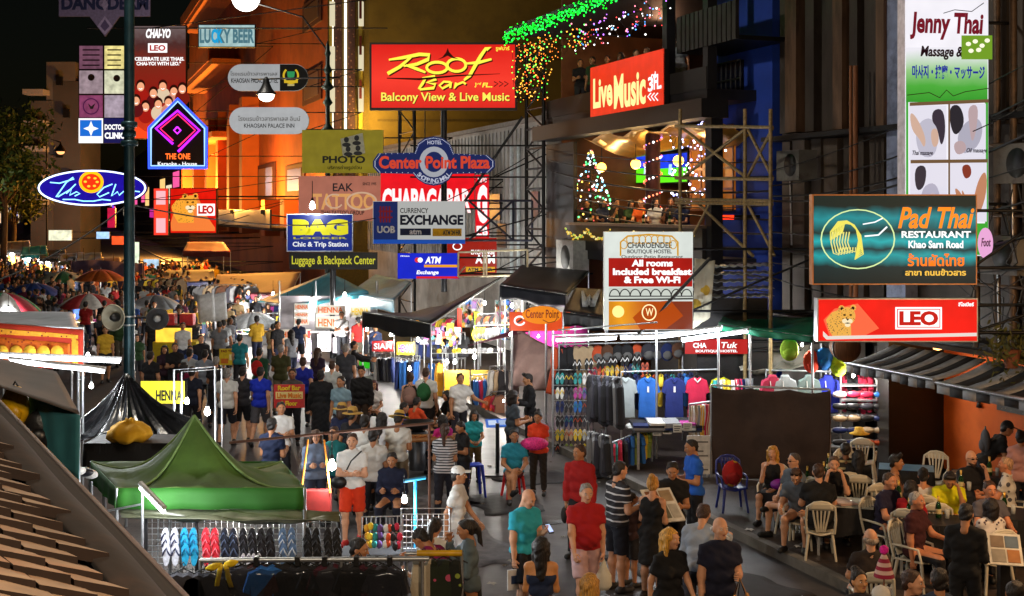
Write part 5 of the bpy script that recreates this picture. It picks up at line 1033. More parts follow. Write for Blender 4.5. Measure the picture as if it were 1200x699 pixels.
def tarp(name, label, c4, m, sag=.1, wr=.03, cat='awning', poles=True, nu=14, nv=10, group=None, pr=.025, valance=0., seed=0, th=.012):
    c4 = [V(p) for p in c4]; o = sum(c4, V((0, 0, 0)))/4; o.z = 0; t = thing(name, label, cat, o, 0, group); rn = random.Random(seed); ph = [rn.uniform(0, 6) for _ in range(6)]
    def fn(u, v):
        p = (c4[0]*(1-u)+c4[1]*u)*(1-v)+(c4[3]*(1-u)+c4[2]*u)*v-o
        e = 16*u*(1-u)*v*(1-v); p.z -= sag*e; p.z += wr*(math.sin(u*11+v*5+ph[0])+math.sin(v*13-u*7+ph[1])+.6*math.sin(u*23+ph[2]+v*3))*(.3+e)*.5; p.y += wr*.6*math.sin(u*17+ph[3])*e; return p
    MB().sheet(fn, nu, nv, th).build('sheet', m, t)
    if valance:
        a, b = c4[3]-o, c4[2]-o; MB().sheet(lambda u, v: a*(1-u)+b*u+V((0, -.02+.03*math.sin(u*25+ph[4])*v, -.015-valance*v*(1+.12*math.sin(u*9+ph[5])))), 24, 4, .008).build('valance', m, t)
    if poles:
        for p in c4: q = p-o; MB().tube([(q.x, q.y, 0.0), (q.x, q.y, q.z-.03)], pr, 6).build('pole', ALU, t)
        for i in range(4): MB().tube([c4[i]-o-V((0, 0, .03)), c4[(i+1) % 4]-o-V((0, 0, .03))], pr*.8, 6).build('rail', ALU, t)
    return t
def board(label, x0, y0, x1, y1, Y, face, txt=None, ink=None, cat='sign', name='display_board', rz=0, lit=None, prints=None, legs=False, box=None, bold=.03):
    a = P(x0, y1, Y); b = P(x1, y0, Y); w = b.x-a.x; h = b.z-a.z; t = thing(name, label, cat, ((a.x+b.x)/2, Y, a.z), rz)
    MB().bx(-w/2, w/2, 0, .03, 0, h).build('panel', face, t)
    if txt:
        for k, (s_, u0, v0, u1, v1) in enumerate(txt): MB().text(s_, (u0-.5)*w, v0*h, (u1-.5)*w, v1*h, -.003, 0, bold).build('lettering', ink[k] if isinstance(ink, list) else ink, t)
    if prints:
        for u0, v0, u1, v1, m in prints: MB().bx((u0-.5)*w, (u1-.5)*w, -.006, .001, v0*h, v1*h).build('print', m, t)
    if legs: MB().tube([(-w*.4, .05, h*.9), (-w*.4, .05, -a.z+.0)], .02, 5).tube([(w*.4, .05, h*.9), (w*.4, .05, -a.z)], .02, 5).build('stand', ALU, t)
    return t
NAV_ = None
TARPG = M('#56606a', .55, .2, 3, .3); TARPD = M('#23262c', .6, .2, 3, .3); TEALT = M('#2f8a9a', .55, .15, 3, .25); MAROON = M('#5a1a28', .7, .2, 2, .2)
# --- right pavement: awnings over the far and middle stalls
tarp('stall_awning', 'long dark grey awning sloping over the middle stalls', [P(497, 372, 44), P(592, 322, 38), P(505, 379, 34), P(425, 365, 38)], TARPD, .1, .05, valance=.45, seed=1)
tarp('stall_awning', 'blue grey awning with hanging skirt under the luggage sign', [P(440, 322, 52), P(482, 330, 46), P(462, 352, 43), P(408, 345, 47)], M('#5a8294', .5, .2, 3, .2), .1, .04, valance=.4, seed=2)
tarp('stall_awning', 'bright teal awning swept up over the henna stall', [P(300, 354, 54), P(386, 320, 50), P(432, 342, 46), P(345, 357, 46)], TEALT, .15, .04, valance=.15, seed=3)
tarp('stall_awning', 'wide maroon canopy in front of the orange building', [P(255, 322, 70), P(352, 319, 62), P(340, 346, 54), P(246, 344, 60)], MAROON, .1, .03, valance=.2, seed=4)
tarp('stall_awning', 'dark blue canopy left of the maroon one', [P(163, 318, 85), P(250, 316, 78), P(252, 330, 66), P(160, 333, 70)], M('#1c1e3a', .7), .1, .03, valance=.2, seed=5)
tarp('stall_awning', 'red canopy lit orange beneath, under the square red sign', [P(220, 284, 84), P(262, 284, 80), P(270, 295, 74), P(214, 295, 78)], M('#8a2a18', .7), .1, .02, valance=.3, seed=6)
tarp('stall_awning', 'dark folded awning with pale edge rail above the yellow oval sign', [P(612, 311, 37.5), P(690, 318, 36), P(664, 345, 32), P(586, 334, 34)], M('#20242e', .45, .2, 3, .2), .04, .02, valance=.35, seed=7, poles=True)
t = tarp('stall_awning', 'black awning marked with a pale brush stroke W', [P(674, 338, 32), P(712, 340, 32), P(710, 372, 29.5), P(660, 365, 29.5)], M('#131417', .5, .2, 3, .2), .02, .015, valance=.3, seed=8)
s = Sg('brush_mark', 'x', (683, 343, 703, 361), 29.4, None, None) if False else None
o = t.location; mb = MB(); q = [P(x, y, Y)-V(o)+V((0, -.04, .05)) for x, y, Y in ((683, 345, 31.3), (686, 359, 30.2), (691, 350, 30.8), (694, 358, 30.2), (702, 343, 31.6))]; mb.tube(q, [.05, .1, .06, .1, .04], 5).build('brush_stroke', M('#a8a8a4'), t)
s = Sg('hanging_sign', 'orange oval sign with a smile line and hand lettering', (612, 358, 658, 381), 30.8, M('#c86a10'), E('#f08a18', .95), .08, shape=ell_(635, 369.5, 23, 10.5, 26)); s.t('Center Point', 616, 363, 655, 373, M('#7a1408'), .015); s.line([(636, 375), (643, 378.5), (650, 377), (653, 373)], .5, M('#7a1408'), 'smile'); s.post(640, 0, .03, ALU)
s = Sg('hanging_sign', 'orange red shop board with a white swirl beneath the oval sign', (597, 366, 668, 388), 31, M('#802010'), E('#e8501c', .9), .06); s.line(ell_(609, 376, 6, 5, 12, 20, 330), 1.2, W1, 'swirl'); s.line([(606, 378), (612, 374)], 1.2, INK, 'swirl'); s.post(600, 0, .03, ALU)
# railing frame before the red exchange sign
t = thing('railing_frame', 'cream painted tube frame in front of the red exchange sign', 'frame', P(578, 325, 37)); k = 37/F; mb = MB(); 
for a, c in (((-41, 29), (40, 32)), ((-41, 0), (40, 3)), ((-41, 0), (-41, 29)), ((-11, 0), (-11, 30)), ((-8, 0), (-8, 30)), ((40, 3), (40, 32))): mb.tube([(a[0]*k, 0, a[1]*k), (c[0]*k, 0, c[1]*k)], .03, 5)
mb.tube([(40*k, 0, 3*k), (40*k, 6, 3*k)], .03, 5).tube([(-41*k, 0, 3*k), (-41*k, 6, 3*k)], .03, 5); mb.build('tube_frame', M('#d8d0b0', .5), t)
# pink lined tent with the brown drape
TAUPE = M('#8a7470', .75, .15, 3, .4, kind='stain:1.2:#705c5a'); t = thing('drape_tent', 'tent with pink lit lining and heavy taupe drape pulled aside', 'tent', P(620, 400, 32)); t.location.z = 0; o = V(t.location)
def bil(c4, fold, n, amp, drop=0): 
    c4 = [p-o for p in c4]
    def fn(u, v):
        p = (c4[0]*(1-u)+c4[1]*u)*(1-v)+(c4[3]*(1-u)+c4[2]*u)*v; w = amp*math.sin(u*n+v*fold)*(.25+v*.75); return p+V((w*.3, w, drop*math.sin(u*PI)*v))
    return fn
MB().sheet(bil([P(606, 386, 32), P(694, 434, 30.8), P(694, 470, 30.4), P(602, 452, 31)], 6, 19, .13), 40, 14, .015).build('drape', TAUPE, t)
MB().sheet(bil([P(603, 386, 32.1), P(612, 386, 32), P(608, 480, 31.4), P(596, 480, 31.6)], 4, 7, .1), 8, 12, .015).build('drape', TAUPE, t)
MB().sheet(bil([P(604, 386, 32), P(640, 384, 33), P(552, 404, 30), P(548, 406, 31)], 3, 9, .06), 16, 10, .015).build('roof_sheet', M('#6a2a4a', .7, .2, 3, .3), t)
MB().sheet(bil([P(606, 386, 33.2), P(688, 381, 33.2), P(690, 430, 33.2), P(606, 430, 33.2)], 2, 4, .02), 10, 8, .02).build('lining', M('#d83a9a', .7, .1, 2), t)
MB().tube([(0, 0, 0), (0, 0, 2.6)], .03, 6).build('pole', ALU, t); lamp(P(632, 395, 32.6), 40, (1, .75, .95), .06); bulb(631, 394, 32.6, 4, where='inside the pink lined tent', s=.6)
# generic hanging of goods -------------------------------------------------------
rg = random.Random(21)
NAMES = {'#2d6ab8': 'blue', '#1b2a5e': 'navy', '#c22a4a': 'crimson', '#8aa04a': 'lime', '#222226': 'black', '#d8d8d4': 'white', '#8a8c90': 'grey', '#d8a030': 'amber', '#2a8a8a': 'teal', '#a83a8a': 'magenta', '#3a3a44': 'charcoal', '#c8502a': 'orange', '#e8c83a': 'yellow', '#6a4a8a': 'violet', '#5a3a28': 'brown', '#b8a080': 'beige'}
KEYS = list(NAMES)
def row(pro, noun, a, b, n, where, cols=None, rz=0, jit=.02, side=False, scale=None):
    a, b = V(a), V(b)
    for i in range(n):
        p = a+(b-a)*((i+.5)/n); c = (cols or KEYS)[rg.randrange(len(cols or KEYS))] if not (cols and len(cols) == n) else cols[i]
        r = rz+(PI/2+rg.uniform(-.25, .25) if side else rg.uniform(-.15, .15)); lab = '%s %s %s' % (NAMES.get(c, 'patterned'), noun, where)
        m = cloth(c) if pro not in (p_sand, p_pouch) else M(c, .45, .15)
        o_ = pro.make(p+V((rg.uniform(-jit, jit), rg.uniform(-jit, jit), rg.uniform(-.02, .01))), r, lab, noun.split()[-1], '%s %s' % (noun, where), [m] if pro is not p_sand else [m, m, M(rg.choice(KEYS), .4), M(rg.choice(KEYS), .4)], scale)
        o_.rotation_euler = (rg.gauss(0, .05), rg.gauss(0, .05), r); o_.scale = [q*rg.uniform(.93, 1.08) for q in o_.scale]
def rail(label, a, b, r=.02, legs=True, base=.15):
    a, b = V(a), V(b); o = (a+b)/2; o.z = base; t = thing('clothes_rail', label, 'clothes rail', o); MB().tube([a-o, b-o], r, 8).build('bar', ALU, t)
    if legs:
        for p in (a, b): MB().tube([p-o, (p.x-o.x, p.y-o.y, 0)], r, 6).build('leg', ALU, t)
    return t
# --- clothes stall
a, b = P(728, 436, 27), P(842, 433, 27); rail('bright steel rail of polo shirts at the clothes stall', a, b)
for px, c, nm in ((733, '#9aa4a6', 'pale grey T-shirt with button neck at the front of the rail'), (759, '#2461b4', 'bright blue polo shirt with a swing tag'), (790, '#1a2768', 'navy polo shirt with a white swing tag'), (817, '#c01f45', 'crimson polo shirt with pale collar tips'), (845, '#b8c814', 'yellow and green printed football shirt')):
    o = p_shirt.make(P(px, 446, 26.9)+V((0, 0, -.0)), rg.uniform(-.1, .1), nm+' at the clothes stall', 'shirt', 'shirts facing out at the clothes stall', [cloth(c) if px != 845 else cloth('#c8c010', 'print:7:.3:#3a9a3a')], (1.0, 1, 1.2))
    MB().tube([(-.07, -.055, .04), (0, -.075, -.03), (.07, -.055, .04)], .016, 5).build('collar', cloth('#d8d8d8' if px in (817,) else c), o)
    if px in (759, 790): MB().bx(-.02, .02, -.07, -.06, -.2, -.1).build('swing_tag', M('#e8e8e8'), o)
row(p_shirt, 'shirt', P(735, 443, 27.3), P(850, 440, 27.4), 16, 'packed behind the front row of the clothes rail', ['#8a8c90', '#c8502a', '#2d6ab8', '#1b2a5e', '#2a8a8a', '#c22a4a', '#e8c83a', '#222226'], side=True)
rail('rail of dark jackets beside the sandal rack', P(690, 440, 27), P(728, 443, 25.6)); row(p_hood, 'jacket', P(692, 446, 26.9), P(727, 450, 25.7), 10, 'on the dark jacket rail', ['#222226', '#3a3a44', '#222226', '#3a3a44', '#5a3a28', '#222226', '#3a3a44', '#222226', '#8a8c90', '#222226'], side=True, scale=(1, 1, 1.25))
rail('low rail of grey jackets in front of the dark ones', P(690, 506, 26), P(715, 512, 24.6)); row(p_hood, 'jacket', P(691, 511, 25.9), P(714, 517, 24.7), 8, 'on the low grey jacket rail', ['#8a8c90', '#3a3a44', '#8a8c90', '#3a3a44', '#222226', '#8a8c90', '#3a3a44', '#222226'], side=True)
rail('low slanting rail of bright childrens shirts', P(715, 520, 25.2), P(764, 501, 26.2)); row(p_shirt, 'shirt', P(716, 524, 25.1), P(764, 505, 26.1), 11, 'on the low slanting bright rail', ['#c22a4a', '#2a8a8a', '#c22a4a', '#222226', '#1b2a5e', '#2d6ab8', '#8aa04a', '#2d6ab8', '#e8c83a', '#8aa04a', '#8aa04a'], side=True, scale=(.8, .8, .75))
t = thing('display_table', 'low table stacked with folded shirts and tags', 'table', P(785, 528, 25.8)); t.location.z = .15
MB().bx(-.75, .75, -.5, .5, .75, .79).build('top', M('#4a4a4c'), t)
for x in (-.68, .68):
    for y in (-.42, .42): MB().bx(x-.025, x+.025, y-.025, y+.025, 0, .75).build('leg', ALU, t)
p_fold = Proto(None, [('folded_shirt', MB().bx(-.15, .15, -.18, .18, 0, .045), [cloth('#888888')])])
for i in range(5):
    for j in range(3):
        for k in range(rg.randint(1, 3)): c = rg.choice(['#222226', '#d8d8d4', '#8a8c90', '#222226', '#a83a8a', '#1b2a5e']); p_fold.make(V(t.location)+V((-.62+i*.31, -.34+j*.34, .79+.046*k)), rg.uniform(-.1, .1), '%s folded shirt in the stacks on the display table' % NAMES[c], 'folded shirt', 'folded shirts on the display table', [cloth(c)])
for i in range(4):
    board('white hand written price card leaning on the folded shirts' , 765+i*12, 502-i*2, 775+i*12, 511-i*2, 25.4-i*.1, M('#c8c8c0'), None, name='price_card', prints=[(.1, .7, .9, .8, INK), (.1, .45, .8, .55, INK), (.1, .2, .7, .3, INK)], legs=False)['group'] = 'price cards on the display table'
rail('rail of patterned scarves by the brown drape', P(808, 474, 25.5), P(838, 470, 25.2)); row(p_scarf, 'scarf', P(810, 476, 25.5), P(836, 473, 25.2), 8, 'on the scarf rail', ['#b8a080', '#d8d8d4', '#b8a080', '#8a8c90', '#d8a030', '#d8d8d4', '#c22a4a', '#b8a080'])
board('white menu panel standing by the man in blue', 805, 511, 832, 556, 24.6, M('#c8c8c4'), name='menu_board', legs=True, prints=[(.08, .1+.12*i, .92-.2*(i % 3), .14+.12*i, M('#6a6a68')) for i in range(7)])
rail('back rail of bags and scarves behind the clothes stall', P(655, 404, 28.8), P(800, 400, 28.6)); row(p_pack, 'bag', P(695, 415, 28.8), P(800, 411, 28.6), 9, 'on the clothes stall back rail', ['#222226', '#5a3a28', '#3a3a44', '#c8502a', '#1b2a5e', '#8a8c90']); row(p_dress, 'dress', P(650, 408, 28.9), P(700, 407, 28.8), 6, 'at the back of the clothes stall', ['#c8502a', '#b8a080', '#222226', '#6a4a8a']); row(p_cap, 'cap', P(735, 502, 26.6), P(800, 498, 26.4), 8, 'above the folded shirts', ['#222226', '#d8d8d4', '#3a3a44', '#c22a4a'])
row(p_scarf, 'scarf', P(838, 446, 26.6), P(880, 444, 26.4), 8, 'beside the brown screen rail', None); row(p_shirt, 'shirt', P(986, 442, 26.2), P(1040, 444, 25.9), 9, 'hung above the pouch shelves', ['#222226', '#2d6ab8', '#8a8c90', '#c22a4a', '#d8d8d4'], side=True)
# sandal wall
t = thing('sandal_rack', 'black wire sandal rack beside the pink tent', 'rack', P(672, 545, 28)); t.location.z = .15; k = 28/F; mb = MB()
for i in range(8): mb.tube([((-23+i*6.6)*k, .05, 0), ((-23+i*6.6)*k, .05, zat(432, 28)-.15)], .008, 4)
mb.build('upright', BLK, t); mb = MB()
for y in (434, 452, 470, 488, 506, 524, 542): mb.tube([(-25*k, .04, zat(y, 28)-.15), (25*k, .04, zat(y, 28)-.15)], .01, 4)
mb.build('crossbar', ALU, t)
for r_, y in enumerate((444, 461, 477, 494, 510, 527)):
    for i in range(4):
        c = [['#2a8a8a', '#222226', '#2a8a8a', '#d8d8d4'], ['#d8d8d4', '#3a3a44', '#a83a8a', '#6a4a8a'], ['#1b2a5e', '#222226', '#2d6ab8', '#3a3a44'], ['#222226', '#1b2a5e', '#222226', '#3a3a44'], ['#e8c83a', '#b8a080', '#e8c83a', '#d8d8d4'], ['#222226', '#8aa04a', '#b8a080', '#e8c83a']][r_][i]
        st = M(['#d8d8d4', '#e8c83a', '#222226', '#8a8c90', '#2a8a8a', '#c8502a'][(r_+i) % 6], .5); p_sand.make(P(656+i*10.5, y, 27.9), rg.uniform(-.1, .1), '%s sandals on the wire rack, %s row, %s' % (NAMES[c], ['top', 'second', 'third', 'fourth', 'fifth', 'lowest'][r_], ['nearest the tent', 'second from the tent', 'third from the tent', 'nearest the jackets'][i]), 'sandals', 'sandals on the wire rack', [M(c, .6), M(c, .6), st, st], 1.0)
for i in range(6):
    o = p_sand.make(P(676+i*14, 428-i*1.2, 28), .2, 'black and white show sandals on top of the rack', 'sandals', 'show sandals along the rack top', [M('#101010'), M('#101010'), M('#e8e8e8'), M('#e8e8e8')])
row(p_sand, 'sandals', P(690, 436, 28.2), P(760, 431, 28.2), 7, 'standing along the stall back rail', ['#c22a4a', '#c8502a', '#e8c83a', '#d8a030', '#1b2a5e', '#2a8a8a', '#c8502a'])
for i, (x0, y0, x1, y1) in enumerate(((652, 399.5, 722, 397), (728, 397, 768, 396), (772, 396, 845, 386), (800, 400, 876, 389))): tube_light(P(x0, y0, 26.2), P(x1, y1, 26.0-.3*i), 46, 'white fluorescent tube over the clothes stall, %s' % ['leftmost of four', 'short one second from the left', 'angled one third from the left', 'slanting one at the right'][i])
t = thing('light_gantry', 'steel tube frame carrying the lights of the clothes stall', 'stall frame', P(740, 500, 26.4)); t.location.z = .15; o = V(t.location); mb = MB()
for px, Y in ((648, 26.6), (880, 25.2), (770, 26.4)): p = P(px, 388, Y); MB().tube([(p.x-o.x, p.y-o.y+.1, 0), (p.x-o.x, p.y-o.y+.1, p.z-.15)], .025, 6).build('post', ALU, t)
mb = MB(); mb.tube([P(648, 393, 26.4)-o, P(770, 390, 26.3)-o, P(880, 384, 25.4)-o], .022, 6); mb.tube([P(654, 387, 26.3)-o, P(770, 378, 25)-o], .018, 6); mb.build('rail', ALU, t); MB().tube([P(748, 392, 26)-o, P(832, 303, 25.8)-o], .04, 6).build('strut', BLK, t)
tag(Sg('hostel_board', 'red hostel board with white lettering behind the tube lights', (803, 398, 876, 415), 26.8, M('#701010'), E('#c41c18', .8), .08, arm=15.2).t('CHA', 812, 402, 828, 408, W1, .04).parent, None)
s = [o for o in C.objects if o.name.startswith('hostel_board')][0]
S_ = Sg.__new__(Sg); S_.d = V((1, 0, 0)); S_.n = V((0, -1, 0)); S_.O = V(s.location); S_.root = s; S_.l = .02; S_.t('BOUTIQUE HOSTEL', 815, 410, 864, 413.5, W1, .03); S_.t('Tuk', 845, 401, 864, 408, W1, .02, .2)
board('white board with green room lettering under the hoodies', 876, 453, 926, 463.5, 26.6, E('#d8dcd4', .8), [('ROOM FREE', .06, .25, .94, .75)], M('#1c8a3a'), legs=True)
tarp('stall_awning', 'green plastic awning under the long red sign', [P(850, 368, 28), P(962, 374, 27), P(952, 394, 24.6), P(842, 380, 25.5)], M('#1c7a5a', .35, .2, 3, .3), .1, .05, seed=9, valance=.12)
tarp('rolled_tarp', 'bundled pale plastic sheet stuffed above the shop wall', [P(850, 400, 28), P(950, 398, 27), P(945, 430, 26.5), P(868, 436, 27)], M('#8a8478', .4, .25, 4, .6), .25, .14, cat='tarpaulin', poles=False, seed=10)
t = thing('corrugated_sheets', 'pile of pale corrugated sheets stacked beside the hostel sign', 'roofing sheets', P(862, 348, 27))
for k in range(5): MB().sheet(lambda u, v: (-.9+u*1.7, -.1+v*.9, -.02+.16*k+.015*math.sin(u*60)+.05*u), 50, 2, .012).build('sheet', M('#9aa2a8', .4, .2, 3, metal=.3), t)
MB().bx(-.8, .7, .1, .2, -3.36, -.04).build('support', DARKST, t)
tarp('cloth_banner', 'crumpled cream banner with faded gold letters beside the hostel sign', [P(814, 303, 26.6), P(838, 306, 26.6), P(832, 372, 26.6), P(812, 386, 26.6)], M('#b8b4a0', .7, .15, 3, .4, kind='print:2.2:.25:#b89a30'), .05, .05, cat='banner', poles=False, seed=11)
# brown drape wall
t = thing('cloth_screen', 'dark brown cloth screen closing off the pavement tables', 'screen', P(900, 520, 24.3)); t.location.z = .15; o = V(t.location)
MB().sheet(lambda u, v: (P(834, 0, 24.6)*(1-u)+P(973, 0, 24.0)*u-o).to_2d().to_3d()+V((0, .06*math.sin(u*5+v*2)*v+.02*math.sin(u*13-v*6)+.03*math.sin(v*7+u*3)*v, 1.75-.05*abs(math.sin(u*9.5))*(1-v)-v*(1.68+.05*math.sin(u*6)))), 60, 16, .012).build('cloth', M('#3a2c26', .9, .25, 2, .6, kind='stain:1.4:#2a1f1b'), t)
MB().tube([P(834, 0, 24.6).to_2d().to_3d()-o.to_2d().to_3d()+V((0, .05, 1.77)), P(973, 0, 24).to_2d().to_3d()-o.to_2d().to_3d()+V((0, .05, 1.77))], .022, 6).build('rail', ALU, t)
for px, Y in ((834, 24.6), (973, 24)): q = P(px, 0, Y); MB().tube([(q.x-o.x, q.y-o.y+.05, 0), (q.x-o.x, q.y-o.y+.05, 1.77)], .025, 6).build('post', ALU, t)
# hoodies and bags behind it
rail('rail of grey hoodies above the brown screen', P(898, 434, 26), P(985, 436, 25.4)); 
for px, c, nm in ((920, '#98a2a8', 'light grey hoodie with a small red chest patch'), (948, '#6a7c7c', 'plain sage grey hoodie'), (905, '#a82a4a', 'crimson hoodie half hidden at the rail end'), (970, '#1b2a9e', 'cobalt blue hoodie nearest the pouches')):
    o = p_hood.make(P(px, 445, 25.6), rg.uniform(-.08, .08), nm+' over the brown screen', 'hoodie', None, [cloth(c)]); MB().tube([(-.06, -.075, -.02), (-.05, -.085, -.15)], .008, 4).build('drawstring', M('#e8e8e8'), o)
    if px == 920: MB().bx(-.1, .1, -.085, -.07, -.3, -.22).build('chest_patch', M('#e8e0e0'), o); MB().bx(-.085, .085, -.09, -.084, -.285, -.235).build('chest_patch', M('#c82a2a'), o)
for px, py, c, nm in ((951, 424, '#d83a1c', 'orange red backpack'), (966, 421, '#2474c8', 'blue backpack'), (983, 428, '#b8d820', 'lime yellow backpack'), (925, 410, '#8aa828', 'small lime pot bag')): p_pack.make(P(px, py, 25.2), rg.uniform(-.3, .3), nm+' hanging above the pouch shelves', 'backpack', None, [cloth(c), cloth(c)], 1.15)
t = thing('shelf_unit', 'white wire shelf unit holding rows of pouches', 'shelf', P(1007, 540, 25.6)); t.location.z = .15; k = 25.6/F; mb = MB()
for y in (452, 470, 488, 506, 524): mb.bx(-34*k, 34*k, .02, .36, zat(y, 25.6)-.17, zat(y, 25.6)-.15)
mb.build('shelf', M('#c8ccd0', .4), t); mb = MB()
for x in (-34, 34):
    for y in (.02, .36): mb.tube([(x*k, y, 0), (x*k, y, 2.1)], .018, 5)
mb.build('upright', ALU, t)
for r_, y in enumerate((464, 478, 492, 506, 520)):
    for i in range(4):
        c = [['#d8c8c8', '#c22a4a', '#c22a4a', '#2d6ab8'], ['#222226', '#222226', '#3a3a44', '#222226'], ['#b8a080', '#b8a080', '#222226', '#1b2a5e'], ['#1b2a5e', '#1b2a5e', '#b8a080', '#b8a080'], ['#222226', '#1b2a5e', '#c8502a', '#c8502a']][r_][i]; NAMES['#d8c8c8'] = 'pale pink'
        p_pouch.make(P(984+i*16, y-1.5, 25.4), rg.uniform(-.1, .1), '%s pouch on the pouch shelves, %s row, %s' % (NAMES[c], ['top', 'second', 'middle', 'fourth', 'bottom'][r_], ['left end', 'left of centre', 'right of centre', 'right end'][i]), 'pouch', 'pouches on the shelves', [M(c, .3, .2, 12, .4)], .8)
t = thing('wire_grid', 'dark wire grid of hanging caps and bags beside the pouches', 'display grid', P(1060, 540, 26.5)); t.location.z = .15; mb = MB()
for i in range(9): mb.tube([(-.5+i*.125, 0, 0), (-.5+i*.125, 0, 2.0)], .006, 4)
for i in range(14): mb.tube([(-.5, 0, .2+i*.14), (.5, 0, .2+i*.14)], .006, 4)
mb.build('wire', ALU, t); MB().bx(-.56, .58, .2, .24, 0, 2.3).build('back_panel', M('#2c2a2a'), t)
for i, (px, py, c) in enumerate(((1045, 465, '#222226'), (1062, 464, '#3a3a44'), (1082, 462, '#5a3a28'), (1042, 490, '#6a2028'), (1064, 492, '#2a2028'), (1083, 492, '#5a4a28'), (1044, 515, '#4a2028'), (1066, 516, '#222226'), (1084, 515, '#8a5a20'))): p_pack.make(P(px, py, 26.2), 0, '%s day bag hung on the dark wire grid, %s' % ({'#6a2028': 'wine red', '#2a2028': 'plum black', '#5a4a28': 'olive', '#4a2028': 'dark maroon', '#8a5a20': 'ochre'}.get(c, NAMES.get(c)), ['top left', 'top centre', 'top right', 'middle left', 'centre', 'middle right', 'low left', 'low centre', 'low right'][i]), 'bag', 'bags on the dark grid', [cloth(c), cloth(c)], 1.1)
bulb(1000, 440, 25.1, 45, where='over the pouch shelves', s=.7); bulb(940, 404, 25.3, 30, where='among the backpacks', s=.6); bulb(1060, 446, 25.8, 14, where='over the dark wire grid', s=.5)
t = thing('barrel_end', 'round brown timber barrel end under the long red sign', 'barrel', P(994, 409, 23.5)); MB().lathe([(0, 0), (.24, 0), (.25, .1), (.25, .4)], 20, 0, (0, 0, 0), (0, 1, 0)).build('barrel', WOOD, t); MB().lathe([(.255, .08), (.265, .08), (.265, .16), (.255, .16)], 20, 0, (0, 0, 0), (0, 1, 0)).build('hoop', DARKST, t); MB().bx(-.04, .04, .2, .28, .2, .55).build('bracket', DARKST, t)
# striped awnings of the restaurant
def striped(label, pa, pb, R0, R1, z0, z1):
    X = lambda px, R: -(SD[0]*((px-600)/F*yR(R, px))+SD[1]*yR(R, px)); t = thing('striped_awning', label, 'awning', SP(R0, 0, 0), RZ, None); x0, x1 = X(pa, R0), X(pb, R0); n = 11; w = (x1-x0)/n
    for k, m in ((0, M('#8a8a8c', .8)), (1, M('#18181b', .8))):
        mb = MB()
        for i in range(k, n, 2): mb.sheet(lambda u, v: (x0+(i+u)*w, v*(R1-R0), z0+(z1-z0)*v-.04*math.sin(v*PI)), 2, 5, .02); mb.sheet(lambda u, v: (x0+(i+u)*w, -.01, z0-.02-(.16+.02*math.sin(i))*v), 2, 2, .008)
        mb.build('stripes', m, t)
    MB().tube([(x0, -.03, z0), (x1, -.03, z0)], .035, 8).build('front_bar', ALU, t); mb = MB()
    for x in (x0+.2, x1-.2): mb.tube([(x, 0, z0), (x, R1-R0+.2, z0-.3)], .025, 6)
    mb.build('arm', DARKST, t)
striped('striped awning over the pouch stall, farther of two', 992, 1096, 14, 15.05, 2.42, 2.72); striped('striped awning over the restaurant, nearer of two', 1099, 1290, 14, 15.05, 2.38, 2.7)
t = thing('creeper', 'straggly hanging plant on the wall beside the long red sign', 'plant', P(1185, 410, 20.9)); mb = MB(); rn = random.Random(5)
for i in range(420): c = V((rn.gauss(0, .25), rn.gauss(0, .15), rn.gauss(0, .22))); a = V((rn.gauss(0, 1), rn.gauss(0, 1), rn.gauss(0, 1))).normalized()*.07; d = V((rn.gauss(0, 1), rn.gauss(0, 1), rn.gauss(0, 1))).normalized()*.03; mb.add([c-a, c+d, c+a, c-d], [(0, 1, 2, 3)])
mb.build('foliage', M('#4a4a1a'), t); MB().lathe([(.1, -.3), (.16, 0), (.0, 0)], 10).build('pot', M('#6a3a20'), t)
# --- henna stall and the middle stalls
HW = M('#d8d6cc', .7, .06); HO = M('#d8641c', .6); HP = M('#5a2a9a', .6); HY = M('#d8b818', .6)
bd = lambda lb, x0, y0, x1, y1, Y, f=HW, tx='HENNA', ink=HO, **k: board(lb, x0, y0, x1, y1, Y, f, [(tx, .08, .2, .92, .8)] if tx else None, ink, **k)
bd('large white henna board with orange letters, highest at the stall', 370, 358, 405, 369, 45); bd('white henna board below the highest one', 370, 371, 405, 386, 45, tx='HENNA'); bd('white henna board at the left with a rose print', 327, 386.5, 364, 398, 44, prints=[(.9, .1, 1, .9, M('#c83a3a'))]); bd('small white henna card, top of the left column', 345, 356, 362, 364, 45.2); bd('small white henna card, second in the left column', 345, 366, 362, 372, 45.2); bd('small white henna card, third in the left column', 345, 373, 362, 381, 45.2); bd('yellow white henna board at the right of the stall', 410, 359, 434, 372, 44.5, ink=HY); bd('white henna board behind the dark awning skirt', 418, 374, 440, 383, 43.5, ink=M('#b83a2a'))
for i, (x0, y0, x1, y1) in enumerate(((346, 399, 365, 425), (372, 390, 388, 412), (390, 396, 406, 414), (408, 386, 424, 402), (424, 388, 440, 400), (392, 384, 402, 394))):
    board('henna pattern sheet pinned up at the henna stall, %s' % ['largest at the left', 'narrow one by the post', 'square one under the white board', 'upper one at the right', 'rightmost', 'smallest'][i], x0, y0, x1, y1, 44.6, cloth('#d8d0dc', 'print:9:.23:#5a4a9a' if i % 2 == 0 else 'print:8:.25:#403a40', .7), cat='poster', name='pattern_sheet')
bd('red and white board at the henna stall edge', 436, 400, 461, 412, 40, M('#c01c20'), 'SIAM', W1, legs=True); bd('yellow henna board with violet letters', 465, 401, 486, 416, 39, HY, 'HENNA', HP, legs=True); bd('narrow green board behind the shoppers', 421, 420, 433, 432, 41, E('#38c828', .8), None, legs=True)
t = thing('henna_stall', 'white back panel frame of the henna stall', 'stall', P(390, 420, 46)); t.location.z = .15
MB().bx(-1.9, 1.6, 0, .04, .1, 2.05).build('panel', M('#a8a4ac', .8, .2, 3), t)
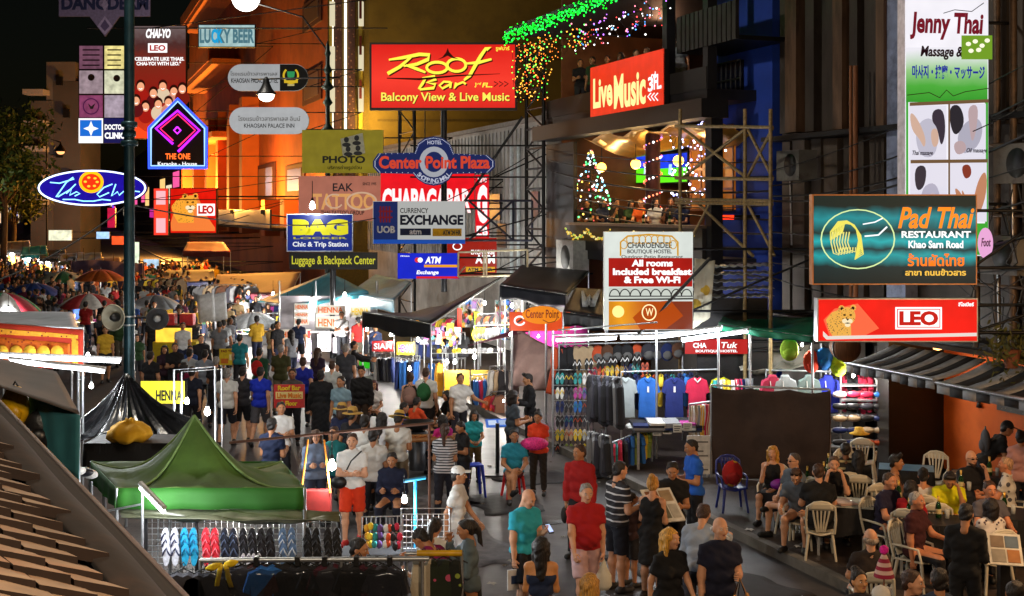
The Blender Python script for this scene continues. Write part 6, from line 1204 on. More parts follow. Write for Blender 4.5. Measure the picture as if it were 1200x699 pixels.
for x in (-1.9, -.6, 1.6): MB().tube([(x, -.1, 0), (x, -.1, 2.6)], .03, 6).build('post', ALU, t)
MB().bx(-1.8, 1.5, -.8, -.1, .75, .8).build('counter', M('#b8b8b8'), t)
board('small yellow menu board among the crowd', 257, 409, 278, 428, 38, HY, [('PAD THAI', .1, .78, .9, .92)], M('#7a2010'), prints=[(.1, .1, .5, .4, M('#c86a20')), (.55, .3, .9, .65, M('#e8e0a0'))], legs=True)
t = thing('food_cart', 'lit yellow food cart with red tins in the crowd', 'food cart', P(208, 420, 42)); t.location.z = 0; MB().bx(-.7, .7, -.4, .4, .3, 1.0).build('body', M('#c8b020'), t); MB().bx(-.6, .55, -.42, -.3, 1.0, 1.45).build('display', E('#ffc840', 1.4, var=.3), t); MB().bx(-.72, .72, -.45, .4, 1.46, 1.52).build('roof', M('#3a2a18'), t)
for x in (-.45, .15): MB().bx(x, x+.42, -.3, .1, 1.53, 1.9).build('tin', M('#c82020', .4), t)
for x in (-.5, .5): MB().lathe([(.0, -.04), (.25, -.04), (.25, .04), (0, .04)], 16, 0, (x, 0, .25), (0, 1, 0)).build('wheel', BLK, t)
for i, x in enumerate((241, 252)):
    a = P(x, 400, 44); o = tag(MB().sheet(lambda u, v: (-.28+.56*u+.05*v, -.03*math.sin(u*3), 1.0-.95*v+.1*u), 6, 6, .03).build('foam_board', M('#a8aaac'), None, V((a.x, 44+i*.4, 1.35)), .3), ['pale grey foam board carried in the crowd, left', 'pale grey foam board carried in the crowd, right'][i], 'board')
# yellow grid boards with mirrored lettering
for i, (x0, x1) in enumerate(((521, 550), (552, 590))): board(['yellow mesh henna panel, left of two behind the seated women', 'yellow mesh henna panel, right of two behind the seated women'][i], x0, 434, x1, 470, 36, M('#d8a80c', .6, .1, 6, kind='brick:18:#9a7808'), [('HENNA', .1, .6, .9, .92)], M('#8a6a08'), legs=True)
# goods of the middle stalls, hung row on row
for px0, px1, y, Y, pro, noun, n, wh, cl in ((440, 462, 420, 40, p_pant, 'trousers', 9, 'on the henna side rail', ['#8a8c90', '#2a8a8a', '#222226', '#d8d8d4', '#3a3a44', '#1b2a5e']), (464, 492, 424, 38, p_pant, 'trousers', 10, 'on the crowded rail by the backpacks', ['#2d6ab8', '#222226', '#1b2a5e', '#d8d8d4']),
    (490, 560, 376, 43, p_shirt, 'shirt', 13, 'high on the middle stall back wall', None), (490, 545, 396, 42, p_shirt, 'shirt', 11, 'on the second row of the middle stall', ['#222226', '#3a3a44', '#1b2a5e', '#8a8c90']), (560, 612, 378, 41, p_pack, 'bag', 10, 'in the top row of hanging bags', None), (556, 600, 392, 40.5, p_pack, 'bag', 9, 'in the lower row of hanging bags', ['#d8d8d4', '#e8c83a', '#2d6ab8', '#222226', '#8a8c90']), (505, 590, 412, 38, p_cap, 'cap', 14, 'along the cap shelf of the middle stall', ['#8a8c90', '#222226', '#d8d8d4', '#e8c83a']),
    (552, 585, 446, 34, p_pant, 'trousers', 11, 'on the patterned trouser rail', ['#2d6ab8', '#a83a8a', '#1b2a5e', '#222226', '#c22a4a']), (574, 592, 436, 33.4, p_dress, 'dress', 4, 'hung white by the pink tent', ['#d8d8d4', '#d8d8d4', '#b8a080', '#222226']), (575, 592, 466, 33, p_shirt, 'shirt', 4, 'low by the pink tent', ['#c8502a', '#c8502a', '#c22a4a', '#5a3a28']),
    (225, 300, 338, 58, p_hood, 'jacket', 14, 'under the maroon canopy', ['#222226', '#3a3a44', '#5a3a28', '#b8a080', '#8a8c90']), (255, 345, 360, 54, p_dress, 'dress', 16, 'on the far clothes stall', None), (300, 345, 372, 50, p_dress, 'dress', 9, 'beside the henna stall', ['#222226', '#3a3a44', '#8a8c90', '#e8c83a', '#222226']), (165, 215, 330, 66, p_hood, 'jacket', 12, 'under the dark blue canopy', ['#b8a080', '#222226', '#e8c83a', '#5a3a28']), (505, 520, 428, 37, p_dress, 'dress', 4, 'bright blue and amber by the mesh panels', ['#2d6ab8', '#2d6ab8', '#d8a030', '#d8a030'])):
    a, b = P(px0, y, Y), P(px1, y-1, Y-.6); zt = V((0, 0, .14 if pro not in (p_pack, p_cap) else (.27 if pro is p_pack else -.06))); rail('stall rail of %ss %s' % (noun.rstrip('s'), wh), a+zt, b+zt, .016, True, .0 if px0 < 230 else .15); row(pro, noun, a, b, n, wh, cl, side=pro is p_pant)
# big lit blocks of small goods
def goods_panel(label, x0, y0, x1, y1, Y, n, seed):
    a, b = P(x0, y1, Y), P(x1, y0, Y); t = thing('goods_board', label, 'display', (a.x, Y, a.z)); rn = random.Random(seed); w = b.x-a.x; h = b.z-a.z; MB().bx(0, w, .05, .09, 0, h).build('back_board', M('#a8a8a8'), t); [MB().tube([(w*q, .12, h), (w*q, .12, -a.z)], .02, 5).build('post', ALU, t) for q in (.1, .9)]
    for i in range(n):
        c = rn.choice(KEYS); x = rn.uniform(.05, .95)*w; z = rn.uniform(.05, .95)*h; s_ = rn.uniform(.04, .09); k = rn.random()
        mb = MB()
        if k < .4: mb.ball((x, 0, z), (s_, .05, s_*1.3), 8, 6)
        elif k < .7: mb.add(*(lambda q: (q.v, q.f))(MB().bx(x-s_, x+s_, -.03, .04, z-s_*1.4, z+s_*1.4)))
        else: mb.tube([(x-s_, 0, z+s_), (x, -.03, z-s_), (x+s_, 0, z+s_)], .015, 5)
        mb.build('hanging_item', M(c, .5), t)
goods_panel('board crammed with small bright bags beside the dark awning', 580, 352, 614, 378, 39, 40, 1); goods_panel('tall board of phone cases and trinkets left of the bags', 538, 350, 566, 384, 42, 45, 2); goods_panel('board of small toys under the dark awning', 492, 384, 540, 404, 41, 40, 3); goods_panel('far board of trinkets below the teal awning', 300, 366, 330, 400, 52, 30, 4); goods_panel('far glittering jewellery board', 264, 384, 296, 402, 50, 34, 5)
for i, (x0, y0, x1, y1, Y, c) in enumerate(((536, 362, 541, 395, 41.5, '#d83a2a'), (556, 366, 562, 395, 41.3, '#a8d828'), (524, 379, 532, 396, 41, '#98d028'), (518, 379, 523, 396, 41, '#d82a2a'))): board(['upright red product banner', 'upright lime product banner', 'small lime product card', 'small red product card'][i]+' in the middle stall', x0, y0, x1, y1, Y, M(c), None, name='product_banner', legs=True)
# wok table of the noodle seller, drinks tray, stools
def table_thing(label, loc, w, d, h, top, rz=0, skirt=None, name='table'):
    t = thing(name, label, 'table', loc, rz); MB().bx(-w/2, w/2, -d/2, d/2, h-.03, h).build('tabletop', top, t)
    for x in (-1, 1):
        for y in (-1, 1): MB().bx(x*(w/2-.06)-.02, x*(w/2-.06)+.02, y*(d/2-.06)-.02, y*(d/2-.06)+.02, 0, h-.03).build('leg', ALU, t)
    if skirt: 
        mb = MB(); q = [(-w/2, -d/2), (w/2, -d/2), (w/2, d/2), (-w/2, d/2), (-w/2, -d/2)]
        def fn(u, v):
            k = min(3, int(u*4)); f = u*4-k; x = q[k][0]*(1-f)+q[k+1][0]*f; y = q[k][1]*(1-f)+q[k+1][1]*f; s_ = 1.02+.03*v*(1+math.sin(u*60)); return (x*s_, y*s_, h+.004-v*.42*(1+.1*math.sin(u*25)))
        mb.sheet(fn, 64, 3, .006); mb.build('tablecloth', skirt, t)
    return t
DKC = M('#121216', .85, .2, 4); 
tt = table_thing('wooden satay table lit warm beside the straw hat seller', G(498, 560), 1.5, .7, .8, M('#8a5a28'), .2); o = V(tt.location)
for i in range(14): tag(MB().tube([(-.1, 0, 0), (.1, 0, 0)], .012, 5).build('skewer', M('#b8702a', .6), None, o+V((-.55+.085*i, .05*math.sin(i), .815)), 1.2+.2*math.sin(i*2)), 'grilled skewer laid out on the satay table', 'skewer', 'skewers on the satay table')
t = thing('wok', 'black wok on a burner beside the satay table', 'wok', o+V((-.2, .8, 0))); MB().lathe([(0, .82), (.2, .86), (.32, .98), (.34, .98), (.22, .84), (0, .79)], 20).build('pan', BLK, t); MB().lathe([(.18, 0), (.2, .78), (.16, .78)], 12).build('burner', M('#4a4a4c', .4, metal=.6), t)
board('tilted blue lit menu stand in the road', 570, 488, 598, 500, 29.5, E('#3a70d8', .8, var=.3), None, name='menu_stand', cat='stand', prints=[(.1, .2, .45, .8, E('#c8d8f0', .9)), (.55, .2, .9, .8, E('#a8c0e8', .8))]).rotation_euler = (-.9, 0, .2)
o = G(583, 556); tt = thing('stand_post', 'black pole and flat foot holding the tilted menu', 'stand', o); MB().tube([(0, 0, .03), (0, 0, 1.02)], .04, 8).build('pole', BLK, tt); MB().bx(-.28, .28, -.28, .28, 0, .03).build('foot', BLK, tt)
def stool(label, loc, m, h=.42):
    t = thing('plastic_stool', label, 'stool', loc, .3); MB().bx(-.15, .15, -.15, .15, h-.03, h).build('seat', m, t)
    for x in (-1, 1):
        for y in (-1, 1): MB().tube([(x*.13, y*.13, h-.03), (x*.18, y*.18, 0)], [.03, .022], 6).build('leg', m, t)
stool('red plastic stool under the man in the teal shirt', G(602, 583), M('#c81c1c', .4)); stool('tall blue plastic stool behind the cap seller', G(555, 582), M('#1c3ab8', .4), .6)
# --- left side: tents, racks, roof
GREEN = M('#4a6826', .75, .15, 2.5, .3, kind='stain:1.6:#3e5a22'); t = thing('canopy_tent', 'green pop up canopy tent over the sandal stall', 'tent', P(228, 600, 14.8)); t.location.z = .15; o = V(t.location)
fl, fr, br, bl, pk_ = [p-o for p in (P(137, 572, 14.0), P(357, 572, 14.0), P(330, 541, 15.9), P(107, 541, 15.7), P(228, 487, 14.9))]
for i, (a, c) in enumerate(((fl, fr), (fr, br), (br, bl), (bl, fl))):
    def fn(u, v, a=a, c=c):
        e = a*(1-u)+c*u; s_ = v; p = pk_*(1-s_)+e*s_; p = V(p); p.z -= .32*math.sin(s_*PI)*(1-.25*math.sin(u*PI)); p.z += (.025*math.sin(s_*9+u*15)+.016*math.sin(u*31+s_*6))*s_*math.sin(u*PI)+.01*math.sin(s_*23)*math.sin(u*PI); return p
    MB().sheet(fn, 16, 14, .012).build('roof_panel', GREEN, t)
    MB().sheet(lambda u, v, a=a, c=c: a*(1-u)+c*u+V((.012*math.sin(u*30)*v, -.02*v+.02*math.sin(u*22)*v, -.23*v)), 20, 3, .008).build('valance', M('#2c6e22', .75, .15, 2.5, .2), t)
    MB().tube([(e_.x, e_.y, e_.z) for e_ in [(lambda s_: (lambda p: V((p.x, p.y, p.z-.30*math.sin(s_*PI))))(pk_*(1-s_)+a*s_))(k/10) for k in range(11)]], .013, 6).build('seam', M('#7a9a5a'), t)
    MB().tube([(a.x, a.y, 0), (a.x, a.y, a.z)], .02, 6).build('pole', ALU, t)
tarp('plastic_flap', 'olive translucent plastic flap hanging below the green canopy', [P(140, 596, 14.1), P(398, 600, 14.1), P(398, 612, 13.95), P(142, 607, 13.95)], M('#6a6e58', .3, .25, 4, .5), .05, .05, cat='tarpaulin', poles=False, seed=31)
t = thing('sandal_rack', 'wire mesh rack hung with bright flip flops under the green canopy', 'rack', P(285, 690, 14.1)); t.location.z = .15; k = 14.1/F; mb = MB()
for i in range(34): mb.tube([((-115+i*6.8)*k, .05, .95), ((-115+i*6.8)*k, .05, zat(606, 14.1)-.15)], .004, 4)
for i in range(12): mb.tube([(-115*k, .05, .98+i*.065), (112*k, .05, .98+i*.065)], .004, 4)
mb.build('mesh', ALU, t); mb = MB()
for x in (-115, -55, 112): mb.tube([(x*k, .03, 0), (x*k, .03, zat(604, 14.1)-.15)], .022, 6)
mb.build('post', M('#3a3a3c', .4, metal=.6), t)
for px, c, st, nm in ((199, '#c8ccd8', '#2a2e50', 'white and blue patterned'), (221, '#1c9ac8', '#0e6a98', 'cyan'), (246, '#d82a3c', '#f07080', 'red'), (268, '#1c2030', '#4a5a7a', 'navy black'), (290, '#16161c', '#3a3a44', 'black'), (311, '#1a181c', '#242226', 'plain dark'), (336, '#5a78a0', '#c8d4e4', 'slate blue'), (365, '#121214', '#2a2a2c', 'thick black'), (389, '#141416', '#303032', 'wide black')):
    for j, y in enumerate((632, 640, 650)):
        p_sand.make(P(px+j*.8, y, 14.0-.035*j), rg.uniform(-.08, .08), '%s flip flops on the mesh rack, %s of their column' % (nm, ['top', 'middle', 'bottom'][j]), 'sandals', 'flip flops under the green canopy', [M(c, .6, .25, 30), M(c, .6, .25, 30), M(st, .5), M(st, .5)], .98)
for px in (288, 300): p_sand.make(P(px, 657, 13.85), 0, 'white flip flops with violet straps at the rack foot', 'sandals', 'white flip flops at the rack foot', [M('#d8d8e0'), M('#d8d8e0'), M('#5a3aa8'), M('#5a3aa8')], .6)
t = thing('display_rail', 'steel rail with clamps in front of the sandal stall', 'rail', P(370, 690, 13.4)); t.location.z = .15; k = 13.4/F; MB().tube([(-135*k, 0, zat(657, 13.4)-.15), (133*k, 0, zat(655, 13.4)-.15)], .028, 8).build('bar', ALU, t); mb = MB()
for x in (-135, 30, 125): mb.tube([(x*k, 0, 0), (x*k, 0, zat(656, 13.4)-.15)], .02, 6)
mb.build('leg', ALU, t)
for x in (-72, -24, 8, 45, 84): MB().bx(x*k, (x+6)*k, -.045, .045, zat(657, 13.4)-.2, zat(657, 13.4)-.105).build('clamp', BLK, t)
def crinkle(u, v): return (-1.18+2.16*u, -.12+.05*math.sin(u*37+v*3)*v+.03*math.sin(u*71)*v+.02*math.sin(v*19+u*9), zat(661, 13.4)-v*.9+.01*math.sin(u*50))
tag(MB().sheet(crinkle, 90, 12, .004).build('plastic_cover', glassy('#1c1e20', .1, .34, .0), None, (P(370, 0, 13.4).x, 13.3, 0)), 'clear crinkled plastic sheet draped over the dark clothes', 'plastic cover')
row(p_shirt, 'shirt', P(275, 668, 13.42), P(460, 668, 13.42), 16, 'under the clear plastic cover', ['#222226', '#3a1c1c', '#3a3a44', '#4a1c2c', '#222226', '#3a3a44', '#2d6ab8', '#222226']); NAMES['#3a1c1c'] = 'dark brown'; NAMES['#4a1c2c'] = 'maroon'
for px, nm in ((215, 'charcoal T-shirt at the left end of the front rail'), (240, 'dark grey T-shirt second on the front rail')): p_shirt.make(P(px, 677, 13.3), 0, nm, 'shirt', None, [cloth('#3c3c42')])
t = thing('ribbon', 'yellow ribbon tied on the front rail', 'ribbon', P(262, 660, 13.3)); MB().sheet(lambda u, v: (-.01-.17*u, -.03-.03*math.sin(u*PI), -.05*u+(v-.5)*.06*(.3+math.sin(u*PI))), 8, 3, .008).sheet(lambda u, v: (.01+.15*u, -.03-.03*math.sin(u*PI), .02*u+(v-.5)*.06*(.3+math.sin(u*PI))), 8, 3, .008).sheet(lambda u, v: (-.02-.05*v+(u-.5)*.05, -.04+.01*math.sin(v*8), -.3*v), 3, 6, .008).sheet(lambda u, v: (.03+.06*v+(u-.5)*.05, -.05+.01*math.sin(v*8), -.24*v), 3, 6, .008).build('loops', M('#d8b818', .5), t)
tube_light(P(165, 572, 13.6), P(192, 600, 13.2), 36, 'short slanting tube light on the sandal stall corner'); t = thing('light_pole', 'thin blue grey pole carrying the slanting tube light', 'pole', P(167, 690, 13.7)); t.location.z = .15; MB().tube([(0, 0, 0), (0, 0, zat(570, 13.7)-.15)], .016, 6).build('pole', ALU, t); MB().tube([(0, 0, 2.0), (-.5, .3, 1.85)], .012, 5).build('arm', ALU, t)
bulb(300, 603, 14.3, 20, where='under the green canopy front', s=.5)
rail('yellow ended rail of dark floral dresses', P(476, 649, 13.6), P(541, 648, 13.6)); MB().tube([(-.2, 0, 0), (.28, 0, 0)], .035, 8).build('yellow_sleeve', M('#c89a10', .4), [o for o in C.objects if o.name.startswith('clothes_rail')][-1], V((.02, 0, P(500, 648.5, 13.6).z-.15)))
for px, c, kd, nm in ((497, '#b8ae98', '', 'beige cloth wrap hanging at the rail end'), (514, '#1c2414', 'print:6:.22:#b84a6a', 'dark green dress with pink flowers on the yellow rail'), (526, '#141812', 'print:7:.2:#8a9a3a', 'black and olive leaf print dress on the yellow rail')): p_dress.make(P(px, 660, 13.6), rg.uniform(-.1, .1), nm, 'dress', None, [cloth(c, kd)])
# keyring stall with grid
t = thing('wire_grid', 'white wire grid panel of the keyring stall', 'display grid', P(500, 640, 15.6)); t.location.z = .15; k = 15.6/F; mb = MB()
for i in range(10): mb.tube([((-30+i*6.3)*k, 0, .9), ((-30+i*6.3)*k, 0, zat(603, 15.6)-.15)], .005, 4)
for i in range(9): mb.tube([(-30*k, 0, .95+i*.07), (27*k, 0, .95+i*.07)], .005, 4)
mb.build('wire', M('#d8dce0', .4), t); MB().tube([(-30*k, .02, 0), (-30*k, .02, 1.5)], .012, 5).tube([(27*k, .02, 0), (27*k, .02, 1.5)], .012, 5).build('leg', ALU, t)
tt = table_thing('keyring table covered in dark cloth', P(452, 690, 15.7)*1, 1.1, .6, .95, DKC); tt.location.z = .15
p_key = Proto(None, [('keyring', MB().ball((0, 0, -.05), (.028, .02, .04), 8, 6), [M('#888888', .4)]), ('chain', MB().tube([(0, 0, -.01), (0, 0, .05)], .006, 4), [ALU])])
rail('thin rail of coloured keyrings', P(424, 606, 15.5), P(472, 605, 15.5), .008)
for j, y in enumerate((612, 622, 632)): row(p_key, 'keyring', P(426, y, 15.4+.1*j), P(470, y, 15.4+.1*j), 8, 'on the keyring rail, %s tier' % ['top', 'middle', 'low'][j], ['#d8a030', '#e8c83a', '#2a8a8a', '#6a4a8a', '#d8d8d4', '#c8502a', '#222226', '#c22a4a'], scale=1.3)
t = thing('lamp_stand', 'bright blue pipe stand with a bulb in front of the cap seller', 'lamp stand', P(487, 690, 15.9)); t.location.z = .15; k = 15.9/F; BP = M('#2a9ad0', .4); MB().tube([(0, 0, 0), (0, 0, zat(562, 15.9)-.15)], .022, 8).build('pole', BP, t); MB().tube([(-14*k, 0, zat(564, 15.9)-.15), (12*k, 0, zat(560, 15.9)-.15)], .022, 8).build('crossbar', BP, t)
bulb(474, 585, 15.8, 34, (.85, .92, 1), 'from the blue pipe stand', .8); bulb(389, 545, 17.5, 60, (.9, .95, 1), 'before the man in orange shorts', 1.2)
t = thing('bag_stand', 'hanging orange strapped tote display by the bright bulb', 'bag', P(371, 600, 17.6)); MB().bx(-.2, .2, -.08, .08, -.05, .3).build('tote', M('#8a1c14'), t); mb = MB()
for x in (-.2, .2): mb.tube([(x, -.09, .28), (x*.55, -.05, 1.0)], .014, 5)
mb.build('strap', M('#e88a1c'), t); MB().tube([(0, 0, .98), (0, 0, 1.1)], .01, 4).tube([(-1.2, 0, .95), (1.6, 0, 1.22)], .02, 6).build('hanging_bar', M('#5a3a2a'), t); MB().tube([(1.55, 0, 1.2), (1.55, 0, -1.1)], .02, 6).build('bar_leg', M('#5a3a2a'), t)
# black plastic tent
t = thing('plastic_tent', 'black plastic sheet pulled to a peak over a stall by the lamp post', 'tent', P(152, 520, 20.5)); t.location.z = .15; o = V(t.location); pk_ = P(148, 438, 20.8)-o
def fn(u, v):
    a = 2*PI*u; rx = 1.0+.12*math.cos(a*2); e = V((rx*math.cos(a)*.95, rx*math.sin(a)*.95, zat(505, 20.5)-.15+.12*math.sin(a*3))); p = pk_*(1-v)+e*v; w = .055*math.sin(a*14+v*2)*v+.03*math.sin(a*23); p += V((math.cos(a), math.sin(a), 0))*w; p.z -= .12*math.sin(v*PI); return p
BPL = M('#0c0c0e', .22, .3, 6, .35); MB().sheet(fn, 84, 16, .008).build('sheet', BPL, t); MB().tube([(pk_.x, pk_.y, 0), tuple(pk_)], .025, 6).build('pole', ALU, t)
for a in (.7, 2.3, 3.9, 5.5): MB().tube([(.9*math.cos(a), .9*math.sin(a), 0), (.9*math.cos(a), .9*math.sin(a), 1.75)], .02, 6).build('pole', ALU, t)
tt = table_thing('low goods table beneath the yellow sack', P(160, 560, 17.6), 1.2, .7, 2.0, M('#3a3a3c'), 0, DKC); tt.location.z = .15; tt.name = 'tall_trestle'
t = thing('cloth_sack', 'tied mustard yellow cloth sack on top of the trestle', 'sack', P(152, 523, 17.4)); t.location.z = 2.15; mb = MB().lathe([(.0, 0), (.2, .01), (.27, .08), (.25, .17), (.16, .24), (.05, .27), (.06, .3), (.0, .3)], 30); mb.v = [(x*(1+.07*math.sin(9*math.atan2(y, x)+z*9)), y*(1+.07*math.sin(9*math.atan2(y, x)+z*9)), z+.02*math.sin(5*math.atan2(y, x))) for x, y, z in mb.v]; mb.build('sack', cloth('#c8940c'), t); t.scale = (1.1, 1.1, 1.0)
t = board('yellow henna board with black letters at the tent edge', 165, 447, 216, 473, 22.4, M('#d8cc1c', .6), [('HENNA', .35, .12, .95, .6)], INK, legs=True); 
bulb(219, 470, 22, 40, (.95, .97, 1), 'beside the yellow henna board', .9); bulb(243, 482, 21, 55, (.95, .97, 1), 'at the corner of the yellow henna board', 1.1); bulb(103, 417, 21, 40, (.95, .97, 1), 'before the orange tapestry', .8); bulb(107, 452, 19.5, 30, (.9, 1, 1), 'under the left grey awning', .7)
t = thing('light_gantry', 'small steel frame holding the bulbs by the yellow board', 'stall frame', P(228, 490, 21.6)); t.location.z = .15; mb = MB().tube([(-.35, 0, 0), (-.35, 0, 2.45), (.35, 0, 2.5), (.35, 0, 0)], .016, 6).tube([(-.35, .5, 0), (-.35, .5, 2.35), (.35, .5, 2.4), (.35, .5, 0)], .016, 6); mb.build('frame', ALU, t)
# left awning with teal side sheet, tapestry, tubes
t = tarp('stall_awning', 'brown grey awning jutting in at the left edge', [P(-40, 412, 16), P(66, 437, 15.5), P(93, 486, 13), P(-40, 440, 13)], M('#4a4240', .7, .15, 2, .2), .03, .01, poles=False, seed=41)
tarp('side_sheet', 'teal side sheet hanging from the brown grey awning', [P(30, 462, 13.8), P(94, 487, 13), P(93, 562, 13), P(34, 520, 13.8)], M('#3a7a84', .6, .15, 3, .3), .03, .04, cat='tarpaulin', poles=False, seed=42)
t = thing('awning_frame', 'steel frame under the brown grey awning', 'frame', P(60, 500, 13.4)); t.location.z = .15; o = V(t.location); mb = MB()
for px, py, Y in ((-38, 440, 13.1), (92, 487, 13.1), (64, 440, 15.4)): q = P(px, py, Y)-o; MB().tube([(q.x, q.y, 0), (q.x, q.y, q.z-.03)], .02, 6).build('post', ALU, t)
t = thing('tapestry', 'orange red tapestry with ornate gold border at the left stall', 'tapestry', P(45, 425, 20)); o = V(t.location); mb = lambda m: MB()
TA = [('cloth', M('#a8280c', .8, .15, 6, .2), -10, 378, 98, 428, 0), ('border', M('#d8901c', .8, .2, 20, .2, kind='print:16:.24:#6a1408'), -8, 384, 92, 391, 1), ('border', M('#d8901c', .8, .2, 20, .2, kind='print:18:.24:#7a1a08'), 84, 391, 92, 426, 1), ('field', M('#c8600c', .8, .2, 20, .2, kind='print:14:.22:#8a1c08'), -8, 394, 82, 426, 1)]
for nm, m, x0, y0, x1, y1, ly in TA:
    a = P(x0, y0, 20)-o; b = P(x1, y1, 20)-o; MB().sheet(lambda u, v: (a.x+(b.x-a.x)*u, .03*math.sin((a.x+(b.x-a.x)*u)*5)-.012*ly, a.z+(b.z-a.z)*v-.12*u*(1-v*.3)), 24, 6, .006).build(nm, m, t)
for i in range(5): q = P(5+i*16, 412, 19.95)-o; MB().lathe([(0, 0), (.07, .0), (.1, .01), (.1, .02), (0, .03)], 14, 0, tuple(q+V((0, -.06, 0))), (0, -1, 0)).build('medallion', M('#e0a82a'), t)
MB().tube([P(-12, 379, 20.03)-o, P(98, 385, 20.03)-o], .02, 6).build('rod', ALU, t); MB().tube([P(-10, 379, 20.05)-o, P(-10, 380, 20.05)-o-V((0, 0, 4))], .02, 5).tube([P(97, 386, 20.05)-o, P(97, 386, 20.05)-o-V((0, 0, 3.4))], .02, 5).build('post', ALU, t)
tarp('stall_awning', 'pale grey stall roof above the orange tapestry', [P(-30, 366, 24), P(84, 366, 24), P(92, 388, 20.4), P(-30, 379, 20.4)], M('#8a929c', .45, .15, 3, .15), .05, .02, seed=43, valance=.1)
for i, (x0, y0, x1, y1) in enumerate(((-8, 418, 140, 424), (12, 424, 122, 436))): tube_light(P(x0, y0, 19-i), P(x1, y1, 19-i), 50, ['long white tube light below the tapestry', 'lower white tube light below the tapestry'][i])
t = thing('umbrella', 'green white and red market umbrella at the left edge', 'umbrella', P(4, 365, 34)); o = V(t.location); t.location.z = 0; zt = o.z
for k, m in ((0, M('#1c8a5a', .6)), (1, M('#c8c8c8', .6)), (2, M('#a82a3a', .6))):
    mb = MB()
    for i in range(k, 9, 3): mb.sheet(lambda u, v: (v*.95*math.cos(2*PI*(i+u)/9), v*.95*math.sin(2*PI*(i+u)/9), zt+.5-.5*v*v), 3, 6, .006)
    mb.build('canopy', m, t)
MB().tube([(0, 0, 0), (0, 0, zt+.55)], .025, 6).build('pole', ALU, t); bulb(10, 363, 33, 60, (.95, 1, .98), 'under the green umbrella', 1.0)
for px, py, c, nm, cp_ in ((18, 476, '#d8a810', 'yellow shopping bag with red print on the left stall', 1), (46, 505, '#17171a', 'black plastic bag hanging at the left stall, farthest', 0), (58, 512, '#1a1a1e', 'black plastic bag hanging at the left stall, middle', 0), (70, 520, '#151518', 'black plastic bag hanging at the left stall, nearest', 0)):
    o = p_pack.make(P(px, py, 13.6), rg.uniform(-.3, .3), nm, 'bag', None, [M(c, .35, .2, 10, .5), M(c, .35)], 1.1); 
    if cp_: MB().text('SALE', -.1, -.02, .1, .05, -.1, 0, .04).build('lettering', M('#c82010'), o) if False else None
tt = table_thing('counter of wrapped goods behind the teal sheet', P(50, 560, 14.2), 2.0, .8, 1.3, M('#a8b0b4'), 0, M('#7a98a4', .5)); tt.location.z = .15
for i in range(16): c = rg.choice(['#d8d8d4', '#8a8c90', '#c22a4a', '#222226']); p_pouch.make(P(16+i*5.5, 512+i*3.2, 14.0)+V((0, rg.uniform(-.2, .2), 0)), rg.uniform(-1, 1), '%s wrapped parcel on the counter behind the teal sheet' % NAMES[c], 'parcel', 'wrapped parcels on the counter', [M(c, .3, .2, 12, .4)], .6)
# tiled roof in the near left corner
t = thing('tiled_roof', 'brown roof with overlapping tiles in the near left corner', 'roof'); e0, e1 = P(222, 708, 6.2), P(8, 482, 10.2); ed = (e1-e0).normalized(); up_ = V((-ed.y, ed.x, 0)); up_ = up_ if up_.x < 0 else -up_; sl = (up_*.86+V((0, 0, .36))).normalized(); t.location = e0; L = (e1-e0).length
bp = lambda a, b_, c=0: ed*a+sl*b_+V((0, 0, 1))*c
BR = M('#1c110b', .95, .4, 3, .3, kind='stain:1.5:#332014'); MB().sheet(lambda u, v: bp(-3+u*(L+4), -.02+v*.26, 0), 30, 4, .04).build('verge_sheet', M('#150e0b', .95, .2, 3), t)
MB().sheet(lambda u, v: bp(-3+u*(L+4), .16+v*.28, .04+.04*math.sin(v*PI)+.012*math.sin(u*19)), 60, 8, .03).build('flashing', BR, t); MB().tube([bp(-3, -.02, -.02), bp(L+1, -.02, -.02)], .03, 8).build('edge_trim', M('#4a3428', .6), t)
MB().sheet(lambda u, v: bp(-3+u*(L+4), .4+v*3.8, -.03), 4, 4, .05).build('decking', M('#2a1c18'), t); mb = MB(); TL = M('#86705a', .8, .2, 5, .2, kind='stain:2:#8a6448'); rt = random.Random(2)
for r_ in range(int((L+4)/.2)):
    for i in range(16):
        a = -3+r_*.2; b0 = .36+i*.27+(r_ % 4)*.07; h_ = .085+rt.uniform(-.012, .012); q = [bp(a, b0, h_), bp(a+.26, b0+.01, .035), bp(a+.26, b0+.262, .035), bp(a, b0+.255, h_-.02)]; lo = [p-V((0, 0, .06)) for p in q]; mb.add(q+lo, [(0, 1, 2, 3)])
        mb.add(q+lo, [(7, 6, 5, 4), (0, 4, 5, 1), (1, 5, 6, 2), (2, 6, 7, 3), (3, 7, 4, 0)], 1)  # tile sides take a darker material: shade put into the colour
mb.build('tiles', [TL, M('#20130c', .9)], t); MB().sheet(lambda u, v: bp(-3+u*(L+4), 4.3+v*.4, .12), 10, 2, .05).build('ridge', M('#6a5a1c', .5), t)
for a in (0.5, 4): q = bp(a, 1.6, -.1); MB().tube([(q.x, q.y, -e0.z+.0), tuple(q)], .06, 6).build('post', DARKST, t)
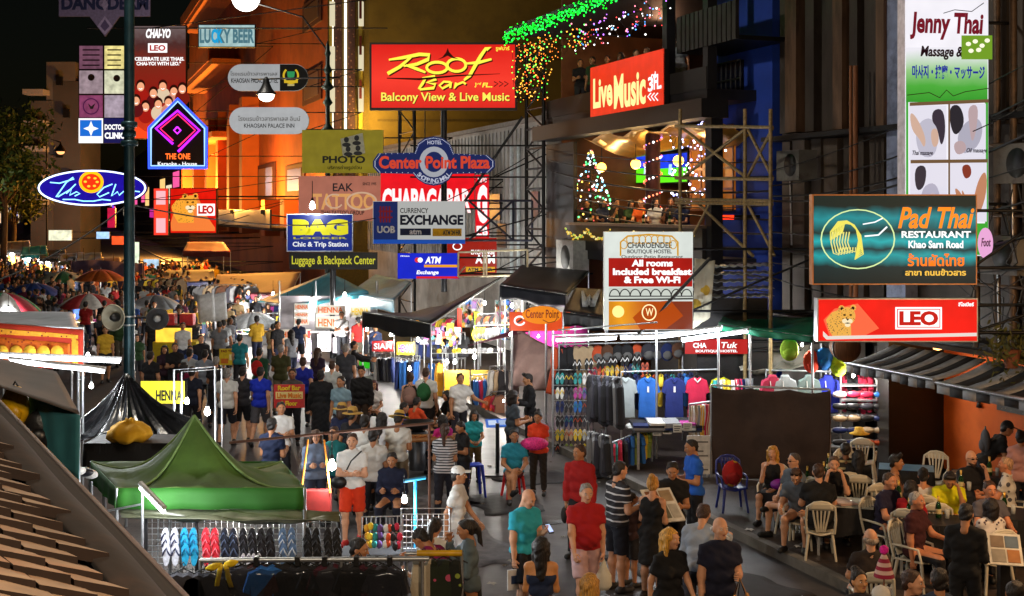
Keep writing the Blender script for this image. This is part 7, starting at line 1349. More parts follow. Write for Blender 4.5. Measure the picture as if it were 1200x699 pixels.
# --- far stalls down the left and the middle of the street
rn = random.Random(77)
far = [(2, 296, 100), (20, 292, 98), (40, 298, 92), (62, 302, 90), (84, 306, 86), (104, 306, 84), (126, 312, 80)]
for i, (px, py, Y) in enumerate(far):
    tarp('stall_awning', ['white', 'pale', 'teal', 'dark grey', 'olive', 'blue grey', 'brown'][i]+' stall roof far down the street, %s from the left edge' % ['first', 'second', 'third', 'fourth', 'fifth', 'sixth', 'seventh'][i], [P(px-14, py-8, Y+5), P(px+14, py-10, Y+5), P(px+16, py, Y), P(px-16, py+1, Y)], M(['#c8d0d0', '#a8b0b8', '#1c8a9a', '#3a3c40', '#5a5a3a', '#4a5a70', '#5a4632'][i], .6), .1, .05, seed=50+i, valance=.25, pr=.04)
    bulb(px-6, py+6, Y+.5, 110, (1, .96, .9), 'under the far stall roofs', 3.0); bulb(px+7, py+7, Y+.5, 110, (1, .96, .9), 'under the far stall roofs', 3.0)
    for j in range(4):
        c = rn.choice(['#8a8c90', '#d8a030', '#2d6ab8', '#c8502a', '#222226', '#3a3a44', '#5a3a28']); NAMES.setdefault(c, 'pale blue'); p_dress.make(P(px-12+j*7, py+9, Y+.9), 0, '%s garment hanging in the far stalls' % NAMES[c], 'garment', 'garments in the far stalls', [cloth(c)], 1.6)
for px, py, Y, w, wh in ((236, 343, 62, 260, 'under the maroon canopy'), (215, 341, 66, 160, 'under the maroon canopy'), (285, 352, 56, 180, 'at the far clothes stall'), (262, 368, 52, 150, 'at the far clothes stall'), (271, 390, 49, 140, 'over the jewellery board'), (292, 388, 49, 90, 'over the jewellery board'), (337, 361, 48, 120, 'over the henna stall'), (366, 352, 46, 120, 'over the henna stall'), (383, 401, 43.6, 90, 'inside the henna stall'), (404, 346, 46, 100, 'over the henna stall'), (430, 386, 42, 60, 'behind the dark awning skirt'), (458, 392, 40, 60, 'behind the dark awning skirt'), (515, 395, 39.5, 150, 'in the middle stall'), (490, 398, 38.5, 90, 'in the middle stall'), (524, 424, 36.6, 70, 'before the yellow mesh panels'), (533, 424, 35.6, 80, 'before the yellow mesh panels'), (556, 418, 34.5, 80, 'before the yellow mesh panels'), (600, 358, 37, 110, 'over the hanging bags'), (568, 355, 40, 110, 'over the hanging bags'), (480, 432, 36.5, 12, 'by the trouser rails'), (190, 356, 58, 120, 'above the crowd'), (320, 345, 55, 160, 'at the far clothes stall')): bulb(px, py, Y, w*1.3, (1, .95, .87), wh, 1.0 if Y < 45 else 1.5)
bulb(366, 241, 45.5, 140, (.9, .95, 1), 'on top of the blue luggage sign', 2.2)
bulb(598, 392, 30.2, 40, (1, .9, .8), 'before the taupe drape', .6); bulb(590, 470, 31.6, 24, (1, .9, .8), 'low beside the taupe drape', .5)  # bulb in front of the drape is added to brighten the cloth
for i, (x0, y0, x1, y1, Y, c, st) in enumerate(((57, 270, 84, 282, 104, '#e8e8c8', 1.2), (113, 272, 128, 280, 102, '#a8d0ff', 1.3), (131, 277, 145, 287, 98, '#ff5a28', 1.2), (155, 284, 163, 312, 92, '#d8e8c8', 1.3), (126, 244, 135, 267, 104, '#d01848', .9), (168, 304, 186, 322, 88, '#b8d8f0', 1.0))): s = Sg('far_shop_sign', ['pale lit shop panel', 'sky blue lit panel', 'orange red lit panel', 'narrow greenish lit panel', 'upright crimson panel', 'small pale blue lit panel'][i]+' far down the street', (x0, y0, x1, y1), Y, BLK, E(c, st, var=.3), .2, arm=14.5)
o = P(128, 320, 74); o.z = 0; t = tag(MB().sheet(lambda u, v: (-2.2+4.2*u, .1*math.sin(u*20), 2.3-1.6*v+.1*math.sin(u*5)), 20, 4, .02).tube([(-2.2, 0, 0), (-2.2, 0, 2.35)], .04, 6).tube([(2, 0, 0), (2, 0, 2.3)], .04, 6).build('cloth_screen', cloth('#6a5a78'), None, o), 'lilac cloth screen round a far stall', 'screen')
def umbrella(label, px, Y, py, cols, r):
    zt = zat(py, Y); o = P(px, 0, Y); o.z = .15 if SR[0]*o.x+SR[1]*o.y < 2.6 else 0; zt -= o.z; t = thing('market_umbrella', label, 'umbrella', o)
    for k, c in enumerate(cols):
        mb = MB()
        for i in range(k, 8, len(cols)): mb.sheet(lambda u, v: (v*r*math.cos(2*PI*(i+u)/8), v*r*math.sin(2*PI*(i+u)/8), zt-.5*v*v-.06*v*math.sin(u*PI)), 3, 6, .008)
        mb.build('canopy', M(c, .6), t)
    MB().tube([(0, 0, 0), (0, 0, zt+.08)], .025, 6).build('pole', ALU, t); tt = table_thing('stall table under the '+' '.join(label.split()[:3]), o+V((.1, -.5, 0)), 1.4, .7, .8, M('#8a8478'), .2, cloth(cols[0])); bulb(px-4, py+16*34/Y, Y-.3, 70, (1, .96, .9), 'under the market umbrellas', 1.3)
    for i in range(9): c = rg.choice(KEYS); p_pouch.make(V(tt.location)+V((-.6+.15*i, rg.uniform(-.2, .2), .87)), rg.uniform(-1, 1), '%s parcel on a stall table under the market umbrellas' % NAMES[c], 'parcel', 'parcels under the market umbrellas', [M(c, .4)], .6)
for a in (('white and red umbrella left of the lamp post', 104, 50, 344, ['#b8b4b0', '#a82a2a'], 1.2), ('deep blue umbrella over the far left pavement', 40, 58, 332, ['#1c3a7a'], 1.3), ('faded green umbrella among the far left stalls', 74, 68, 318, ['#2a6a4a', '#a8a890'], 1.4), ('orange umbrella in front of the purple row', 118, 64, 316, ['#b85a1c'], 1.3), ('white umbrella beside the far jewellery board', 296, 47, 366, ['#c8ccd0'], 1.1), ('grey umbrella behind the yellow food cart', 182, 52, 346, ['#5a5e66', '#8a8e94'], 1.2)): umbrella(*a)
# ------------------------------------------------------------------ people
LT, TN, BN, DK_ = '#d09a78', '#b07a54', '#8a5a3c', '#5a3826'
BLKH, BRH, GRH, BLH = '#1a1411', '#402818', '#8a8682', '#c08a3a'
GN = {}
def stand(inf, root, px, yh, yaw, base=0.0, loc=None):
    root.location = loc if loc is not None else spot(inf, px, yh, base); root.rotation_euler = (0, 0, math.radians(yaw)); return root
def pp(px, yh, yaw, label, pose=None, top=('tee', '#888888'), bottom=('long', '#1c1e2a'), hair=('short', BLKH), skn=TN, base=0.0, fem=False, h=None, **k):
    h = h or (1.61 if fem else 1.72); o, inf = make_person(label, pose or {}, top, bottom, hair, skn, fem, k.pop('build', 1.0), h, **k)
    stand(inf, o, px, yh, yaw, base); o['inf'] = 1; del o['inf']; INF[o.name] = inf; return o
INF = {}
def wrist(o, s, fwd=.07):
    i = INF[o.name]; p = (i['J']['W'+s]+np.array(i['J']['D'+s])*fwd)*i['s']; return Matrix.Translation(o.location) @ Matrix.Rotation(o.rotation_euler.z, 4, 'Z') @ V(p)
def held_sheet(label, loc, w, h, rx, rz, m, name='menu', prints=()):
    t = thing(name, label, name.replace('_', ' '), loc, rz); t.rotation_euler = (rx, 0, rz); MB().bx(-w/2, w/2, -.008, .008, -h/2, h/2).build('sheet', m, t)
    for x0, z0, x1, z1, pm in prints: MB().bx(x0*w, x1*w, -.014, -.008, z0*h, z1*h).build('picture', pm, t)
    return t
def carry_bag(label, o, s, m, k=1.0):
    p = wrist(o, s, .09); t = thing('carrier_bag', label, 'bag', p); MB().lathe([(.02, 0), (.05, -.1), (.12, -.22), (.13, -.36), (.08, -.42), (0, -.43)], 14).build('bag', m, t); t.scale = (k*.9, k*.55, k); return t
def daypack(label, o, m):
    i = INF[o.name]; J = i['J']; p = (J['P']+J['u']*.28-J['fw']*.17)*i['s']; t = p_pack.make(Matrix.Translation(o.location) @ Matrix.Rotation(o.rotation_euler.z, 4, 'Z') @ V(p), o.rotation_euler.z+PI, label, 'backpack', None, [m, m], 1.05); return t
W_ = dict(legs='walk', R='swf', L='swb'); WB = dict(legs='walk', R='swb', L='swf'); ST = dict(legs='step', R='down', L='down')
# street, near
o = pp(614, 573, 38, 'man with shaved head in a turquoise polo shirt looking down at his phone', dict(legs='step', R='bag', L='phone', hp=24, hy=10), ('polo', '#2aa6bc'), ('shorts', '#15161c'), ('bald', BRH), LT, build=1.1); t = held_sheet('lit phone in the hand of the man in turquoise', wrist(o, 'L', .1), .075, .15, -.9, .6, BLK, 'phone', [(-.4, -.4, .4, .4, E('#c8d8ff', 1.2))]); held_sheet('small white paper bag with dark round print held by the man in turquoise', wrist(o, 'R', .12)-V((0, 0, .14)), .2, .26, 0, .4, M('#d8dce0'), 'paper_bag', [(-.25, -.2, .25, .2, M('#1c3a6a'))])
TT = MB().tube([(0, 0, 0), (.02, -.01, .05), (.045, 0, .05)], .005, 4)
o = pp(686, 566, 12, 'stocky grey haired man in a red polo shirt and pale pink shorts walking forward', dict(legs='walk', R='swf', L='bag', hp=8), ('polo', '#a8141a'), ('shorts', '#c8a4a4'), ('crop', GRH), LT, build=1.14, h=1.76); carry_bag('thin white plastic bag carried by the man in the red polo', o, 'L', M('#d8d4c4', .35, .1, 8, .4), .95)
o = pp(680, 521, -25, 'man in a long sleeved dark red top with a cross body strap behind the red polo', dict(legs='step', R='bag', L='down', hy=-25), ('long', '#a01414'), ('long', '#1a1a1e'), ('short', BRH), TN); J = INF[o.name]; t = thing('shoulder_bag', 'dark shoulder bag at the hip of the man in long red sleeves', 'bag', wrist(o, 'R', .05)+V((-.02, 0, -.05))); MB().ball((0, 0, -.1), (.06, .12, .13), 10, 8).build('bag', M('#1c1412'), t); MB().tube([(0, .05, 0), (.12, -.02, .3), (.34, -.12, .55), (.42, .02, .72)], .012, 5).build('strap', BLK, t)
pp(723, 541, 118, 'man in a black and white striped polo and dark shorts seen from behind', dict(legs='stand', R='hold', L='hold', hp=8), ('polo', '#2a2a30', 'stripe:Z:11:.22:#c8c8cc', '#2a2a30'), ('shorts', '#191c28'), ('crop', BLKH), LT, build=1.1, h=1.8, shoe='#26262a')
pp(739, 577, 125, 'child in grey shorts beside the man in striped polo', dict(R='cross', L='cross'), ('tee', '#4a3434'), ('shorts', '#24242a'), ('short', BLKH), TN, h=1.32)
o = pp(764, 559, 148, 'blonde woman in a black sleeveless dress reading a menu, back turned', dict(R='hold', L='hold', hp=12, hy=20), ('dress', '#0f0f12'), (None, ''), ('bun', BLH), LT, fem=True, h=1.66, shoe='#3a2a20')
o = pp(788, 541, -8, 'waiter in a black polo shirt holding out a menu to the blonde woman', dict(R='reach', L='hold', hp=18), ('polo', '#131316'), ('long', '#15151a'), ('short', BLKH), TN); held_sheet('large white picture menu held between waiter and blonde woman', (wrist(o, 'R', .12)+wrist(o, 'L', .1))/2+V((-.06, -.1, .05)), .46, .6, -.95, .35, M('#d4d2c8'), 'menu', [(-.4, .1, 0, .42, M('#8a5a3a')), (.05, .1, .42, .42, M('#a08a6a')), (-.4, -.4, .1, 0, M('#6a6a58')), (.15, -.4, .42, 0, M('#b0aca0'))])
pp(814, 515, -75, 'man in a bright royal blue polo shirt standing in profile by the menu panel', dict(R='hold', L='hold', hp=12), ('polo', '#1a5ac0'), ('long', '#16161c'), ('crop', BLKH), TN, h=1.74)
pp(818, 600, 160, 'man in a pale blue shirt stooping forward, back turned', dict(lean=28, legs='step', R='reach', L='down', hp=20), ('long', '#9aa6b8'), ('long', '#3a3e4c'), ('short', BRH), LT)
pp(784, 619, 25, 'woman with loose golden hair in a black T-shirt walking towards the tables', dict(legs='walk', R='swb', L='swf', hy=25), ('tee', '#0e0e11'), ('hot', '#c8c8cc'), ('long', '#d09a38'), LT, fem=True, h=1.68)
o = pp(843, 606, 8, 'bald man in a navy polo shirt walking with a cigarette', dict(legs='step', R='down', L='hold', hy=10), ('polo', '#10142c'), ('long', '#1a1c28'), ('side', '#c8c4c0'), LT, build=1.1, h=1.78); i = INF[o.name]; tag(MB().tube([(0, 0, 0), (.03, -.07, -.01)], .006, 5).build('cigarette', M('#e8e4da'), None, Matrix.Translation(o.location) @ Matrix.Rotation(o.rotation_euler.z, 4, 'Z') @ V(i['tr'](np.array([[.015, -.094, -.05]]))[0])), 'lit cigarette in the mouth of the bald man in navy', 'cigarette')
p = wrist(o, 'L', .1); t = thing('trinket_cluster', 'cluster of black and silver trinkets dangling from the hand of the man in navy', 'trinkets', p); mb = MB(); rn = random.Random(4)
for i in range(9): mb = MB().tube([(0, 0, 0), (rn.uniform(-.12, .14), rn.uniform(-.04, .04), rn.uniform(-.16, -.34))], .005, 4); e_ = mb.v[-1]; mb.ball(e_, (.025, .02, .04), 8, 6); mb.build('trinket', M(rn.choice(['#c8c8cc', '#1a1a1a', '#d8a060']), .25, metal=.6), t)
pp(634, 630, 178, 'woman with long black hair and bare shoulders in a blue top, back turned', dict(legs='step', R='hold', L='hold'), ('off', '#1a2848'), ('skirt', '#1a1a20'), ('long', BLKH), '#c88a54', fem=True, h=1.62)
pp(691, 673, 180, 'blonde woman at the bottom edge seen from behind', dict(legs='walk', R='swb', L='swf'), ('tank', '#2a2a34'), ('hot', '#3a4a6a'), ('long', '#b8863a'), LT, fem=True, h=1.6)
pp(551, 609, -85, 'woman with a ponytail in a grey cardigan and floral skirt beside the yellow rail', dict(R='chin', L='hold', hp=14, legs='step'), ('long', '#5a6a72'), ('long_skirt', '#141416', 'print:7:.22:#a83a3a'), ('pony', BLKH), TN, base=.15, fem=True, h=1.6)
pp(503, 615, 168, 'woman with dark hair in a white blouse bending to the stall', dict(lean=22, R='reach', L='reach', hp=20), ('tee', '#d8d8d4'), ('long', '#1a1a22'), ('pony', BLKH), TN, base=.15, fem=True, h=1.58)
pp(528, 628, -120, 'dark haired shopper in magenta leaning over the stall rail', dict(lean=38, R='reach', L='hold', hp=25), ('tee', '#8a1a5a'), ('long', '#1a1a22'), ('short', BLKH), TN, base=.15, h=1.62)
pp(416, 631, 80, 'stall keeper with short black hair behind the plastic covered rail', dict(R='hold', L='hold', hp=10), ('tee', '#16161a'), ('long', '#1a1a22'), ('short', BLKH), TN, base=.15, h=1.62)
pp(535, 547, 80, 'man in a white T-shirt and white cap with a black waist pack passing the blue pipe', dict(legs='walk', R='swb', L='swf', hy=8), ('tee', '#d4d4d0'), ('long', '#c0bcb8'), ('short', BLKH), TN, hat=('cap', '#e0e0dc'))
o = pp(413, 508, 0, 'man in a white polo and bright orange shorts with folded arms', dict(R='cross', L='cross', legs='step'), ('polo', '#dcdcd8'), ('shorts', '#d8380e'), ('short', BRH), LT, h=1.76, shoe='#a81c1c'); t = thing('waist_bag', 'black bag slung at the hip of the man in orange shorts', 'bag', o.location+V((-.2, -.12, 1.0))); MB().ball((0, 0, 0), (.13, .07, .1), 12, 8).build('bag', BLK, t); MB().tube([(.05, .05, .05), (.2, -.05, .35), (.36, 0, .5)], .012, 5).build('strap', BLK, t)
pp(460, 530, -5, 'seated man in a dark navy shirt looking at his phone under the blue pipe', dict(legs='sit', R='hold', L='hold', hp=12), ('long', '#121a34'), ('long', '#15182a'), ('short', BLKH), TN); stool('dark stool under the seated man in navy', G(459, 614), M('#2a3040', .4), .4)
pp(370, 504, 15, 'woman in a grey blue hoodie behind the strapped tote display', dict(R='hold', L='hold'), ('hoodie', '#6a7a94'), ('long', '#2a3044'), ('long', BRH), LT, fem=True); pp(392, 500, -12, 'woman in a teal top and denim shorts by the bright bulb', dict(legs='step', L='hold'), ('tee', '#2a8a8e'), ('hot', '#2a3a5a'), ('pony', BRH), LT, fem=True, h=1.64)
pp(427, 487, 172, 'man in a loose white shirt walking away behind the folded arms', WB, ('tee', '#d2d2ce'), ('long', '#23252e'), ('short', BLKH), TN); pp(466, 484, 165, 'straw hatted man in a white T-shirt at the satay table, back turned', dict(R='hold', L='hold', hp=18), ('tee', '#d6d4cc'), ('shorts', '#8a7a60'), ('short', BLKH), TN, hat=('straw', '#c8a048')); pp(447, 484, 150, 'woman with a black and white top left of the straw hat', dict(legs='step'), ('tee', '#d0d0d0', 'stripe:X:2.2:.5:#141418'), ('long', '#1a2038'), ('long', BLKH), TN, fem=True)
pp(521, 497, 175, 'woman with long brown ponytail in a black and white striped T-shirt, back turned', dict(legs='step', R='hold', L='hold'), ('tee', '#c8c8cc', 'stripe:Z:22:.45:#3a3c44'), ('long', '#1a1c28'), ('pony', BRH), TN, fem=True, h=1.66); pp(543, 494, -60, 'boy in a black T-shirt with an orange print beside the striped woman', dict(R='hold', L='hold', hp=20), ('tee', '#17171b'), ('long', '#1c1e2a'), ('short', BLKH), TN, h=1.5)
pp(602, 503, 8, 'man in a teal T-shirt sitting cross legged on the red stool', dict(legs='legcross', R='clasp', L='clasp', lean=6), ('tee', '#2690b0'), ('shorts', '#5a1c22'), ('short', BLKH), TN, h=1.68)
o = pp(631, 482, -15, 'woman in an orange top holding a bundle of pink goods', dict(R='hold', L='hold', hp=12), ('tee', '#d8401a'), ('long', '#2a2420'), ('bun', BLKH), TN, fem=True, h=1.56); t = tag(MB().ball((0, 0, 0), (.26, .14, .12), 14, 9).build('goods_bundle', M('#e0308a', .7, .3, 30, .8), None, (wrist(o, 'R')+wrist(o, 'L'))/2+V((0, -.05, -.02))), 'bundle of bright pink knitted goods held at the waist', 'bundle')
pp(555, 481, 10, 'girl in a turquoise T-shirt and olive trousers standing by the trousers rail', dict(R='clasp', L='clasp', hp=15), ('tee', '#1e9aa6'), ('long', '#5a4a2a'), ('bob', BLKH), TN, fem=True, h=1.42); pp(621, 438, -75, 'young man in black standing in profile before the taupe drape', dict(R='hold', L='hold', hp=10), ('long', '#101014'), ('long', '#15161a'), ('quiff', BLKH), TN, h=1.76); pp(600, 458, 110, 'man in a dark grey shirt with his back to the red stool', dict(R='hold', L='hold'), ('tee', '#3c4650'), ('long', '#1c1e24'), ('bob', BLKH), TN)
pp(538, 437, 25, 'smiling vendor in a white T-shirt stretching an arm over the trousers', dict(L='side', R='down', lean=6), ('tee', '#dcdcd8'), ('long', '#2a2a34'), ('crop', BLKH), TN)
o = pp(481, 437, 176, 'woman in a dark strap top with a taupe backpack, back turned', ST, ('tank', '#1e1a1c'), ('long', '#1e1a1c'), ('bun', BRH), LT, fem=True, h=1.66); daypack('taupe backpack on the woman in the strap top', o, cloth('#8a6a60')); o = pp(499, 431, 168, 'man in a white T-shirt wearing a green backpack', ST, ('tee', '#d4d8d8'), ('shorts', '#2a2c34'), ('crop', BRH), LT, h=1.78); daypack('green backpack on the man in white', o, cloth('#1e5a30'))
for px, yh, yaw, lb, tp, hr in ((487, 466, 140, 'seller in an orange T-shirt crouched over the table', ('tee', '#d8481c'), 'short'), (503, 458, 15, 'seated woman with long hair in an olive top', ('long', '#3a3020'), 'long'), (526, 458, -60, 'seated woman in black facing left among the group', ('tee', '#121214'), 'long'), (540, 461, -30, 'seated girl in pale grey at the end of the group', ('tee', '#c0c4c8'), 'long'), (471, 472, 100, 'seated boy in blue and yellow by the satay seller', ('tee', '#1c4ac8'), 'short'), (520, 487, -150, 'seated child in magenta before the seated group', ('tee', '#c01c7a'), 'bob')): pp(px, yh, yaw, lb, dict(legs='sit', R='table', L='table', hp=12), tp, ('long', '#1a1a22'), (hr, BLKH), TN, fem=hr in ('long', 'bob'), h=1.6, vox=.025); p = C.objects[-1] if False else None
pp(424, 429, -5, 'man in a buttoned black shirt facing the camera near the trouser rail', dict(R='down', L='down', hp=4), ('long', '#0e0f13'), ('long', '#3a2c22'), ('quiff', BLKH), TN, h=1.76); pp(438, 446, 5, 'seated woman in a white top with a red headscarf', dict(legs='sit', R='clasp', L='clasp'), ('tee', '#d4d0cc'), ('long', '#15171c'), ('long', '#4a1820'), TN, fem=True); stool('white box seat under the woman with the red headscarf', G(438, 502), M('#b8b8b8'), .4)
o = pp(400, 441, -25, 'man in a light blue tank top with a teal backpack', ST, ('tee', '#7a98a8'), ('shorts', '#22242c'), ('short', BLKH), TN); daypack('teal backpack on the man in light blue', o, cloth('#1c4a6a')); pp(376, 434, 178, 'person in a long black coat seen from behind', ST, ('coat', '#0c0d11'), ('long', '#101116'), ('short', BLKH), TN, h=1.76); pp(389, 423, 170, 'man in a pale grey T-shirt beyond the black coat', ST, ('tee', '#b8c0c0'), ('long', '#2a2c34'), ('crop', BRH), LT)
o = pp(343, 432, 0, 'tout in grey and black holding up a red bar placard', dict(R='hold', L='hold'), ('tee', '#4a4644'), ('long', '#101116'), ('short', BLKH), BN); p = (wrist(o, 'R')+wrist(o, 'L'))/2+V((0, -.09, .02)); t = thing('placard', 'red placard with yellow and white bar lettering held by the tout', 'placard', p, .05); MB().bx(-.34, .34, 0, .02, -.26, .26).build('panel', M('#c41a12', .5), t); MB().bx(-.3, .3, -.006, .001, -.06, .1).build('band', M('#e8d48a'), t)
for tx, z0, z1, w, m in (('Roof Bar', .13, .24, .25, M('#e8c828')), ('Live Music', -.04, .08, .27, M('#d87a18')), ('3 Floor', -.21, -.1, .18, M('#e8c828'))): MB().text(tx, -w, z0, w, z1, -.008, 0, .04).build('lettering', m, t)
pp(305, 430, 172, 'man in a vivid blue T-shirt and grey shorts, back turned', WB, ('tee', '#1430c0'), ('shorts', '#4a4c54'), ('crop', BLKH), LT, h=1.8); pp(284, 430, 176, 'man in a charcoal T-shirt between the white and the blue one', W_, ('tee', '#2a2a30'), ('shorts', '#14151a'), ('short', BLKH), LT, h=1.76); pp(266, 432, 180, 'man in a white T-shirt and black shorts walking away', WB, ('tee', '#cfd2d0'), ('shorts', '#171a24'), ('short', GRH), LT, h=1.77)
pp(329, 471, 20, 'man in a white T-shirt with folded arms and a shoulder strap', dict(R='cross', L='cross'), ('tee', '#d8dad8'), ('long', '#121218'), ('short', BLKH), TN); o = pp(318, 490, 160, 'man in a navy T-shirt with a white print on the back', dict(R='hold', L='hold'), ('tee', '#0e1c3a'), ('long', '#101522'), ('short', BLKH), TN)
for px, yh, yaw, lb, tp, bt, hr, h in ((329, 404, 175, 'big man in an olive T-shirt at the henna stall', ('tee', '#3a3c1c'), '#6a6450', ('crop', GRH), 1.82), (355, 419, 185, 'man in royal blue with a green scarf at the henna stall', ('tee', '#14249a'), '#1a1a22', ('short', BRH), 1.74), (405, 403, 178, 'broad man in a dark grey shirt leaning into the henna stall', ('tee', '#3c4048'), '#4a4a52', ('short', GRH), 1.82), (414, 400, 95, 'henna seller in black reaching along the boards', ('long', '#101014'), '#1a1a22', ('short', BLKH), 1.7), (372, 408, 160, 'shopper in dark purple at the henna stall', ('tee', '#2a1a34'), '#1a1a22', ('long', BRH), 1.66), (304, 408, 168, 'hiker with a red backpack and green sleeves', ('long', '#1c4a34'), '#22242c', ('short', BLKH), 1.72), (240, 410, 178, 'man in a grey T-shirt with a black cross strap and orange bag', ('tee', '#7c8694'), '#1c2130', ('short', BLKH), 1.74), (222, 409, 165, 'man in a pale shirt left of the cross strap', ('tee', '#a8b0b8'), '#22252e', ('short', BLKH), 1.72), (215, 425, 150, 'woman in deep magenta beside the yellow henna board', ('tee', '#7a143c'), '#1a1a22', ('long', BLKH), 1.62), (225, 430, 175, 'man in dark navy near the yellow henna board', ('tee', '#10182c'), '#181a22', ('short', BLKH), 1.74), (253, 418, 178, 'man with thinning hair in a black vest', ('tee', '#1a1a1e'), '#1a1a22', ('crop', GRH), 1.72), (400, 474, 165, 'woman in a wide straw sun hat and navy top', ('tee', '#141c3c'), '#3a1c2a', ('bob', BRH), 1.64), (412, 479, 150, 'man carrying a small hat behind the sun hat', ('tee', '#1a1a20'), '#23252e', ('short', BLKH), 1.7), (437, 503, 175, 'man with wide shoulders in a white shirt walking off', ('tee', '#cfcfca'), '#1c1e26', ('short', BLKH), 1.7), (281, 392, 170, 'man in teal with a cap by the glittering board', ('tee', '#1a7a86'), '#1a1a22', ('short', BLKH), 1.72), (262, 375, 175, 'person in white by the grey foam boards', ('tee', '#c8d0d8'), '#1a1a22', ('short', BLKH), 1.72), (205, 402, 20, 'man in a black printed T-shirt beneath the grey loudspeaker', ('tee', '#101014'), '#1a1a22', ('short', BLKH), 1.74), (193, 405, 10, 'woman in dark plum below the grey loudspeaker', ('tee', '#2c1426'), '#1a1a22', ('long', BLKH), 1.64), (176, 412, 165, 'man in dark clothes right of the lamp post', ('tee', '#1c1c22'), '#1a1a22', ('short', BLKH), 1.74), (172, 352, 170, 'man in a white T-shirt by the lamp post, farther up', ('tee', '#c8ccc8'), '#1a1a22', ('short', BLKH), 1.75)):
    o = pp(px, yh, yaw, lb, random.Random(px).choice([ST, WB, W_, dict(R='hold', L='hold', legs='step')]) if 'reaching' not in lb else dict(R='reach', L='reach'), tp, ('long' if 'short' not in bt else 'shorts', bt), hr, random.Random(px).choice([LT, TN]), fem=h < 1.67, h=h, vox=.026, hat=('straw', '#b08a40', '#8a6a30') if 'sun hat' in lb else None)
    if 'backpack' in lb: daypack('red backpack on the hiker with green sleeves', o, cloth('#b81c1c'))
# bottom edge
pp(1006, 668, 15, 'woman with tied black hair looking up at the bottom edge', dict(R='hold', L='hold', hp=-5), ('tee', '#1c1c24'), ('long', '#1a1a22'), ('bun', BLKH), '#c08a5a', fem=True, h=1.6); pp(1066, 668, 60, 'dark haired man in profile at the bottom edge', ST, ('tee', '#3a2024'), ('long', '#1a1a22'), ('short', BRH), LT); pp(1101, 667, 170, 'man with neat dark hair at the bottom edge, back turned', ST, ('tee', '#2a3850'), ('long', '#1a1a22'), ('short', BLKH), TN); pp(1032, 688, 0, 'person in a pale cap under the party hat', ST, ('tee', '#4a4a50'), ('long', '#1a1a22'), ('short', GRH), LT, hat=('cap', '#c8c4bc')); pp(1190, 682, 170, 'dark haired person at the bottom right corner', ST, ('tee', '#1c1c24'), ('long', '#1a1a22'), ('short', BLKH), TN)
t = thing('party_hat', 'striped knitted party hat with a magenta pompom on a stick', 'hat', P(1036, 676, 12.4)); MB().lathe([(.1, 0), (.06, .14), (.02, .22), (0, .24)], 16).build('cone', M('#c8a8a0', .9, .1, 8, kind='stripe:Z:14:.5:#8a1c3a'), t); MB().ball((0, 0, .26), .045, 10, 8).build('pompom', M('#d81c9a', .9, .3, 40, .8), t); MB().tube([(0, 0, 0), (0, 0, -(t.location.z))], .008, 5).build('stick', WOOD, t)
# ------------------------------------------------------------------ pavement tables
WP = M('#cfc8b4', .35, .06, 4)
ch_seat = MB().sheet(lambda u, v: ((u-.5)*(.44-.04*v), (v-.5)*.42, .40+.02*math.cos(u*2*PI)), 8, 6, .02)
def back_mb():
    mb = MB(); pts = [(-.2, .2, .4), (-.215, .25, .62), (-.2, .29, .8), (-.1, .31, .87), (0, .315, .885), (.1, .31, .87), (.2, .29, .8), (.215, .25, .62), (.2, .2, .4)]; mb.tube(pts, .02, 6)
    for x in (-.12, -.06, 0, .06, .12): mb.tube([(x*.45, .215, .43), (x*.8, .26, .62), (x*1.1, .3, .85-.1*abs(x))], [.02, .014, .018], 5)
    mb.sheet(lambda u, v: ((u-.5)*(.36-.12*v*v), .285+.03*v, .76+v*.115), 8, 3, .014); return mb
chleg = lambda x, y: MB().tube([(x*.17, y*.17, .4), (x*.22, y*.23, 0)], [.026, .02], 6)
charm = lambda x: MB().tube([(x*.205, .24, .6), (x*.235, .0, .6), (x*.225, -.15, .58), (x*.2, -.19, .4)], .018, 6)
p_chair = Proto('plastic_chair', [('seat', ch_seat, [WP]), ('backrest', back_mb(), [WP])]+[('leg', chleg(x, y), [WP]) for x in (-1, 1) for y in (-1, 1)]+[('armrest', charm(x), [WP]) for x in (-1, 1)])
def chair(loc, yaw, label): return p_chair.make(loc, math.radians(yaw), label, 'chair', 'white plastic chairs at the pavement tables')
bt_ = MB().lathe([(0, 0), (.034, 0), (.035, .01), (.035, .14), (.028, .17), (.014, .2), (.0135, .215)], 14); p_bot = Proto(None, [('beer_bottle', bt_, [glassy('#1e4a22', .08, 1, .4)]), ('neck_foil', MB().lathe([(.0142, .2), (.0145, .265), (0, .268)], 12), [M('#c8a048', .35, metal=.7)]), ('paper_band', MB().lathe([(.0358, .05), (.0358, .11)], 14), [M('#d8c890')])])
p_gls = Proto(None, [('drinking_glass', MB().lathe([(0, 0), (.03, 0), (.036, .13), (.033, .128), (.028, .01)], 14), [glassy('#d8dcd8', .05, .5, 0)])])
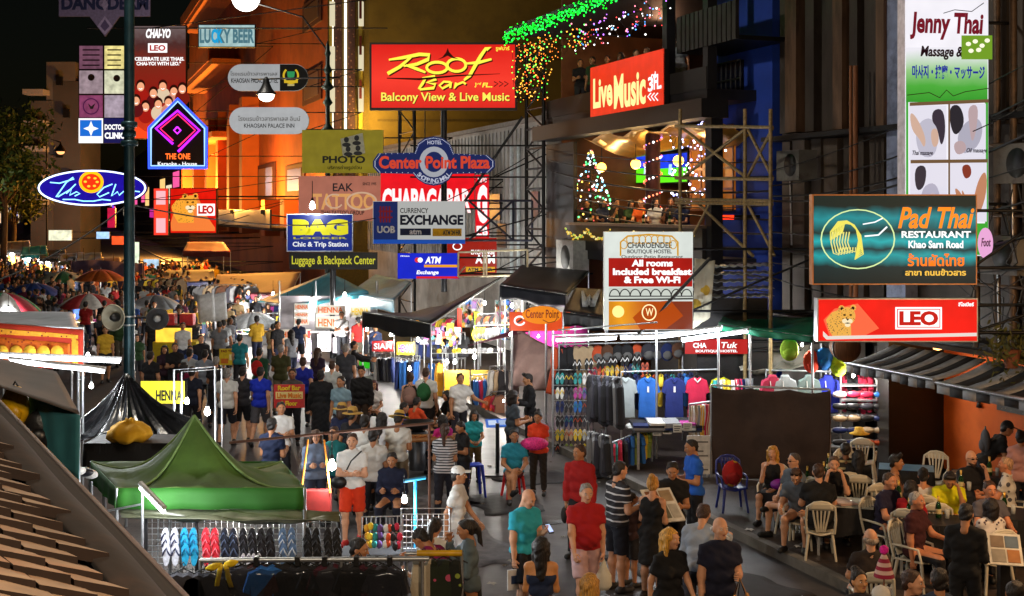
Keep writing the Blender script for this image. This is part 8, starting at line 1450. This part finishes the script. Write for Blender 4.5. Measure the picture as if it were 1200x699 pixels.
def dine(px, py, w, d, label, bottles=(), rz=-.35, top=None, menu=False):
    Y = (CH-.89)*F/(py-HZ); loc = V(((px-600)/F*Y, Y, .15)); t = table_thing(label, loc, w, d, .74, top or M('#15151a', .5), rz, DKC, 'cafe_table')
    for i, (x, y) in enumerate(bottles): 
        q = loc+V((x, y, .745)); p_bot.make(q, 0, 'green beer bottle with gold neck foil on the '+label, 'bottle', 'beer bottles on the '+label.split(' ')[0]+' table', scale=1.15); p_gls.make(q+V((.11, -.05, 0)), 0, 'half empty beer glass on the '+label, 'glass', 'beer glasses on the '+label.split(' ')[0]+' table')
    if menu: held_sheet('closed menu card lying on the '+label, loc+V((-.05, -.05, .757)), .3, .42, -PI/2, .3, M('#a88a80'), 'menu', [(-.4, -.35, .4, .35, M('#c8b8b0'))])
    return t
dine(990, 589, .85, .75, 'pale topped empty table in front of the black shirted man', (), -.3, M('#b8c4c0', .12), True)
dine(950, 566, .9, .7, 'table of the sunglasses man and the smoker', ((-.3, .1), (-.1, -.2), (.25, .15)), -.3); dine(985, 553, .8, .6, 'farther table by the brown screen', ((-.2, 0),), -.3); dine(1040, 589, .8, .7, 'table of the man in the navy polo', ((.2, .1),), -.3); dine(1090, 609, .9, .7, 'table of the grey haired man in maroon', ((-.3, 0), (.15, .1)), -.3); dine(1110, 576, .8, .6, 'table of the man in the yellow polo', ((.25, .1),), -.3); dine(1150, 556, .9, .6, 'table of the bearded man in glasses', ((.1, -.1),), -.3); dine(1185, 602, .8, .8, 'table at the right edge', ((-.1, 0),), -.3); dine(1062, 548, .9, .6, 'blue topped table near the wire grid', (), -.3, M('#4a7a9a', .3))
SIT = lambda **k: dict(legs='sit', R='table', L='table', **k)
rows = [(906, 523, -25, 'blonde woman smoking in a black strap top by the brown screen', dict(legs='sit', R='face', L='clasp'), ('tank', '#101013'), ('skirt', '#15151a'), ('long', '#c8923a'), LT, dict(fem=True)),
 (932, 531, -62, 'man in glasses with a leg stretched across his knee', dict(legs='ankle', R='clasp', L='table'), ('tee', '#5a6470'), ('shorts', '#3a3c44'), ('crop', '#4a4440'), LT, dict(glasses=True)),
 (938, 546, -25, 'man with sunglasses pushed up leaning over a beer', SIT(lean=24, hp=20), ('tee', '#5c6a7c'), ('shorts', '#23262e'), ('short', BRH), LT, dict(glasses='up')), (960, 545, 172, 'broad man in a black T-shirt, back turned, at the smokers table', SIT(lean=10), ('tee', '#0d0e10'), ('shorts', '#1a1c22'), ('crop', BRH), LT, dict(build=1.1, h=1.8)),
 (976, 533, -8, 'man in a black shirt with elbows up and hands together', dict(legs='sit', R='chin', L='chin', lean=12), ('tee', '#111114'), ('long', '#15161c'), ('short', '#5a4636'), LT, {}), (991, 519, 175, 'man in a striped shirt at the farther table, back turned', SIT(), ('tee', '#2a2620', 'stripe:Z:9:.3:#a89a70'), ('long', '#1a1a20'), ('crop', BLKH), BN, {}),
 (1006, 528, 168, 'woman in black with hair covering her back', SIT(), ('long', '#0e0e11'), ('long', '#0e0e11'), ('long', BLKH), TN, dict(fem=True)), (1036, 553, 38, 'man in a navy polo with pale trim resting his arm on the table', SIT(lean=8), ('polo', '#1a1634', '', '#b8b8c4'), ('long', '#1a1a22'), ('crop', '#4a3626'), '#c88a68', dict(build=1.08)),
 (1048, 533, 75, 'thin man in profile at the blue topped table', SIT(), ('tank', '#1a1a1e'), ('long', '#15161c'), ('quiff', BLKH), TN, {}), (1067, 564, 150, 'person in a red T-shirt hidden behind the grey haired man', SIT(), ('tee', '#b01620'), ('long', '#1a1a22'), ('bob', BLKH), TN, dict(fem=True)),
 (1072, 576, 48, 'grey haired man in a maroon T-shirt with a dangling cigarette hand', dict(legs='sit', R='bag', L='table'), ('tee', '#3a1016'), ('long', '#15161c'), ('crop', '#9a948e'), '#c0805c', dict(build=1.08)), (1082, 549, 165, 'woman in a white strap top, back turned', SIT(), ('tank', '#d4ccc8'), ('long', '#1a1a22'), ('bun', BLKH), '#c88a64', dict(fem=True)),
 (1110, 550, -12, 'man in a bright yellow polo reading with head on hand', dict(legs='sit', R='table', L='chin', lean=24, hp=22), ('polo', '#dcd80c'), ('long', '#1a1a22'), ('quiff', BLKH), TN, {}), (1137, 528, 12, 'bald bearded man in glasses gesturing with one hand', dict(legs='sit', R='table', L='chin'), ('tee', '#121216'), ('long', '#15161c'), ('bald', BRH), LT, dict(glasses=True, beard='#3a2418')),
 (1181, 536, -115, 'balding man in a white floral shirt turned to the bearded man', SIT(), ('shirt', '#c8c4bc', 'print:8:.3:#4a4a54'), ('shorts', '#3a3a40'), ('crop', '#b08a68'), '#c8825c', dict(build=1.1)), (1158, 563, 3, 'man in a grey T-shirt facing the camera between the tables', SIT(lean=5), ('tee', '#55525a'), ('long', '#1a1a22'), ('short', BRH), '#c8825c', dict(build=1.1)),
 (1162, 585, 190, 'dark haired woman in a speckled white blouse, back turned', SIT(), ('tee', '#cfc8c4', 'print:16:.28:#4a3a48'), ('long', '#1a1a22'), ('bob', BLKH), TN, dict(fem=True)), (1021, 621, 176, 'grey haired man in a dark brown shirt, back turned, at the kerb', SIT(lean=4), ('tee', '#2c221e'), ('long', '#1a1a20'), ('side', '#9a8a7c'), LT, {})]
for px, yh, yaw, lb, ps, tp, bt, hr, sk, k in rows: o = pp(px, yh, yaw, lb, ps, tp, bt, hr, sk, base=.15, **k); c = chair(o.location+V((0, 0, 0)), yaw, 'white plastic chair under the '+' '.join(lb.split(',')[0].split()[:11]))
tag(MB().ball((0, 0, 0), (.16, .1, .09), 12, 8).build('handbag', M('#7a1a8a', .5), None, [o for o in C.objects if o.get('label', '').startswith('blonde woman smoking')][0].location+V((.05, -.3, .66))), 'purple handbag on the lap of the smoking woman', 'bag')
for px, py, yaw, lb in ((963, 622, 150, 'empty chair at the left of the pale topped table'), (1018, 628, 195, 'empty chair nearest the kerb by the pale topped table'), (1000, 588, 20, 'empty chair behind the pale topped table'), (1093, 592, -30, 'empty chair standing clear before the dark pillar'), (1012, 566, 160, 'empty chair with its back to the farther table'), (1095, 655, 170, 'empty chair by the maroon shirted man'), (870, 600, 0, 'x')):
    if lb != 'x': chair(G(px, py, .15), yaw, lb.replace('chair', 'white plastic chair'))
t = chair(G(858, 598, .15), 5, 'blue plastic chair holding a red bag by the brown screen'); t.pop('group', None); BL = M('#1a2a7a', .4)
for c in t.children: paint(c, BL)
p_pack.make(G(858, 598, .15)+V((0, -.02, .63)), .1, 'red and yellow shoulder bag standing on the blue chair', 'bag', None, [cloth('#a81c1c', 'print:5:.3:#c89a20'), cloth('#8a1414')], 1.15)
t = thing('straw_hat', 'yellow straw hat left on a chair back by the navy polo', 'hat', P(1010, 573, 20.4)); MB().lathe([(0, .12), (.08, .115), (.1, .03), (.19, 0), (.19, -.01), (.09, .015)], 18).build('hat', M('#c89a1c', .8, .2, 30, .5), t); t.location = G(1012, 566, .15)+V((0, .3, .88))
o = pp(1131, 592, 148, 'waiter in a long sleeved black shirt standing at the menu lectern, back turned', dict(R='hold', L='hold', legs='step', hp=14), ('long', '#0d0d10'), ('long', '#0f1014'), ('short', BLKH), TN, base=.15, h=1.68); t = thing('menu_lectern', 'black lectern with a slanted picture menu by the waiter', 'stand', P(1176, 640, 15.6)); t.location.z = .15; MB().bx(-.06, .06, -.06, .06, 0, .95).bx(-.22, .22, -.2, .2, 0, .04).build('column', BLK, t); tt = held_sheet('slanted picture menu on the black lectern', V(t.location)+V((0, -.05, 1.02)), .38, .48, -.95, -.25, M('#c8c4b8'), 'menu', [(-.42, .05, -.02, .42, M('#7a6a58')), (.02, .05, .42, .42, M('#5a6a78')), (-.42, -.42, 0, -.02, M('#8a8478')), (.05, -.42, .42, -.02, M('#a06a3a'))])
o = pp(1152, 494, 85, 'man in a black shirt and cap bending under a grey backpack by the orange wall', dict(lean=38, R='hold', L='hold'), ('tee', '#111114'), ('long', '#1c1e26'), ('short', BLKH), TN, base=.15, hat=('cap', '#17171a')); daypack('grey backpack with yellow patch on the bending man', o, cloth('#4a4a4e')); pp(1196, 505, 150, 'woman in a dusty pink top at the right edge by the orange wall', ST, ('tee', '#b08078'), ('long', '#1a1a22'), ('bun', BLKH), TN, base=.15, fem=True)
# ------------------------------------------------------------------ guests of the bar and the crowd
protos = []
PS = [ST, WB, W_, dict(R='hold', L='hold', legs='step'), dict(R='phone', L='down', legs='step', hp=15), dict(legs='stand', R='strap', L='down')]
for i in range(10):
    fem = i % 3 == 2; o, inf = make_person('x', PS[i % 6], [('tee', '#888888'), ('long', '#888888'), ('tee', '#888888'), ('polo', '#888888')][i % 4], ('long' if i % 2 else 'shorts', '#222233'), (['long', 'pony', 'bob'][i//3 % 3] if fem else ['short', 'crop', 'quiff'][i % 3], BLKH), TN, fem, [1, 1.08, .95][i % 3], 1.62 if fem else 1.74, vox=.03); protos.append((o, inf, fem))
sit_p = []
for i in range(4): o, inf = make_person('x', [SIT(lean=10), SIT(hy=30), dict(legs='sit', R='face', L='table'), SIT(lean=18, hp=10)][i], ('tee', '#888888'), ('long', '#1a1a22'), (['short', 'long', 'crop', 'bob'][i], BLKH), TN, i % 2 == 1, 1, 1.68, vox=.03, shoe=None); sit_p.append((o, inf, i % 2 == 1))
CN = [('#c8ccd0', 'white'), ('#14151a', 'black'), ('#1c2848', 'navy'), ('#3a3c44', 'charcoal'), ('#7c8088', 'grey'), ('#a01c1c', 'red'), ('#c85a1c', 'orange'), ('#1c6a7a', 'teal'), ('#14151a', 'black'), ('#4a2a1c', 'brown'), ('#2a4a8a', 'blue'), ('#b8a078', 'beige'), ('#1e1e24', 'dark grey'), ('#5a1c3a', 'plum'), ('#2a4a2a', 'green'), ('#c8a02a', 'yellow'), ('#14151a', 'black')]
SK = [LT, TN, BN, TN, LT]
def place(pr, loc, yaw, rn, where, grp, scale=None):
    o, inf, fem = pr; c, cn = rn.choice(CN); b_, bn = rn.choice([('#16171d', 'dark'), ('#1c2440', 'navy'), ('#5a5448', 'khaki'), ('#2a2c34', 'grey'), ('#16171d', 'dark')])
    r = dup(o, loc, math.radians(yaw), None, grp, scale=scale); paint(r, skin(rn.choice(SK)))
    for ch in r.children:
        n = ch.name.split('.')[0]
        if n in ('shirt', 'polo_shirt', 'collar', 'hoodie'): paint(ch, cloth(c))
        elif n in ('trousers', 'shorts'): paint(ch, cloth(b_))
    fc = 'facing us' if abs(((yaw+180) % 360)-180) < 60 else ('walking away' if abs(((yaw+180) % 360)-180) > 120 else 'in profile')
    r['label'] = '%s in %s top and %s bottoms, %s, %s' % ('woman' if fem else 'man', cn, bn, fc, where); return r
rn = random.Random(8)
for i, (px, dy) in enumerate(((690, .7), (706, 1.0), (722, .8), (738, .9), (752, 1.1), (768, .75), (786, .9), (803, .8), (716, 2.0), (760, 2.2))): place(sit_p[i % 4], BB.w(BB.x(px, dy), dy, 4.32), rn.uniform(-50, 40), rn, 'at the lower bar counter', 'guests at the lower bar counter')
for i in range(4): tag(p_bot.make(BB.w(BB.x(692+i*31, .1), .1, 4.935), 0, 'beer bottle on the bar terrace counter', 'bottle', 'bottles on the terrace counter', scale=1.2), None)
for i, (px, dy) in enumerate(((664, .8), (680, .6), (695, .7), (712, 1.0), (728, .6), (745, .8), (797, .7), (758, 1.2))): r = place(protos[(i*3) % 10], BB.w(BB.x(px, dy), dy, 8.1), rn.uniform(-60, 60), rn, 'on the upper bar terrace', 'guests on the upper bar terrace')
taken = [tuple(o.location[:2]) for o in C.objects if o.get('category') == 'person' and o.location.y < 60]
cnt = 0; tries = 0; rn = random.Random(5); pool = []
solid = [(o.location.x, o.location.y, .5) for o in C.objects if o.name.startswith('market_umbrella')]+[(o.location.x, o.location.y, .8) for o in C.objects if o.get('label', '').startswith('stall table')]+[(P(208, 0, 42).x, 42, 1.2), (P(241, 0, 44).x, 44, .4)]
while cnt < 430 and tries < 16000:
    tries += 1; Y = 31+62*rn.random()**.85; R = rn.uniform(-4.5, 9.9); X = (R-SR[1]*Y)/SR[0]; px = 600+F*X/Y
    if px < -25 or px > 470: continue
    if px > 250 and Y < 40 and rn.random() < .8: continue
    if Y < 36 and R > 7.5: continue
    if R < 2.9 and Y < 37: continue
    dmin = .5 if Y > 42 else .8
    if any((X-a)**2+(Y-b)**2 < dmin*dmin for a, b in taken): continue
    if any((X-a)**2+(Y-b)**2 < r*r for a, b, r in solid): continue
    taken.append((X, Y)); cnt += 1; away = rn.random() < .6; pool.append((Y, X, R, (180 if away else 0)+rn.gauss(0, 28)+19))
pool.sort(); mass = []
for k, (Y, X, R, yaw) in enumerate(pool):
    zone = ['near crowd', 'middle crowd', 'far crowd', 'farthest crowd'][min(3, max(0, int((Y-31)/16)))]; side = 'left pavement' if R < 2.6 else ('street left' if R < 5.2 else ('mid street' if R < 7.8 else 'right stalls'))
    r = place(protos[rn.randrange(10)], (X, Y, .15 if R < 2.6 else 0), yaw, rn, zone+', '+side, 'people walking in the street crowd', rn.uniform(.94, 1.05))
    if k >= 184: mass += [r]+list(r.children)
bpy.context.view_layer.update(); act = mass[0]; act.data = act.data.copy()
mats_w = {o.name: o.matrix_world.copy() for o in mass}
for o in mass[1:]: o.parent = None; o.matrix_world = mats_w[o.name]
with bpy.context.temp_override(active_object=act, object=act, selected_objects=mass, selected_editable_objects=mass): bpy.ops.object.join()
for k in ('category', 'group'): 
    if k in act: del act[k]
act.name = 'distant_crowd'; act['kind'] = 'stuff'; act['label'] = 'mass of people merging at the far end of the street'
for o, inf, f_ in protos+sit_p:
    for ch in list(o.children): bpy.data.objects.remove(ch)
    bpy.data.objects.remove(o)
# ------------------------------------------------------------------ added fill lamps out of view, and the globe of the teal post
def fill_lamp(label, loc, w, col, r=.15, rz=0, back=.6):  # fixture for fill light added outside the view
    t = thing('fill_lamp', label, 'lamp', loc, rz); MB().lathe([(.05, .12), (.2, .02), (.22, -.05), (.19, -.06)], 16).build('lamp_shade', DARKST, t); MB().ball((0, 0, -.06), (.13, .13, .08), 12, 6).build('globe', E('#ffd8a0', 8), t); MB().tube([(0, 0, .1), (0, back, .3)], .025, 6).build('bracket', DARKST, t); lamp((0, 0, -.25), w, col, r, parent=t)
fill_lamp('shaded wall lamp lighting the restaurant pavement, off to the right', SP(12.6, 11.5, 4.6), 560, (1, .58, .28), .15, RZ, 2.6)
fill_lamp('shaded wall lamp high on the clad building', SP(13.2, 15.6, 6.3) if False else SP(13.6, 8.5, 6.2), 500, (1, .62, .32), .2, RZ, 1.6)
fill_lamp('shaded street lamp under the balcony of the viewpoint', (1.5, 2.5, 7.4), 1900, (1, .68, .42), .25, 0, -1.8); fill_lamp('second shaded lamp under the balcony of the viewpoint', (-4.5, 3.5, 8.2), 1000, (1, .84, .62), .25, 0, -1.8)
t = thing('street_lamp', 'tall street lamp on the teal lamp post, above the frame', 'street lamp', P(151.5, 246, 24)+V((0, -.1, 13.2-CH))); MB().ball((0, 0, 0), .3, 16, 10).build('globe', E('#fff0d8', 6), t); MB().lathe([(.1, -.3), (.16, -.22), (.1, -.2)], 12).build('collar', DARKST, t); lamp((0, -.5, -.5), 2400, (1, .9, .75), .3, parent=t)
